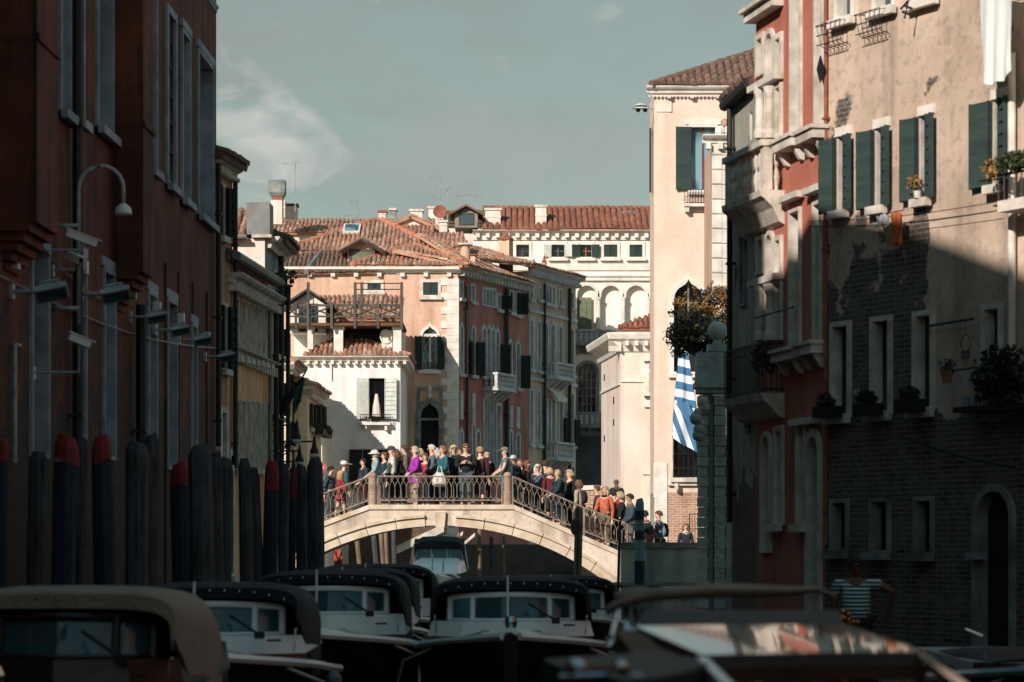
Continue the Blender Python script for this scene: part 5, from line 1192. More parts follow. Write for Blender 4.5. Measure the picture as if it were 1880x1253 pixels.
for _ in range(26):                                # loose shoots sticking out of the crown
    a = random.uniform(0, 6.28); c0 = Vector((X(1296, 62) - tr.location.x, 0, Z(600, 62) - 1.45)) + Vector((math.cos(a) * .45, random.uniform(-.4, .4), math.sin(a) * .55)); dd = Vector((math.cos(a) * .8 - .15, random.uniform(-.5, .5), math.sin(a) * .7 + .25)).normalized() * random.uniform(.25, .6)
    if dd.x > .25: continue
    gd.tube([c0, c0 + dd * .5, c0 + dd + Vector((0, 0, -.06))], [.012, .008, .004], 4)
    for q in (.45, .65, .85, 1.0): leaves(ga if math.sin(a) > .1 else gd, c0 + dd * q, .06, 9, .034)
K_ = gd.build('crown', leafd, tr, recalc=False); ga.build('autumn_foliage', leafa, K_, recalc=False)
# blue and white flag
def stripes(name, a, b, pitch, ax=(0, 0, 1)):
    k = NM(name); v = k.N.new('ShaderNodeVectorMath'); v.operation = 'DOT_PRODUCT'; k.L.new(k.tc, v.inputs[0]); v.inputs[1].default_value = ax
    w_ = k.N.new('ShaderNodeMath'); w_.operation = 'MULTIPLY'; k.L.new(v.outputs['Value'], w_.inputs[0]); w_.inputs[1].default_value = 1 / pitch
    fr = k.N.new('ShaderNodeMath'); fr.operation = 'FRACT'; k.L.new(w_.outputs[0], fr.inputs[0]); gt = k.N.new('ShaderNodeMath'); gt.operation = 'GREATER_THAN'; k.L.new(fr.outputs[0], gt.inputs[0]); gt.inputs[1].default_value = .5
    return k.end(k.mix(gt.outputs[0], a, b), .8)
def cloth(parent, name, mat, TL, TR, BR, BL, amp=.06, n=14, m=14, fq=3.2, ph=0, th=.012, label=None):
    TL, TR, BR, BL = map(Vector, (TL, TR, BR, BL)); vs = []; fs = []
    for s_ in (0, th):
        for j in range(m + 1):
            for i in range(n + 1):
                a, b = i / n, j / m; p = TL.lerp(TR, a).lerp(BL.lerp(BR, a), b)
                p = p + Vector((0, -s_ + amp * math.sin(a * fq * 6.28 + ph + b * 1.5) * (.3 + b), .02 * math.sin(a * 9 + ph))); vs.append(p)
    k = (n + 1) * (m + 1)
    for s_ in (0, 1):
        for j in range(m):
            for i in range(n): q = s_ * k + j * (n + 1) + i; fs.append((q, q + 1, q + n + 2, q + n + 1))
    for j in range(m):
        for i in (0, n): q = j * (n + 1) + i; fs.append((q, q + n + 1, q + n + 1 + k, q + k))
    return G().add(vs, fs).build(name, mat, parent, label, smooth=True, recalc=False)
YF = 78.6
t = thing('flag', 'blue and white striped flag hanging from a pole on the pale house', 'flag', (X(1256, YF), YF, Z(660, YF)))
FX = lambda px: X(px, YF) - t.location.x
FZ = lambda py: Z(py, YF) - t.location.z
G().tube([(FX(1262), 1.35, FZ(700)), (FX(1250), -.1, FZ(618))], .025, 6).build('pole', galv, t)
blue, wht = (52, 116, 168), (226, 232, 240)
cloth(t, 'cloth', stripes('flag_stripes_level', blue, wht, .48, (.25, 0, 1)), (FX(1247), 0, FZ(632)), (FX(1262), 0, FZ(640)), (FX(1281), -.05, FZ(765)), (FX(1237), 0, FZ(745)), .07, fq=1.7)
cloth(t, 'cloth', stripes('flag_stripes_slanted', blue, wht, .34, (1, 0, .35)), (FX(1237), -.12, FZ(735)), (FX(1270), -.15, FZ(752)), (FX(1280), -.1, FZ(832)), (FX(1233), -.12, FZ(805)), .05, fq=1.3, ph=1, label='lower fold of the flag with slanting stripes')
cloth(t, 'cloth', stripes('flag_fold', blue, (64, 128, 178), .30, (1, 0, .35)), (FX(1240), -.2, FZ(742)), (FX(1262), -.24, FZ(738)), (FX(1284), -.2, FZ(792)), (FX(1276), -.22, FZ(800)), .02, fq=1)
# two dark flags on the left with their poles
YF = 59.0
for k, (c, nm, q) in enumerate((((26, 34, 52), 'navy flag drooping from a pole above the street lamps', ((506, 745), (560, 690), (553, 712), (513, 770))), ((38, 96, 84), 'green flag drooping behind the navy one above the street lamps', ((543, 718), (563, 695), (556, 740), (540, 770))))):
    t = thing('flag', nm, 'flag', (X(505, YF), YF - k * .3, Z(790, YF)))
    fx = lambda px: X(px, YF) - t.location.x
    fz = lambda py: Z(py, YF) - t.location.z
    G().tube([(fx(496 + 3 * k), .1, fz(800)), (fx(562 + 5 * k), -.2, fz(684 - 4 * k))], .02, 6).build('pole', iron, t)
    P = [(fx(a), -.12 - .03 * i, fz(b)) for i, (a, b) in enumerate(q)]
    cloth(t, 'cloth', M('flag_cloth_%s' % 'ab'[k], c, tuple(x * .7 for x in c), 3, bump=.1), P[0], P[1], P[2], P[3], .05, fq=1.6, ph=k)
# hanging street lamps
def bell_lamp(label, pa, pb, py, lampx, ltop, lbot, Y, scroll=None):
    t = thing('street_lamp', label, 'lamp', (X(pa, Y), Y, Z(py, Y)), group='bell street lamps on iron brackets')
    fx = lambda px: X(px, Y) - t.location.x
    fz = lambda q: Z(q, Y) - t.location.z
    g = G(); g.tube([(fx(pa), 0, 0), (fx(pb), 0, 0)], .022, 6)
    for c_, r in (scroll or ()):
        g.tube([(fx(c_) + r * (1 - a / 26) * math.cos(a * .55), 0, -r * .9 + r * (1 - a / 26) * math.sin(a * .55)) for a in range(20)], .012, 4)
    g.tube([(fx(pa), 0, -.35), (fx((pa + pb) / 2), 0, -.03)], .012, 4); g.build('bracket', iron, t)
    h = fz(ltop) - fz(lbot); z0 = fz(lbot)
    G().lathe([(.10, 0), (.095, h * .22), (.055, h * .45), (.045, h * .7), (.03, h * .8), (.03, h), (.015, h + .08)], (fx(lampx), 0, z0 + .06), 12).build('lamp_shade', iron, t)
    G().lathe([(.05, -.04), (.105, .0), (.11, .055)], (fx(lampx), 0, z0), 12).build('lamp_glass', white, t)
bell_lamp('upper bell lamp on the scrolled bracket that reaches over both sides', 452, 548, 781, 545, 783, 812, 57, ((465, .2), (475, .12)))
bell_lamp('rightmost bell lamp on its long thin bracket against the white house', 498, 580, 811, 577, 812, 838, 57, ((515, .12), (525, .08)))
bell_lamp('middle bell lamp hanging below the rightmost one', 500, 553, 828, 550, 828, 853, 58, ((508, .08),))
bell_lamp('lowest bell lamp nearly hidden behind the mooring posts', 500, 542, 848, 539, 850, 872, 60)
# ================================================================= mooring posts
pw = plaster('mooring_wood', (88, 88, 94), (58, 60, 66), (24, 26, 32), 1.0, streak=14, fine=.5)
pblue = plaster('dark_blue_post_paint', (26, 54, 76), (14, 34, 50), (58, 60, 62), .7, streak=9, fine=.6); pred = plaster('red_post_paint', (176, 36, 40), (134, 26, 32), (70, 46, 44), .7, streak=9, fine=.7)
pteal = M('teal_grey_post_paint', (104, 140, 142), (78, 112, 116), 3, (1, 1, .3), rough=.6); pwarm = plaster('weathered_post_wood', (150, 122, 94), (116, 94, 74), (66, 54, 46), .8, streak=12)
random.seed(5)
def post(px, w_, yt, Y, kind, label, redto=None, lean=None, base=-.8, group='mooring posts along the red palace'):
    r = w_ / 2 / F * Y; x = X(px, Y); zt = Z(yt, Y); t = thing('mooring_post', label, 'post', (x, Y, base), group=group); h = zt - base; n = 9
    lx, ly = lean or (random.uniform(-.03, .03), random.uniform(-.02, .02)); ph = random.uniform(0, 6); cut = random.uniform(-.5, .5)
    def seg(z0, z1, r0, r1, mt, nm, chamf=False):
        g = G(); secs = []; m = max(2, int((z1 - z0) / .25)); zs = [z0 + (z1 - z0) * k / m for k in range(m + 1)]; rs = [r0 + (r1 - r0) * k / m for k in range(m + 1)]
        if chamf: zs += [z1 + .04, z1 + .12, z1 + .15 + .04 * abs(cut)]; rs += [r1 * .97, r1 * (.70 + .2 * abs(cut)), r1 * (.55 + .3 * abs(cut))]
        for zz, rr in zip(zs, rs):
            secs.append([(lx * (zz - h) + rr * math.cos(a * 6.283 / n) * (1 + .07 * math.sin(1.5 * a + ph + zz * 1.7)), ly * (zz - h) + rr * math.sin(a * 6.283 / n) * (1 + .07 * math.cos(2 * a + ph + zz)), zz + (cut * rr * math.cos(a * 6.283 / n) if chamf and zz > z1 - .3 else 0)) for a in range(n)])
        g.loft(secs); return g.build(nm, mt, t)
    if kind == 'wood': seg(0, h - .17, r * 1.08, r * .96, pw, 'shaft', True)
    elif kind == 'warm': seg(0, h - .05, r, r * .97, pwarm, 'shaft', True)
    elif kind == 'red':
        zr = Z(redto, Y) - base; seg(0, zr, r * 1.05, r, pblue, 'shaft'); seg(zr + .002, h - .17 * 1.4, r * 1.02, r * .95, pred, 'painted_cap', True)
    elif kind == 'stripe':
        seg(0, h - .13, r, r * .98, pteal, 'shaft', True)
        for a, b in redto:
            za, zb = Z(b, Y) - base, Z(a, Y) - base; seg(za, zb, r * 1.02, r * 1.02, pblue, 'painted_band')
    return t
PO = [(4, 26, 800, 30, 'red', 'blue post with a red cap cut by the left edge of the photo', 850), (71, 36, 826, 31, 'wood', 'greenish wooden post standing alone nearest the left edge', None), (124, 46, 790, 30.5, 'red', 'thick blue post with chipped red cap, left of the red capped pair', 848),
      (150, 26, 800, 32, 'wood', 'wooden post wedged between the two tall red capped posts', None), (184, 38, 791, 33, 'red', 'tall blue post with red cap, right of the red capped pair', 850),
      (254, 46, 812, 33.5, 'wood', 'very thick dark wooden post right of the red capped pair', None), (277, 30, 798, 35, 'wood', 'wooden post leaning behind the very thick one', None),
      (329, 35, 841, 36.5, 'red', 'blue post with pale red cap between two clumps of wooden posts', 891), (367, 48, 816, 35.5, 'wood', 'broad flat topped wooden post at the head of the middle clump', None), (396, 24, 830, 38, 'wood', 'narrow wooden post tucked behind the broad flat topped one', None),
      (416, 27, 840, 39, 'wood', 'pale wooden post in the gap between the broad one and the pair', None), (448, 25, 840, 40, 'wood', 'wooden post with a tapered dark head right of the middle clump', None), (467, 20, 857, 42, 'wood', 'shorter wooden post just left of the bright red capped one', None),
      (499, 27, 836, 42, 'red', 'post with the brightest red cap standing before the street lamps', 901), (522, 20, 850, 44, 'wood', 'thin wooden post right of the brightest red cap', None), (539, 14, 852, 46, 'red', 'slim post with a narrow red stripe', 918), (553, 22, 853, 47, 'wood', 'wooden post next to the slim red striped one', None),
      (577, 31, 841, 46, 'wood', 'dark wooden post in front of the left end of the bridge', None)]
for px, w_, yt, Y, k, lb, rt in PO: post(px, w_, yt, Y, k, lb, rt)
post(1063, 15, 938, 68, 'warm', 'brown wooden post carrying the round sign by the bridge', group='posts at the right foot of the bridge')
post(1174, 18, 918, 62, 'stripe', 'teal post with dark blue bands by the embankment', ((938, 955), (975, 992), (1030, 1085)), lean=(0, 0), group='posts at the right foot of the bridge')
t = thing('mooring_pole', 'thin dark leaning pole left of the banded post', 'pole', (X(1134, 64), 64, 0)); G().tube([(-.05, 0, -.5), (.06, 0, Z(957, 64))], .035, 6).build('shaft', iron, t)
for i, (px, w_, yt, lean, kd) in enumerate(((655, 9, 985, -.1, 'warm'), (686, 11, 980, -.08, 'wood'), (699, 8, 975, -.07, 'warm'), (708, 8, 975, -.05, 'warm'), (722, 9, 970, -.03, 'wood'), (842, 7, 985, 0, 'warm'), (880, 8, 975, 0, 'warm'), (902, 7, 985, 0, 'wood'), (925, 6, 990, 0, 'warm'))):
    post(px, w_, yt, 82, kd, ('leaning grey post farthest left under the arch', 'thick grey post under the arch, second from the left', 'brown leaning post in the middle of the clump under the arch', 'brown post pressed against the next in the clump under the arch', 'pale post against the brick under the arch',
         'brown post just right of the white boat under the arch', 'taller brown post halfway right under the arch', 'grey post right of the taller brown one under the arch', 'thin brown post farthest right under the arch')[i], lean=(lean, 0), group='posts under the arch')
t = thing('round_sign', 'round red rimmed sign with dark face on the brown post by the bridge', 'sign', (X(1058, 67.6), 67.6, Z(968, 67.6)), R(-55))
sg_ = thing
G().lathe([(.24, 0), (.24, .02)], (0, 0, 0), 24).xf(Matrix.Rotation(R(90), 4, 'X')).build('rim', pred, t); G().lathe([(.19, 0), (.19, .008)], (0, 0, 0), 24).xf(Matrix.Translation((0, -.021, 0)) @ Matrix.Rotation(R(90), 4, 'X')).build('face', M('sign_back', (30, 40, 46)), t)
G().box(-.03, .03, .001, .06, -1.4, .5).build('strut', iron, t)
t = thing('post', 'square grey post standing on the embankment behind the parapet', 'post', (X(1198, 76), 76, 1.7)); G().box(-.05, .05, -.05, .05, 0, Z(916, 76) - 1.7).box(-.06, .06, -.06, .06, Z(916, 76) - 1.7 + .003, Z(916, 76) - 1.66).build('shaft', M('grey_post', (150, 146, 132), (116, 114, 104), 4), t)
t = thing('flower_pot', 'terracotta pot with a spiky green plant on the embankment', 'plant pot', (X(1189, 72.6), 71.6, Z(996, 71.6)))
G().lathe([(.09, 0), (.12, .16), (.135, .17), (.135, .21)], (0, 0, 0), 14).build('pot', terra, t); g = G()
for k in range(22): a = k * 2.4; rr = .1 + .012 * k % .12; g.add([(0, 0, .2), (math.cos(a) * rr + .02, math.sin(a) * rr, .36), (math.cos(a) * rr * 1.9, math.sin(a) * rr * 1.9, .40 + .01 * (k % 7))], [(0, 1, 2)])
leaves(g, (0, 0, .32), .12, 60, .04).build('plant', leafm, t, recalc=False)
t = thing('iron_gate', 'small wrought iron gate leaf by the brick wall', 'gate', (X(1266, 77), 77, 1.7)); g = G(); h = Z(944, 77) - 1.7
for x in (0, .32): g.tube([(x, 0, 0), (x, 0, h)], .018, 5)
for zz in (h, h * .75, .1): g.tube([(0, 0, zz), (.34, 0, zz)], .014, 5)
for k in range(1, 4): g.tube([(.08 * k, 0, .1), (.08 * k, 0, h)], .008, 4)
g.build('leaf', iron, t)
# ================================================================= boats
navy = M('navy_canvas', (16, 30, 40), (10, 20, 28), 3, rough=.9, bump=.3); tan = M('tan_canvas', (150, 130, 108), (130, 110, 92), 3, rough=.9, bump=.3)
hullm = M('black_hull', (14, 18, 22), (10, 12, 16), 2, rough=.25, bump=0); cream_p = M('cream_gelcoat', (234, 242, 240), (216, 226, 226), 1.5, rough=.35, bump=0)
mahog = M('mahogany', (96, 46, 30), (64, 30, 22), 4, (1, .1, 1), rough=.25, bump=.05); chrome = M('chrome', (190, 196, 200), (170, 176, 180), 3, rough=.12, metal=1, bump=0)
black = M('black_rubber', (14, 16, 18), (20, 22, 24), 6, rough=.7, bump=.1)
def taxi(label, px, Y, W=2.2, top=2.22, canvas=None, cab=None, rz=0, hull=None, band=None, roofz=None, mastx=-.1, group='water taxis moored in the shade'):
    """px, Y: where the windscreen stands; bow points to -y"""
    canvas, cab, hull, band = canvas or navy, cab or cream_p, hull or hullm, band or mahog
    t = thing('water_taxi', label, 'boat', (X(px, Y), Y, 0), rz, group); hw = W / 2; ws = top - .27
    def beam(s_): return hw * (1 - max(0, (.38 - s_) / .38) ** 2.2 * .93)          # s_=0 bow .. 1 stern
    def sheer(s_): return 1.46 - .42 * s_ + .1 * (1 - s_) ** 3
    yy = lambda s_: -3.1 + 8.2 * s_
    secs = []; gun = [[], []]
    for k in range(17):
        s_ = k / 16; b, z = beam(s_), sheer(s_); y = yy(s_)
        secs.append([(-b, y, z), (-b * .9, y + .1, z * .55), (-b * .72, y + .2, .1), (0, y + .35, -.3), (b * .72, y + .2, .1), (b * .9, y + .1, z * .55), (b, y, z), (0, y, z + .05)])
        gun[0].append((-b - .01, y, z)); gun[1].append((b + .01, y, z))
    g = G().loft(secs); g.build('hull', hull, t, smooth=False)
    g = G()
    for q in gun: g.tube(q, .045, 6)
    g.build('gunwale', cab, t)
    g = G(); ds = []
    for k in range(9):
        s_ = .02 + k / 8 * .4; b, z = beam(s_) - .04, sheer(s_) + .012; y = yy(s_); ds.append([(-b, y, z), (-b * .5, y, z + .07), (0, y, z + .1), (b * .5, y, z + .07), (b, y, z), (0, y, z - .01)])
    g.loft(ds); g.build('foredeck', cab, t, smooth=True)
    def trunk(y0, y1, w0, w1, za, zb, mt, nm, inset=.06):
        pl = [(-w0, y0 + .35), (-w0 * .6, y0 + .08), (0, y0), (w0 * .6, y0 + .08), (w0, y0 + .35), (w1, y1), (-w1, y1)]
        return G().loft([[(x, y, za) for x, y in pl], [(x * (1 - inset), y + .02, zb) for x, y in pl]]).build(nm, mt, t)
    zc = ws - .28
    trunk(-.55, 3.4, hw * .9, hw * .86, 1.15, 1.46, band, 'waist_band'); trunk(-.5, 3.4, hw * .88, hw * .84, 1.463, zc, cab, 'coaming', .05)
    # windscreen: curved frame with panes
    n = 8; wv = lambda a, z, o=0: (math.sin(a) * (hw * .70 + o), -.12 - (math.cos(a) - .35) * .42 - o + (z - zc) * .3, z)
    am = 1.18; fr = G(); A_ = [(-am + 2 * am * k / 16) for k in range(17)]
    for zz, r in ((ws, .035), (zc + .02, .02)): fr.tube([wv(a, zz + (.05 * math.cos(a * 1.2) if zz == ws else 0)) for a in A_], r, 6)
    for a in (-am, -.62, .62, am): fr.tube([wv(a, zc), wv(a, ws + .05 * math.cos(a * 1.2))], .035 if abs(a) < 1 else .04, 6)
    WS = fr.build('windscreen', cab, t)
    g = G(); vs = [wv(a, zc + .02, -.02) for a in A_] + [wv(a, ws + .05 * math.cos(a * 1.2), -.02) for a in A_]
    g.add(vs, [(k, k + 1, k + 18, k + 17) for k in range(16)]).build('pane', glass_t, WS, recalc=False)
    # canopy
    cs = []; m = 14; cw = hw * .86
    def sec(y, tz, drop, w_, off=0):
        out = []
        for k in range(m + 1):
            a = math.pi * k / m; c_, s_ = math.cos(a), math.sin(a); x = -math.copysign(abs(c_) ** .45, c_) * (w_ - off); z = drop + (tz - off - drop) * abs(s_) ** .34
            out.append((x, y, z))
        return out
    secs = [(-.30, top - .05, ws - .12, cw * .95), (-.1, top - .01, ws - .3, cw), (.8, top, 1.35, cw), (2.2, top - .04, 1.3, cw), (2.9, top - .2, 1.3, cw * .96)]
    g = G(); n1 = [sec(*q) for q in secs]; n2 = [sec(*q, .03) for q in secs]
    b = len(n1[0]); vs = [p for q in n1 for p in q] + [p for q in n2 for p in q]; o = b * len(secs)
    fs = [(i * b + k, i * b + k + 1, (i + 1) * b + k + 1, (i + 1) * b + k) for i in range(len(secs) - 1) for k in range(b - 1)] + [(o + i * b + k, o + (i + 1) * b + k, o + (i + 1) * b + k + 1, o + i * b + k + 1) for i in range(len(secs) - 1) for k in range(b - 1)]
    fs += [(k, k + 1, o + k + 1, o + k) for k in range(b - 1)]
    e = (len(secs) - 1) * b
    g.add(vs, fs); g.add([p for p in n1[-1]], [tuple(range(b))]); CN = g.build('canopy', canvas, t, recalc=False, smooth=True)
    vl = [(p[0], p[1] - .02, p[2]) for p in n1[0]]
    g = G(); g.add([(x, y, z) for x, y, z in vl] + [(x * .985, y - .015, z - .11) for x, y, z in vl], [(k, k + 1, k + 1 + b, k + b) for k in range(b - 1)]); g.build('valance', canvas, CN, recalc=False)
    g = G()
    for k in range(11): a = k / 10; x = (-1 + 2 * a) * cw * .8; G().ball((x, -.345, top - .08 - .09 * abs(-1 + 2 * a) ** 3), .013, 6).build('snap', chrome, CN)
    # fittings
    G().tube([(mastx, -.9, 1.5), (mastx, -.85, top + .02)], .014, 6).build('mast', white, t)
    G().tube([(.55, -.68, zc + .02), (.22, -.50, ws - .06)], .016, 5).box(.50, .60, -.72, -.62, zc - .02, zc + .05).build('wiper', black, t)
    for q in (-.3, .3): G().box(q - .05, q + .05, -2.2, -2.1, 1.53, 1.6).build('cleat', chrome, t)
    for s_ in (-1, 1):
        G().tube([(s_ * hw * .78, -.35, 1.5), (s_ * hw * .8, -.4, 1.72), (s_ * hw * .82, .4, 1.76), (s_ * hw * .82, .5, 1.5)], .014, 6).build('handrail', chrome, t)
        G().tube([(s_ * .3, -2.15, 1.58), (s_ * .7, -1.7, 1.47), (s_ * (hw + .12), -1.1, 1.2), (s_ * (hw + .3), -.6, .6)], .018, 5).build('rope', M('rope', (190, 186, 170), (150, 146, 130), 8), t)
    G().box(hw * .55, hw * .55 + .14, -.62, -.5, 1.6, 1.62).build('vent', black, t)
    g = G().lathe([(.03, 0), (.06, .05), (.075, .14), (.05, .2)], (0, -2.75, 1.58), 10); g.tube([(0, -2.75, 1.45), (0, -2.75, 1.6)], .02, 6); g.build('bow_light', chrome, t)
    for s_ in (-1, 1): G().lathe([(.05, 0), (.09, .08), (.09, .42), (.03, .5)], (s_ * (hw + .1), .6, .75), 10).build('fender', black if s_ < 0 else M('grey_fender', (110, 120, 124), (90, 98, 102), 4), t)
    return t
taxi('cream decked water taxi with navy canopy, the whole one in the middle of the canal', 938, 32.0, 2.35, 2.20, mastx=-.04)
taxi('cream decked water taxi with navy canopy left of the middle one', 605, 32.6, 2.25, 2.27)
taxi('navy topped water taxi partly hidden behind the tan topped one', 392, 27.0, 2.25, 2.20, mastx=-.1)
taxi('varnished water taxi with a tan canopy in the bottom left corner', 118, 20.0, 2.2, 2.27, canvas=tan, cab=M('dark_mahogany', (62, 36, 28), (40, 24, 20), 4, (1, .1, 1), rough=.25, bump=.05), band=hullm, mastx=-.5)
taxi('water taxi farthest back on the left, only its right window showing', 688, 41.0, 2.3, 2.29)
taxi('water taxi wedged between two others left of centre, only a sliver showing', 648, 37.0, 2.1, 2.26)
taxi('water taxi hidden behind the middle one, its pale corner showing on the right', 1022, 40.0, 2.2, 2.12)
taxi('pale blue boat whose corner enters at the right edge of the photo', 1965, 25.0, 2.3, 1.55, cab=M('pale_blue_gelcoat', (150, 184, 196), (130, 164, 178), 2, rough=.3, bump=0))
# white cuddy boat under the arch
YW = 71; t = thing('motor_boat', 'white motor boat with dark folding top coming out from under the arch', 'boat', (X(806, YW), YW, 0))
secs = []
for k in range(9):
    s_ = k / 8; b = .82 * (1 - (1 - s_) ** 2.4 * .9); z = 1.75 - .25 * s_; y = -2.2 + 4.6 * s_; secs.append([(-b, y, z), (-b * .8, y + .1, .3), (0, y + .3, -.2), (b * .8, y + .1, .3), (b, y, z), (b * .5, y, z + .18 * (.3 + s_)), (-b * .5, y, z + .18 * (.3 + s_))])
G().loft(secs).build('hull', white, t, smooth=False)
g = G().loft([[(-.6, -1.3, 1.8), (.6, -1.3, 1.8), (.76, .2, 1.85), (-.76, .2, 1.85)], [(-.5, -1.1, 2.0), (.5, -1.1, 2.0), (.7, .2, 2.14), (-.7, .2, 2.14)], [(-.26, -.7, 2.1), (.26, -.7, 2.1), (.5, .2, 2.24), (-.5, .2, 2.24)]]); g.build('cabin', cream_p, t)
g = G()
for x in (-.66, -.22, .22, .66): g.tube([(x, .1, 2.15), (x * .97, .25, 2.62)], .02, 5)
g.tube([(-.66, .25, 2.62), (.66, .25, 2.62)], .02, 5); WS = g.build('windscreen', galv, t); G().add([(-.64, .12, 2.17), (.64, .12, 2.17), (.62, .24, 2.6), (-.62, .24, 2.6)], [(0, 1, 2, 3)]).build('pane', glass_t, WS, recalc=False)
g = G(); secs = []
for y, z in ((.1, 2.62), (.5, 2.74), (1.3, 2.76)): secs.append([(-.7, y, z - .42 * (y < .3)), (-.68, y, z - .06), (-.5, y, z + .06), (0, y, z + .09), (.5, y, z + .06), (.68, y, z - .06), (.7, y, z - .42 * (y < .3)), (.6, y, z - .1), (-.6, y, z - .1)])
G().loft([[(x, y, z - .0) for x, y, z in q] for q in secs]).build('folding_top', navy, t)
g = G()
for s_ in (-1, 1): g.tube([(s_ * .82, -.2, 1.9), (s_ * .7, .3, 2.62)], .018, 5)
g.tube([(.15, -1.6, 1.85), (.17, -1.6, 2.2)], .02, 5); g.tube([(-.15, -1.2, 1.85), (-.14, -1.2, 2.35)], .02, 5); g.build('rail', galv, t)
# ---- the near boat on the right, seen over its glossy cabin roof
nb = thing('water_taxi', 'near varnished water taxi with a mirror glossy cabin roof and sagging tan canopy', 'boat', (1.35, 12.5, 0), group='water taxis moored in the shade')
def NP(px, py, Y): return Vector((X(px, Y) - 1.35, Y - 12.5, Z(py, Y)))
gloss = M('mirror_varnish', (120, 112, 104), (104, 96, 90), .6, rough=.07, bump=0, spec=1.0)
gp = gloss.node_tree.nodes['Principled BSDF']; gp.inputs['Coat Weight'].default_value = 1; gp.inputs['Coat Roughness'].default_value = .03; gp.inputs['IOR'].default_value = 3.0
FL, FR, RR, RL = NP(1168, 1150, 12.78), NP(1560, 1148, 12.78), NP(1700, 1197, 11.7), NP(1290, 1203, 11.7)
rows = []; nn = 10
for j in range(6):
    b = j / 5; L0, R0 = FL.lerp(RL, b), FR.lerp(RR, b); rows.append([L0.lerp(R0, i / nn) + Vector((0, 0, .004 * math.sin(math.pi * i / nn))) for i in range(nn + 1)])
bot = [[p - Vector((0, 0, .05)) for p in r] for r in rows]; vs = [p for r in rows for p in r] + [p for r in bot for p in r]; w_ = nn + 1; o = 6 * w_
fs = [(j * w_ + i, j * w_ + i + 1, (j + 1) * w_ + i + 1, (j + 1) * w_ + i) for j in range(5) for i in range(nn)]; fs += [tuple(o + q for q in f_[::-1]) for f_ in fs]
fs += [(i, i + 1, o + i + 1, o + i) for i in range(nn)] + [(5 * w_ + i, o + 5 * w_ + i, o + 5 * w_ + i + 1, 5 * w_ + i + 1) for i in range(nn)] + [(j * w_, o + j * w_, o + (j + 1) * w_, (j + 1) * w_) for j in range(5)] + [(j * w_ + nn, (j + 1) * w_ + nn, o + (j + 1) * w_ + nn, o + j * w_ + nn) for j in range(5)]
G().add(vs, fs).build('cabin_roof', gloss, nb, smooth=False)
g = G(); d = Vector((0, 0, .045))
def beamq(a, b, w0, mt, nm, h=.06):
    a, b = Vector(a), Vector(b); s_ = (b - a).cross(Vector((0, 0, 1))).normalized() * w0 / 2; v = [a - s_, a + s_, b + s_, b - s_]
    return G().hexa([tuple(p - Vector((0, 0, h))) for p in v] + [tuple(p) for p in v]).build(nm, mt, nb)
e = Vector((0, 0, -.052))
beamq(RL + e, RR + e, .08, mahog, 'roof_beam', .07)
beamq(NP(1288, 1206, 11.7), NP(1338, 1256, 10.6), .05, cream_p, 'side_rail', .04); beamq(NP(1696, 1202, 11.7), NP(1775, 1262, 10.5), .05, gloss, 'side_rail', .04)
beamq(FL + Vector((-.04, 0, -.02)), NP(1310, 1262, 10.5) + Vector((-.09, 0, -.06)), .14, brownwood, 'side_deck', .3)
# hull below
secs = []
for k in range(12):
    s_ = k / 11; c_ = Vector((.45, -2.8, 0)).lerp(Vector((-.75, 5.2, 0)), s_); b = 1.02 * (1 - max(0, s_ - .6) ** 2 * 4.5); z = 1.45 + .15 * s_
    secs.append([(c_.x - b, c_.y, z), (c_.x - b * .8, c_.y, .1), (c_.x, c_.y, -.3), (c_.x + b * .8, c_.y, .1), (c_.x + b, c_.y, z)])
G().loft(secs).build('hull', black, nb)
g = G()
for a, b in (((1300, 1215), (1300, 1300)), ((1480, 1215), (1470, 1300)), ((1690, 1210), (1690, 1300))): g.tube([NP(a[0], a[1], 11.7), NP(b[0], b[1], 11.7) - Vector((0, 0, .3))], .022, 6)
g.build('cabin_posts', mahog, nb)
G().hexa([tuple(NP(1180, 1156, 12.9)), tuple(NP(1550, 1156, 12.9)), tuple(NP(1550, 1156, 13.5)), tuple(NP(1180, 1156, 13.5)), tuple(NP(1180, 1122, 13.5)), tuple(NP(1540, 1120, 13.5)), tuple(NP(1540, 1120, 13.6)), tuple(NP(1180, 1122, 13.6))]).build('windscreen', black, nb)
G().hexa([tuple(NP(1160, 1160, 12.7)), tuple(NP(1570, 1158, 12.7)), tuple(NP(1570, 1160, 12.76)), tuple(NP(1160, 1162, 12.76)), tuple(NP(1165, 1152, 12.8)), tuple(NP(1565, 1150, 12.8)), tuple(NP(1565, 1150, 12.86)), tuple(NP(1165, 1152, 12.86))]).build('roof_edge', mahog, nb)
# sagging tan canopy
secs = []
for i in range(15):
    s_ = i / 14; px = 1112 + 420 * s_; yt = 1112 - 36 * min(1, s_ * 4.5) ** .6 + 3 * math.sin(s_ * 9) - 2 * s_; th = 10 + 16 * math.sin(math.pi * min(1, s_ + .12)) ** .5
    if s_ > .93: yt += 16; th = 8
    secs.append([tuple(NP(px, yt + th, 14.3)), tuple(NP(px, yt + th * .45, 14.25)), tuple(NP(px, yt + 2, 14.5)), tuple(NP(px, yt, 15.0)), tuple(NP(px + 4, yt + 3, 15.9)), tuple(NP(px + 4, yt + 12, 16.2)), tuple(NP(px, yt + th, 15.2))])
CN = G().loft(secs).build('canopy', tan, nb, smooth=True)
secs = []
for i in range(9):
    s_ = i / 8; px = 1128 + 84 * s_; h = 5 + 12 * math.sin(math.pi * s_) ** .7; secs.append([tuple(NP(px, 1098 + 0 * s_, 14.5)), tuple(NP(px, 1094 - h * .7, 14.55)), tuple(NP(px, 1094 - h, 14.8)), tuple(NP(px, 1096, 15.1))])
G().loft(secs).build('rolled_flap', tan, CN, smooth=True)
g = G()
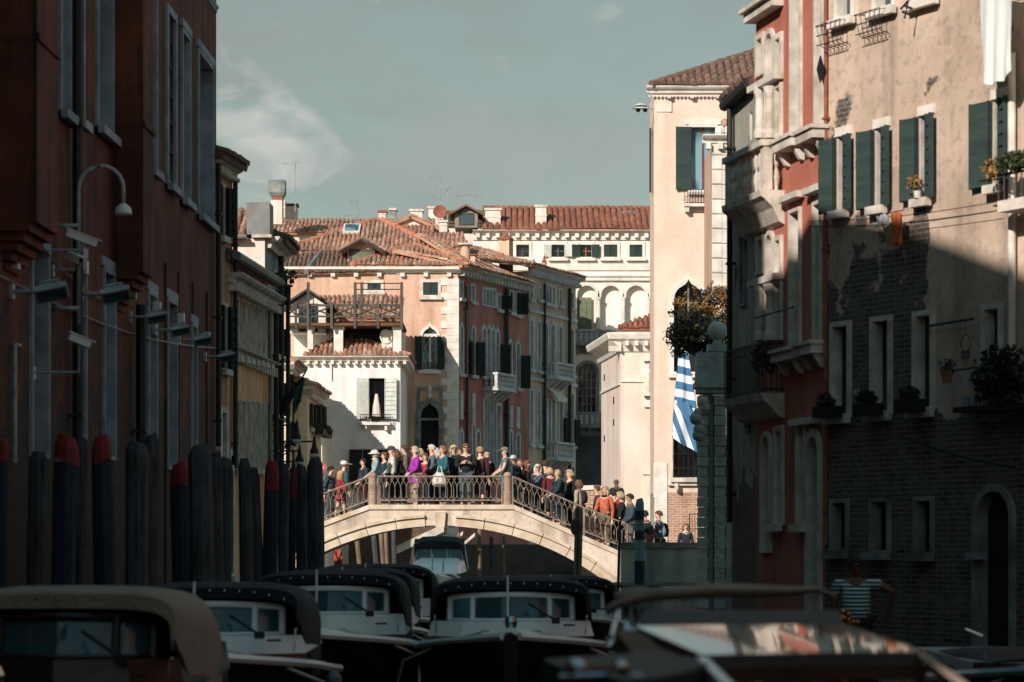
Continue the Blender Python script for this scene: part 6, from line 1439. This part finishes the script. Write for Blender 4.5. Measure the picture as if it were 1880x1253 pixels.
for a, b in (((1140, 1110), (1120, 1190)), ((1165, 1118), (1185, 1200)), ((1150, 1112), (1150, 1250)), ((1180, 1120), (1195, 1160))): g.tube([NP(*a, 14.4), NP(*b, 13.2)], .016, 6)
for px, py, r in ((1150, 1165, .05), (1168, 1178, .04), (1128, 1176, .035), (1156, 1185, .03)): g.ball(NP(px, py, 13.4), r, 10)
g.tube([NP(1118, 1182, 13.5), NP(1150, 1172, 13.4), NP(1172, 1184, 13.3)], .03, 8)
g.build('canopy_frame', chrome, nb)
# small stem with chrome lamp at the very bottom
t = thing('boat_bow', 'bow of a moored boat with chrome fittings at the bottom edge of the photo', 'boat', (X(1080, 10.5), 10.5, 0))
secs = []
for k in range(8):
    s_ = k / 7; b = .12 + .55 * s_ ** .7; y = -.6 + 2.0 * s_; z = Z(1238, 10.5) - .0 * s_; secs.append([(-b * .4 + .1, y, z), (-b * .3, y + .1, .2), (b * .6, y + .1, .2), (b, y, z), (b * .4, y, z + .03)])
G().loft(secs).build('hull', black, t)
G().box(-.1, .16, -.35, .1, Z(1238, 10.5) + .035, Z(1232, 10.5) + .03).build('mat', M('red_mat', (120, 70, 62), (90, 50, 46), 4), t)
g = G().ball((-.06, -.3, Z(1226, 10.5)), .05, 12).ball((.12, -.2, Z(1232, 10.5) + .02), .035, 10); g.tube([(-.12, -.35, Z(1240, 10.5)), (.05, -.42, Z(1236, 10.5)), (.2, -.3, Z(1240, 10.5))], .022, 8); g.build('cleat', chrome, t)
# gondola with brass ornament
t = thing('gondola', 'black gondola with gilded ornament under the striped shirt man', 'gondola', (X(1575, 33.5), 33.5, 0), R(12))
secs = []
for k in range(15):
    s_ = k / 14 * 2 - 1; b = .62 * (1 - s_ * s_) ** .6 + .03; y = s_ * 4.2; z = .62 + .55 * s_ ** 4; secs.append([(-b, y, z), (-b * .7, y, .1), (0, y, -.1 + .4 * s_ ** 4), (b * .7, y, .1), (b, y, z), (0, y, z - .02)])
G().loft(secs).build('hull', hullm, t)
g = G()
for k in range(9): g.ball((-.3 + .06 * math.sin(k * 2), -.3, 1.45 + .035 * k), .045, 6)
for k in range(6): g.ball((-.42 + k * .06, -.32, 1.62 + .03 * math.sin(k)), .035, 6)
g.box(-.34, -.24, -.34, -.26, .6, 1.45); g.build('gilded_ornament', M('gilding', (200, 150, 60), (160, 110, 40), 6, rough=.3, metal=.8), t)
G().box(-.5, .5, -.2, .8, .55, .72).build('stern_deck', black, t)
# ================================================================= people
SK = []                                            # skinned meshes, grown in one go at the end
def skin(name, V, E, Rr, mat, parent, sub=1, label=None):
    me = bpy.data.meshes.new(name); me.from_pydata([tuple(v) for v in V], E, []); o = bpy.data.objects.new(name, me); C.objects.link(o)
    sm_ = o.modifiers.new('s', 'SKIN'); sm_.use_smooth_shade = True; me.materials.append(mat)
    for i, d_ in enumerate(me.skin_vertices[0].data): d_.radius = (Rr[i], Rr[i]) if not isinstance(Rr[i], tuple) else Rr[i]; d_.use_root = (i == 0)
    if sub: ss = o.modifiers.new('b', 'SUBSURF'); ss.levels = sub; ss.render_levels = sub
    o.parent = parent
    if label: o['label'] = label
    SK.append((o, mat)); return o
skins = {'fair': M('fair_skin', (226, 176, 150), (214, 158, 132), 8, rough=.6, bump=0), 'tan': M('tanned_skin', (190, 138, 108), (176, 122, 94), 8, rough=.6, bump=0), 'dark': M('dark_skin', (104, 72, 56), (90, 62, 50), 8, rough=.6, bump=0)}
_mc = {}
def cm(c, plaid=None):
    k = (c, plaid)
    if k not in _mc:
        if plaid == 'check':
            n = NM('checked_cloth'); ch = n.N.new('ShaderNodeTexChecker'); ch.inputs['Scale'].default_value = 16; n.L.new(n.tc, ch.inputs['Vector']); ch.inputs['Color1'].default_value = colr(c); ch.inputs['Color2'].default_value = colr(tuple(x * .35 for x in c)); _mc[k] = n.end(ch.outputs[0], .9)
        elif plaid == 'stripe': _mc[k] = stripes('striped_knit', c, (30, 44, 54), .052, (0, 0, 1))
        else: _mc[k] = M('cloth', c, tuple(x * .72 for x in c), 9, rough=.92, bump=.9, bscale=16)
    return _mc[k]
ARMS = {   # per arm: elbow, wrist, hand direction, in units of height; x is measured outwards from the shoulder
    'down': ((.03, .01, -.185), (.035, -.03, -.345)), 'clasp': ((.03, -.02, -.17), (-.06, -.13, -.255)), 'phone': ((.035, -.03, -.165), (-.055, -.13, -.11)),
    'hip': ((.10, .04, -.15), (.015, .0, -.245)), 'rail': ((.03, -.06, -.17), (.0, -.17, -.24)), 'raise': ((.09, -.06, -.06), (.03, -.11, .09)), 'swing': ((.03, .06, -.175), (.035, .05, -.34)), 'out': ((.13, .02, -.06), (.09, .05, -.20)),
    'wide': ((.13, .0, -.05), (.21, -.03, .005))}
def person(label, px, ytop, Y, face, top, bottom, hair, skn='fair', hat=None, arms=('down', 'down'), coat=0, hairlen='short', legs='stand', plaid=None, feetz=None, bag=None, bagc=(20, 24, 30), glasses=False, lean=0, bare=0, sleeve=1, mask=None, slim=1.0, group='people crossing and standing on the bridge', dz=0, tilt=0, sub=1, scarf=None, shoes=(230, 226, 220)):
    x = X(px, Y); z0 = (onbridge(px, Y) if feetz is None else feetz) + dz; H = max(1.2, min(1.9, Z(ytop, Y) - z0))
    t = thing('person', label, 'person', (x, Y, z0), R(face), group); sk = skins[skn]; k = slim
    P = lambda x, y, z: Vector((x * H, (y - lean * max(0, z - .5)) * H, z * H))
    V, E, Q = [], [], []
    def av(p, r, par=None):
        V.append(p); Q.append(r if isinstance(r, tuple) else r * H)
        if par is not None: E.append((par, len(V) - 1))
        return len(V) - 1
    hd = tilt * H
    pel = av(P(0, 0, .53), .075 * k); wst = av(P(0, .0, .62), .068 * k, pel); ch = av(P(0, .005, .73), .078 * k, wst); nb_ = av(P(0, .005, .815), .045, ch); nk = av(P(0, .0, .855), .03, nb_)
    h1 = av(P(0, -.018 - tilt, .895), .044, nk); h2 = av(P(0, -.012 - tilt * 1.2, .94), .054, h1); h3 = av(P(0, .0 - tilt, .975), .035, h2)
    Lg = {'stand': ((.0, 0), (.0, 0)), 'walk': ((-.09, .0), (.09, .05)), 'wide': ((-.02, 0), (.02, 0))}[legs]
    legp = []
    for s_, (fy, _) in zip((-1, 1), Lg):
        hp = P(s_ * .05, 0, .50); kn = P(s_ * .055, fy * .55 - .01, .28); an = P(s_ * .055, fy + .01, .045); toe = P(s_ * .065, fy - .065, .018); legp.append((hp, kn, an, toe, s_, fy))
        a = av(hp, .055 * k, pel); a = av(kn, .036, a); a = av(P(s_ * .055, fy * .75 + .008, .18), .035, a); a = av(an, .023, a); av(toe, .02, a)
    armp = []
    for s_, nm in zip((-1, 1), arms):
        e_, w_ = ARMS[nm]; sh = P(s_ * .105 * k, .005, .80); el = sh + Vector((s_ * e_[0], e_[1] - lean * e_[2], e_[2])) * H; wr = sh + Vector((s_ * w_[0], w_[1] - lean * w_[2], w_[2])) * H
        d_ = (wr - el).normalized(); pm = wr + d_ * .028 * H; armp.append((sh, el, wr, s_, d_))
        a = av(P(s_ * .06 * k, .005, .80), .045, ch); a = av(sh, .036 * k, a); a = av(el, .026, a); a = av(el.lerp(wr, .35), .025, a); a = av(wr, .016, a); a = av(pm, .019, a)
        side = d_.cross(Vector((0, -1, .2))).normalized(); curl = Vector((0, -.35, -.25)) if abs(d_.z) < .8 else Vector((-s_ * .35, -.2, 0))
        for f_ in range(4):
            o_ = side * (f_ - 1.5) * .0085 * H; ln = (.030, .034, .032, .025)[f_] * H; b1 = pm + d_ * .012 * H + o_; b2 = b1 + d_ * ln; b3 = b2 + (d_ + curl).normalized() * ln * .7
            q = av(b1, .0052, a); q = av(b2, .0048, q); av(b3, .0038, q)
        q = av(pm - side * .02 * H * s_, .0055, a); av(pm - side * .032 * H * s_ + d_ * .02 * H, .0045, q)
    skin('body', V, E, Q, sk, t, sub)
    # face: nose, eyes, mouth, ears
    hc = P(0, -.012 - tilt * 1.2, .925); fy = hc.y - .052 * H
    g = G(); g.ball((hc.x, fy - .004 * H, hc.z - .008 * H), .0085 * H, 6, (.8, 1, 1.5))
    for s_ in (-1, 1): g.ball((s_ * .052 * H, hc.y + .006 * H, hc.z - .005 * H), .012 * H, 6, (.5, .9, 1.4))
    g.build('nose_and_ears', sk, t)
    g = G()
    for s_ in (-1, 1): g.ball((s_ * .019 * H, fy + .003 * H, hc.z + .007 * H), .0062 * H if not glasses else .015 * H, 6, (1, .5, .8))
    if glasses: g.box(-.05 * H, .05 * H, fy + .002 * H, fy + .006 * H, hc.z + .008 * H, hc.z + .014 * H)
    g.build('sunglasses' if glasses else 'eyes', black, t); G().ball((0, fy + .004 * H, hc.z - .03 * H), .011 * H, 6, (1.3, .5, .35)).build('mouth', cm((170, 90, 84)), t)
    if mask: G().ball((0, fy + .012 * H, hc.z - .022 * H), .03 * H, 8, (1.1, .75, .9)).build('mask', cm(mask), t)
    # clothes: shells over the same joints
    def shell(nm, pts, mt, e2=0):
        Vv = [p for p, r, q in pts]; Ee = [(q, i) for i, (p, r, q) in enumerate(pts) if q is not None]; skin(nm, Vv, Ee, [r * H for p, r, q in pts], mt, t, sub)
    e = .014; pt = [(P(0, 0, .50), .09 * k + coat * .012, None), (P(0, 0, .60), .08 * k + e * .7, 0), (P(0, .005, .73), .085 * k + e * .5, 1), (P(0, .005, .812), .05 + e * .6, 2)]
    if coat: pt += [(P(0, .0, .50 - coat * .09), .088 * k, 0), (P(0, .0, .50 - coat * .2), .095 * k, 4)]
    for sh, el, wr, s_, d_ in armp:
        n_ = len(pt); pt += [(P(s_ * .06 * k, .005, .80), .05, 2), (sh, .043 * k, n_), (sh.lerp(el, .5 if sleeve < .6 else 1), .036, n_ + 1)]
        if sleeve > .6: pt += [(el.lerp(wr, .45 if sleeve < .9 else .92), .030 if sleeve < .9 else .025, n_ + 2)]
    shell('jacket' if sleeve > .6 else 'shirt', pt, cm(top, plaid))
    pt = [(P(0, 0, .53), .082 * k, None)]
    for hp, kn, an, toe, s_, fy_ in legp:
        n_ = len(pt); pt += [(hp, .062 * k, 0), (kn if not bare else hp.lerp(kn, .8), .045, n_)]
        if not bare: pt += [(an + Vector((0, 0, .02 * H)), .036, n_ + 1)]
    shell('trousers' if not bare else 'skirt', pt, cm(bottom))
    for hp, kn, an, toe, s_, fy_ in legp: G().ball(((an.x + toe.x) / 2, (an.y + toe.y) / 2, .022 * H), .045 * H, 8, (.62, 1.35, .55)).build('shoe', cm(shoes), t)
    # hair and hats
    hm = cm(hair) if hair else None; hz = hc.z + .012 * H
    if hm:
        g = G(); n = 14; rr = .064 * H; vs = []; rows = 7; drop = {'short': .42, 'bob': .9, 'long': .9, 'curly': .8, 'crop': .3}[hairlen]
        for j in range(rows + 1):
            ph = (j / rows) * math.pi * .5 * (1.15)
            for i in range(n):
                a = 2 * math.pi * i / n; front = max(0, -math.sin(a)); lim = ph * (1 - .42 * front); jit = (1 + random.uniform(-.05, .06)) if hairlen in ('curly', 'bob') else 1 + random.uniform(-.015, .02)
                vs.append((hc.x + rr * math.sin(lim) * math.cos(a) * .98 * jit, hc.y + .006 * H + rr * math.sin(lim) * math.sin(a) * 1.08 * jit, hz + rr * math.cos(lim) * 1.0 - (.0 if j < rows else drop * .03 * H * (1 - front))))
        fs = [(j * n + i, j * n + (i + 1) % n, (j + 1) * n + (i + 1) % n, (j + 1) * n + i) for j in range(rows) for i in range(n)] + [tuple(range(n))]
        g.add(vs, fs)
        if hairlen in ('long', 'bob', 'curly'):
            ln = {'long': .15, 'bob': .07, 'curly': .09}[hairlen] * H
            for i in range(15):
                a = math.pi * (i / 14) * 1.16 - .25; r0 = .056 * H; p0 = Vector((hc.x + r0 * math.cos(a), hc.y + .012 * H + r0 * math.sin(a), hz)); j = random.uniform(-.008, .008) * H
                g.tube([p0, p0 + Vector((j, .006 * H, -ln * .5)), p0 + Vector((-p0.x * .25 + j, .01 * H, -ln * random.uniform(.85, 1.1)))], [.019 * H, .021 * H, .008 * H], 5)
        g.build('hair', hm, t, smooth=hairlen != 'curly')
    if hat:
        hk, hcol = hat; g = G(); r = .067 * H
        g.lathe([(r * 1.0, -.01 * H), (r * 1.02, .01 * H), (r * .9, .035 * H), (r * .6, .052 * H), (.002, .06 * H)], (hc.x, hc.y + .006 * H, hz + .008 * H), 14)
        if hk == 'sun': g.lathe([(r * .95, .012 * H), (r * 1.6, -.006 * H), (r * 1.65, -.014 * H), (r * .95, .002 * H)], (hc.x, hc.y, hz + .004 * H), 14)
        else: g.hexa([(-.045 * H, hc.y - .135 * H, hz - .002 * H), (.045 * H, hc.y - .135 * H, hz - .002 * H), (.055 * H, hc.y - .03 * H, hz + .006 * H), (-.055 * H, hc.y - .03 * H, hz + .006 * H), (-.04 * H, hc.y - .13 * H, hz + .004 * H), (.04 * H, hc.y - .13 * H, hz + .004 * H), (.055 * H, hc.y - .03 * H, hz + .02 * H), (-.055 * H, hc.y - .03 * H, hz + .02 * H)])
        g.build('hat', cm(hcol), t, smooth=False)
    if scarf: G().lathe([(.05 * H, 0), (.06 * H, .015 * H), (.05 * H, .035 * H)], P(0, -.004, .815), 12).build('scarf', cm(scarf), t)
    if bag == 'backpack':
        s2 = []
        for z_, w_, d_ in ((.58, .06, .05), (.62, .085, .09), (.70, .085, .095), (.77, .07, .07), (.80, .04, .04)): c_ = P(0, .075, z_); s2.append([(c_.x + w_ * H * math.cos(a * .7854), c_.y + d_ * H * (math.sin(a * .7854) * .5 + .5) * .9, c_.z) for a in range(8)])
        B_ = thing('backpack', 'backpack worn by ' + label, 'backpack', (x, Y, z0), R(face)) if False else None
        G().loft(s2).build('backpack', cm(bagc), t, smooth=True)
        g = G()
        for s_ in (-1, 1): g.tube([P(s_ * .06, .06, .79), P(s_ * .065, -.02, .845), P(s_ * .07, -.085, .76), P(s_ * .08, -.03, .64)], .010 * H, 5)
        g.build('strap', cm(bagc), t)
    return t
G_ = 'people crossing and standing on the bridge'
RT = 'people at the right foot of the bridge'
person('person in a black jacket holding up the red round sign, mostly hidden by the post', 588, 868, 76.6, 60, (34, 34, 40), (30, 34, 44), (60, 44, 36), arms=('raise', 'down'), bag='backpack', bagc=(150, 30, 44))
person('boy with short dark hair in a blue checked jacket climbing the left steps', 607, 856, 76.0, 70, (62, 88, 104), (34, 58, 66), (40, 32, 28), plaid='check', legs='walk', arms=('swing', 'down'), hairlen='crop')
person('girl with long fair hair and a red checked coat climbing the left steps', 625, 864, 75.8, 110, (206, 44, 52), (28, 26, 30), (206, 164, 104), plaid='check', coat=.9, hairlen='long', bare=1, legs='walk', arms=('rail', 'down'))
person('person in a white cap and dark teal jacket behind the girl in the red coat', 631, 846, 77.6, 120, (56, 96, 92), (30, 40, 46), (120, 100, 80), hat=('cap', (236, 232, 226)), bag='backpack', bagc=(70, 34, 36))
person('woman in a white sun hat and pale blue jacket by the left railing post', 691, 826, 75.8, -75, (150, 186, 186), (84, 124, 128), (220, 214, 204), hat=('sun', (240, 236, 228)), arms=('clasp', 'rail'), hairlen='bob', scarf=(230, 230, 226), bag='bag', lean=.06)
person('brown haired person in navy between the sun hat and the white jacket', 706, 830, 77.6, -60, (34, 54, 74), (36, 46, 54), (128, 76, 50), hairlen='bob')
person('man in a dark cap and white jacket looking left', 719, 819, 76.6, -80, (226, 220, 208), (34, 38, 44), (190, 180, 170), hat=('cap', (62, 78, 92)), arms=('clasp', 'down'), skn='fair')
person('balding man in an olive jacket with a black backpack', 743, 813, 77.2, -85, (122, 104, 84), (30, 34, 38), (96, 70, 52), hairlen='crop', bag='backpack', bagc=(22, 22, 26))
person('woman with blond hair in a bright purple vest and beige trousers', 762, 819, 75.9, -70, (190, 40, 190), (190, 170, 150), (206, 186, 150), hairlen='bob', arms=('clasp', 'clasp'), sleeve=1, slim=1.08, coat=.25)
person('short person with brown hair and a red top behind the purple vest', 781, 832, 77.4, -40, (190, 44, 50), (40, 44, 54), (120, 76, 56), hairlen='bob')
person('white haired man in a black mask and slate blue coat', 793, 816, 76.7, -80, (86, 108, 122), (30, 38, 50), (226, 220, 212), mask=(20, 22, 26), coat=.3, arms=('down', 'clasp'), skn='fair')
t = person('woman with auburn hair in a teal sweater carrying a big white bag', 813, 818, 76.0, -60, (30, 108, 122), (26, 30, 36), (176, 104, 60), hairlen='bob', arms=('phone', 'clasp'), mask=(190, 196, 190))
bg_ = thing('tote_bag', 'big white crumpled bag hanging against the railing', 'bag', (X(807, 75.7), 75.62, Z(894, 75.6))); secs = []
for z_, w_, d_ in ((0, .16, .05), (.08, .22, .1), (.22, .22, .12), (.34, .16, .09), (.42, .10, .05)): secs.append([(w_ * math.cos(a * .524) * (1 + .08 * math.sin(a * 5 + z_ * 20)), d_ * math.sin(a * .524), z_) for a in range(12)])
G().loft(secs).build('bag_body', cm((236, 230, 222)), bg_, smooth=True); G().tube([(-.08, 0, .4), (-.04, .02, .6), (.04, .02, .6), (.08, 0, .4)], .012, 5).build('handle', cm((236, 230, 222)), bg_)
person('curly blond woman in sunglasses and navy jacket facing the camera', 833, 817, 76.6, 12, (30, 46, 62), (30, 36, 44), (222, 196, 140), hairlen='curly', glasses=True, arms=('down', 'down'), scarf=(120, 150, 150))
person('man in sunglasses and a black jacket looking down at a phone in his hands', 855, 813, 76.0, 5, (26, 32, 38), (60, 92, 104), (120, 84, 58), glasses=True, arms=('phone', 'phone'), hairlen='short', slim=1.1, tilt=.012)
person('person with short ginger hair in a maroon sweater', 881, 820, 76.4, 160, (74, 30, 38), (34, 40, 48), (206, 150, 100), hairlen='short', slim=1.1)
person('older grey haired person in a long black coat beside the maroon sweater', 894, 830, 77.2, 20, (26, 34, 34), (30, 34, 36), (206, 186, 156), coat=1)
person('man in a flat cap and grey green polo shirt leaning on the right railing post', 927, 821, 75.9, -78, (96, 122, 126), (90, 136, 140), (190, 176, 160), hat=('cap', (150, 136, 118)), arms=('rail', 'rail'), sleeve=.5, skn='fair')
person('person in a white cap with a navy backpack right of the flat cap man', 943, 836, 77.0, -110, (36, 60, 78), (80, 124, 130), (80, 60, 50), hat=('cap', (206, 204, 206)), bag='backpack', bagc=(28, 56, 76), skn='tan')
person('woman with long brown hair in a dark coat over a crimson top', 967, 845, 76.8, 60, (40, 24, 30), (32, 30, 36), (136, 84, 54), hairlen='long', scarf=(176, 36, 66), coat=.4)
person('woman with white blond hair in a patterned blouse', 987, 852, 77.8, 10, (96, 110, 130), (44, 50, 66), (232, 222, 208), hairlen='long', plaid='check', glasses=True)
person('dark haired man in a grey shirt seen from behind', 1001, 840, 78.0, 170, (58, 72, 70), (34, 40, 46), (78, 56, 44), hairlen='crop')
person('fair haired person in a maroon and teal jacket leaning on the sloping rail', 1011, 858, 76.8, 200, (122, 26, 38), (34, 46, 62), (206, 170, 120), hairlen='bob', lean=.1)
person('person in a dark green jacket beside the sloping rail', 1024, 862, 76.1, -70, (32, 62, 66), (30, 48, 66), (196, 166, 120), arms=('rail', 'rail'), bag='backpack', bagc=(36, 60, 64), hairlen='short')
person('person with fair hair in a long black coat', 1046, 860, 76.9, -60, (34, 32, 28), (28, 28, 30), (206, 182, 140), coat=1, hairlen='bob', arms=('clasp', 'down'))
person('woman with frizzy brown hair in a beige top and black backpack', 1063, 881, 76.2, -120, (196, 176, 150), (60, 52, 46), (134, 88, 60), hairlen='curly', bag='backpack', bagc=(34, 40, 54))
person('woman with fair hair in an orange cardigan and khaki trousers', 1111, 892, 76.0, -30, (222, 104, 70), (110, 96, 72), (206, 166, 112), hairlen='long', arms=('rail', 'down'), scarf=(50, 40, 38))
person('person in a red and grey jacket with a backpack behind the orange cardigan', 1127, 888, 77.6, 150, (196, 44, 48), (40, 44, 48), (50, 38, 34), bag='backpack', bagc=(56, 68, 70))
person('bearded man in a dark teal quilted jacket at the end of the railing', 1157, 896, 76.0, -75, (56, 84, 98), (96, 104, 104), (50, 42, 40), arms=('clasp', 'clasp'), hairlen='short', skn='tan', scarf=(190, 130, 60), dz=-.1)
person('bald man in a black coat behind the white coping', 1132, 878, 82.0, -160, (40, 42, 48), (30, 32, 36), None, skn='dark', feetz=Z(878, 82) - 1.74, group=RT)
person('person in black with an orange strap behind the banded post', 1184, 926, 76.0, -160, (34, 36, 42), (90, 86, 80), (60, 50, 44), bag='backpack', bagc=(24, 26, 32), feetz=1.72, group=RT, scarf=(214, 120, 40))
person('man with short brown hair in a pale blue shirt and dark waistcoat', 1210, 931, 76.8, -80, (120, 140, 160), (44, 52, 58), (110, 78, 56), feetz=1.72, group=RT, arms=('clasp', 'hip'), hairlen='crop', bag='backpack', bagc=(24, 30, 44))
person('girl with brown hair in a dark blazer by the brick wall', 1259, 961, 77.0, 5, (36, 44, 60), (30, 34, 44), (150, 98, 66), feetz=1.70, group=RT, hairlen='long', scarf=(230, 228, 222))
person('person in a beige coat glimpsed between the posts on the left quay', 483, 890, 62, 30, (190, 160, 130), (60, 60, 66), (90, 66, 50), feetz=1.25, group=None, arms=('clasp', 'down'))
gd_ = person('gondolier in a blue and white striped shirt resting one arm out', 1572, 1022, 33.5, -12, (150, 200, 206), (14, 20, 28), (34, 28, 26), skn='dark', feetz=.66, plaid='stripe', arms=('down', 'out'), sleeve=.5, group=None, slim=1.32, glasses=True, hairlen='crop', shoes=(20, 22, 26), sub=2)
t = thing('oar', 'long wooden oar leaning beside the gondolier', 'oar', (X(1630, 33), 33, .4), 0); G().tube([(0, 0, -.4), (-.16, .1, 1.05)], .022, 6).box(-.02, .06, -.01, .01, -.9, -.3).build('shaft', brownwood, t)
# second row of the crowd, mostly heads and shoulders showing
random.seed(21)
HC = [(60, 44, 36), (120, 84, 58), (206, 180, 140), (226, 220, 212), (90, 62, 46), (150, 100, 64)]
CC = [((44, 56, 76), 'slate blue'), ((96, 40, 46), 'wine red'), ((120, 112, 100), 'stone grey'), ((30, 34, 38), 'charcoal'), ((70, 92, 84), 'sage green'), ((150, 130, 104), 'sand coloured'), ((40, 80, 96), 'petrol blue')]
for i, (px, py, Y, lb) in enumerate(((668, 842, 77.9, 'between the teal jacket and the white sun hat'), (731, 824, 78.1, 'between the white jacket and the balding man'), (771, 823, 78.1, 'behind the blond woman in the purple vest'),
        (803, 822, 78.0, 'between the white haired man and the auburn haired woman'), (844, 822, 78.2, 'between the two people in sunglasses'), (955, 843, 78.0, 'between the navy backpack and the brown haired woman'), (1054, 872, 77.8, 'right of the long black coat'), (1097, 890, 76.6, 'left of the orange cardigan'), (1143, 900, 77.5, 'left of the bearded man'))):
    c_, nm = CC[(i * 3) % 7]
    person('person in %s half hidden %s' % (nm, lb), px, py, Y, random.choice((-95, -60, -20, 40, 100, 170)), c_, CC[(i * 2 + 1) % 7][0], HC[i % 6], arms=random.choice((('down', 'clasp'), ('clasp', 'phone'), ('hip', 'down'), ('clasp', 'clasp'))), hairlen=random.choice(('short', 'bob', 'long', 'crop', 'curly')), slim=random.uniform(.95, 1.12), tilt=random.uniform(-.005, .015), lean=random.uniform(0, .06), bag=random.choice((None, 'backpack', None)))
# round red tour sign
t = thing('tour_sign', 'small round red tour sign with a white number 18 held up left of the bridge', 'sign', (X(592, 75.4), 75.45, Z(858, 75.4)))
G().lathe([(.125, 0), (.125, .012)], (0, 0, 0), 24).xf(Matrix.Rotation(R(90), 4, 'X')).build('disc', M('sign_red', (206, 70, 76), (200, 62, 70), 3, rough=.6, bump=0), t); G().tube([(0, .01, -.12), (0, .05, -.45)], .012, 5).build('stick', white, t)
def text(s_, size, loc, parent, mt, name='lettering'):
    c_ = bpy.data.curves.new(name, 'FONT'); c_.body = s_; c_.size = size; c_.extrude = .002; c_.align_x = 'CENTER'; c_.align_y = 'CENTER'; c_.materials.append(mt)
    o = bpy.data.objects.new(name, c_); C.objects.link(o); bpy.context.view_layer.update(); me = bpy.data.meshes.new_from_object(o.evaluated_get(bpy.context.evaluated_depsgraph_get())); bpy.data.objects.remove(o)
    m = bpy.data.objects.new(name, me); C.objects.link(m); m.parent = parent; m.location = loc; m.rotation_euler = (R(90), 0, 0); return m
text('18', .10, (0, -.016, -.02), t, white)
# ---- grow all the skinned meshes
bpy.context.view_layer.update(); dg = bpy.context.evaluated_depsgraph_get()
new = [(o, bpy.data.meshes.new_from_object(o.evaluated_get(dg)), mt) for o, mt in SK]
for o, me, mt in new:
    o.modifiers.clear(); o.data = me
    if not me.materials: me.materials.append(mt)
    me.polygons.foreach_set('use_smooth', [True] * len(me.polygons))
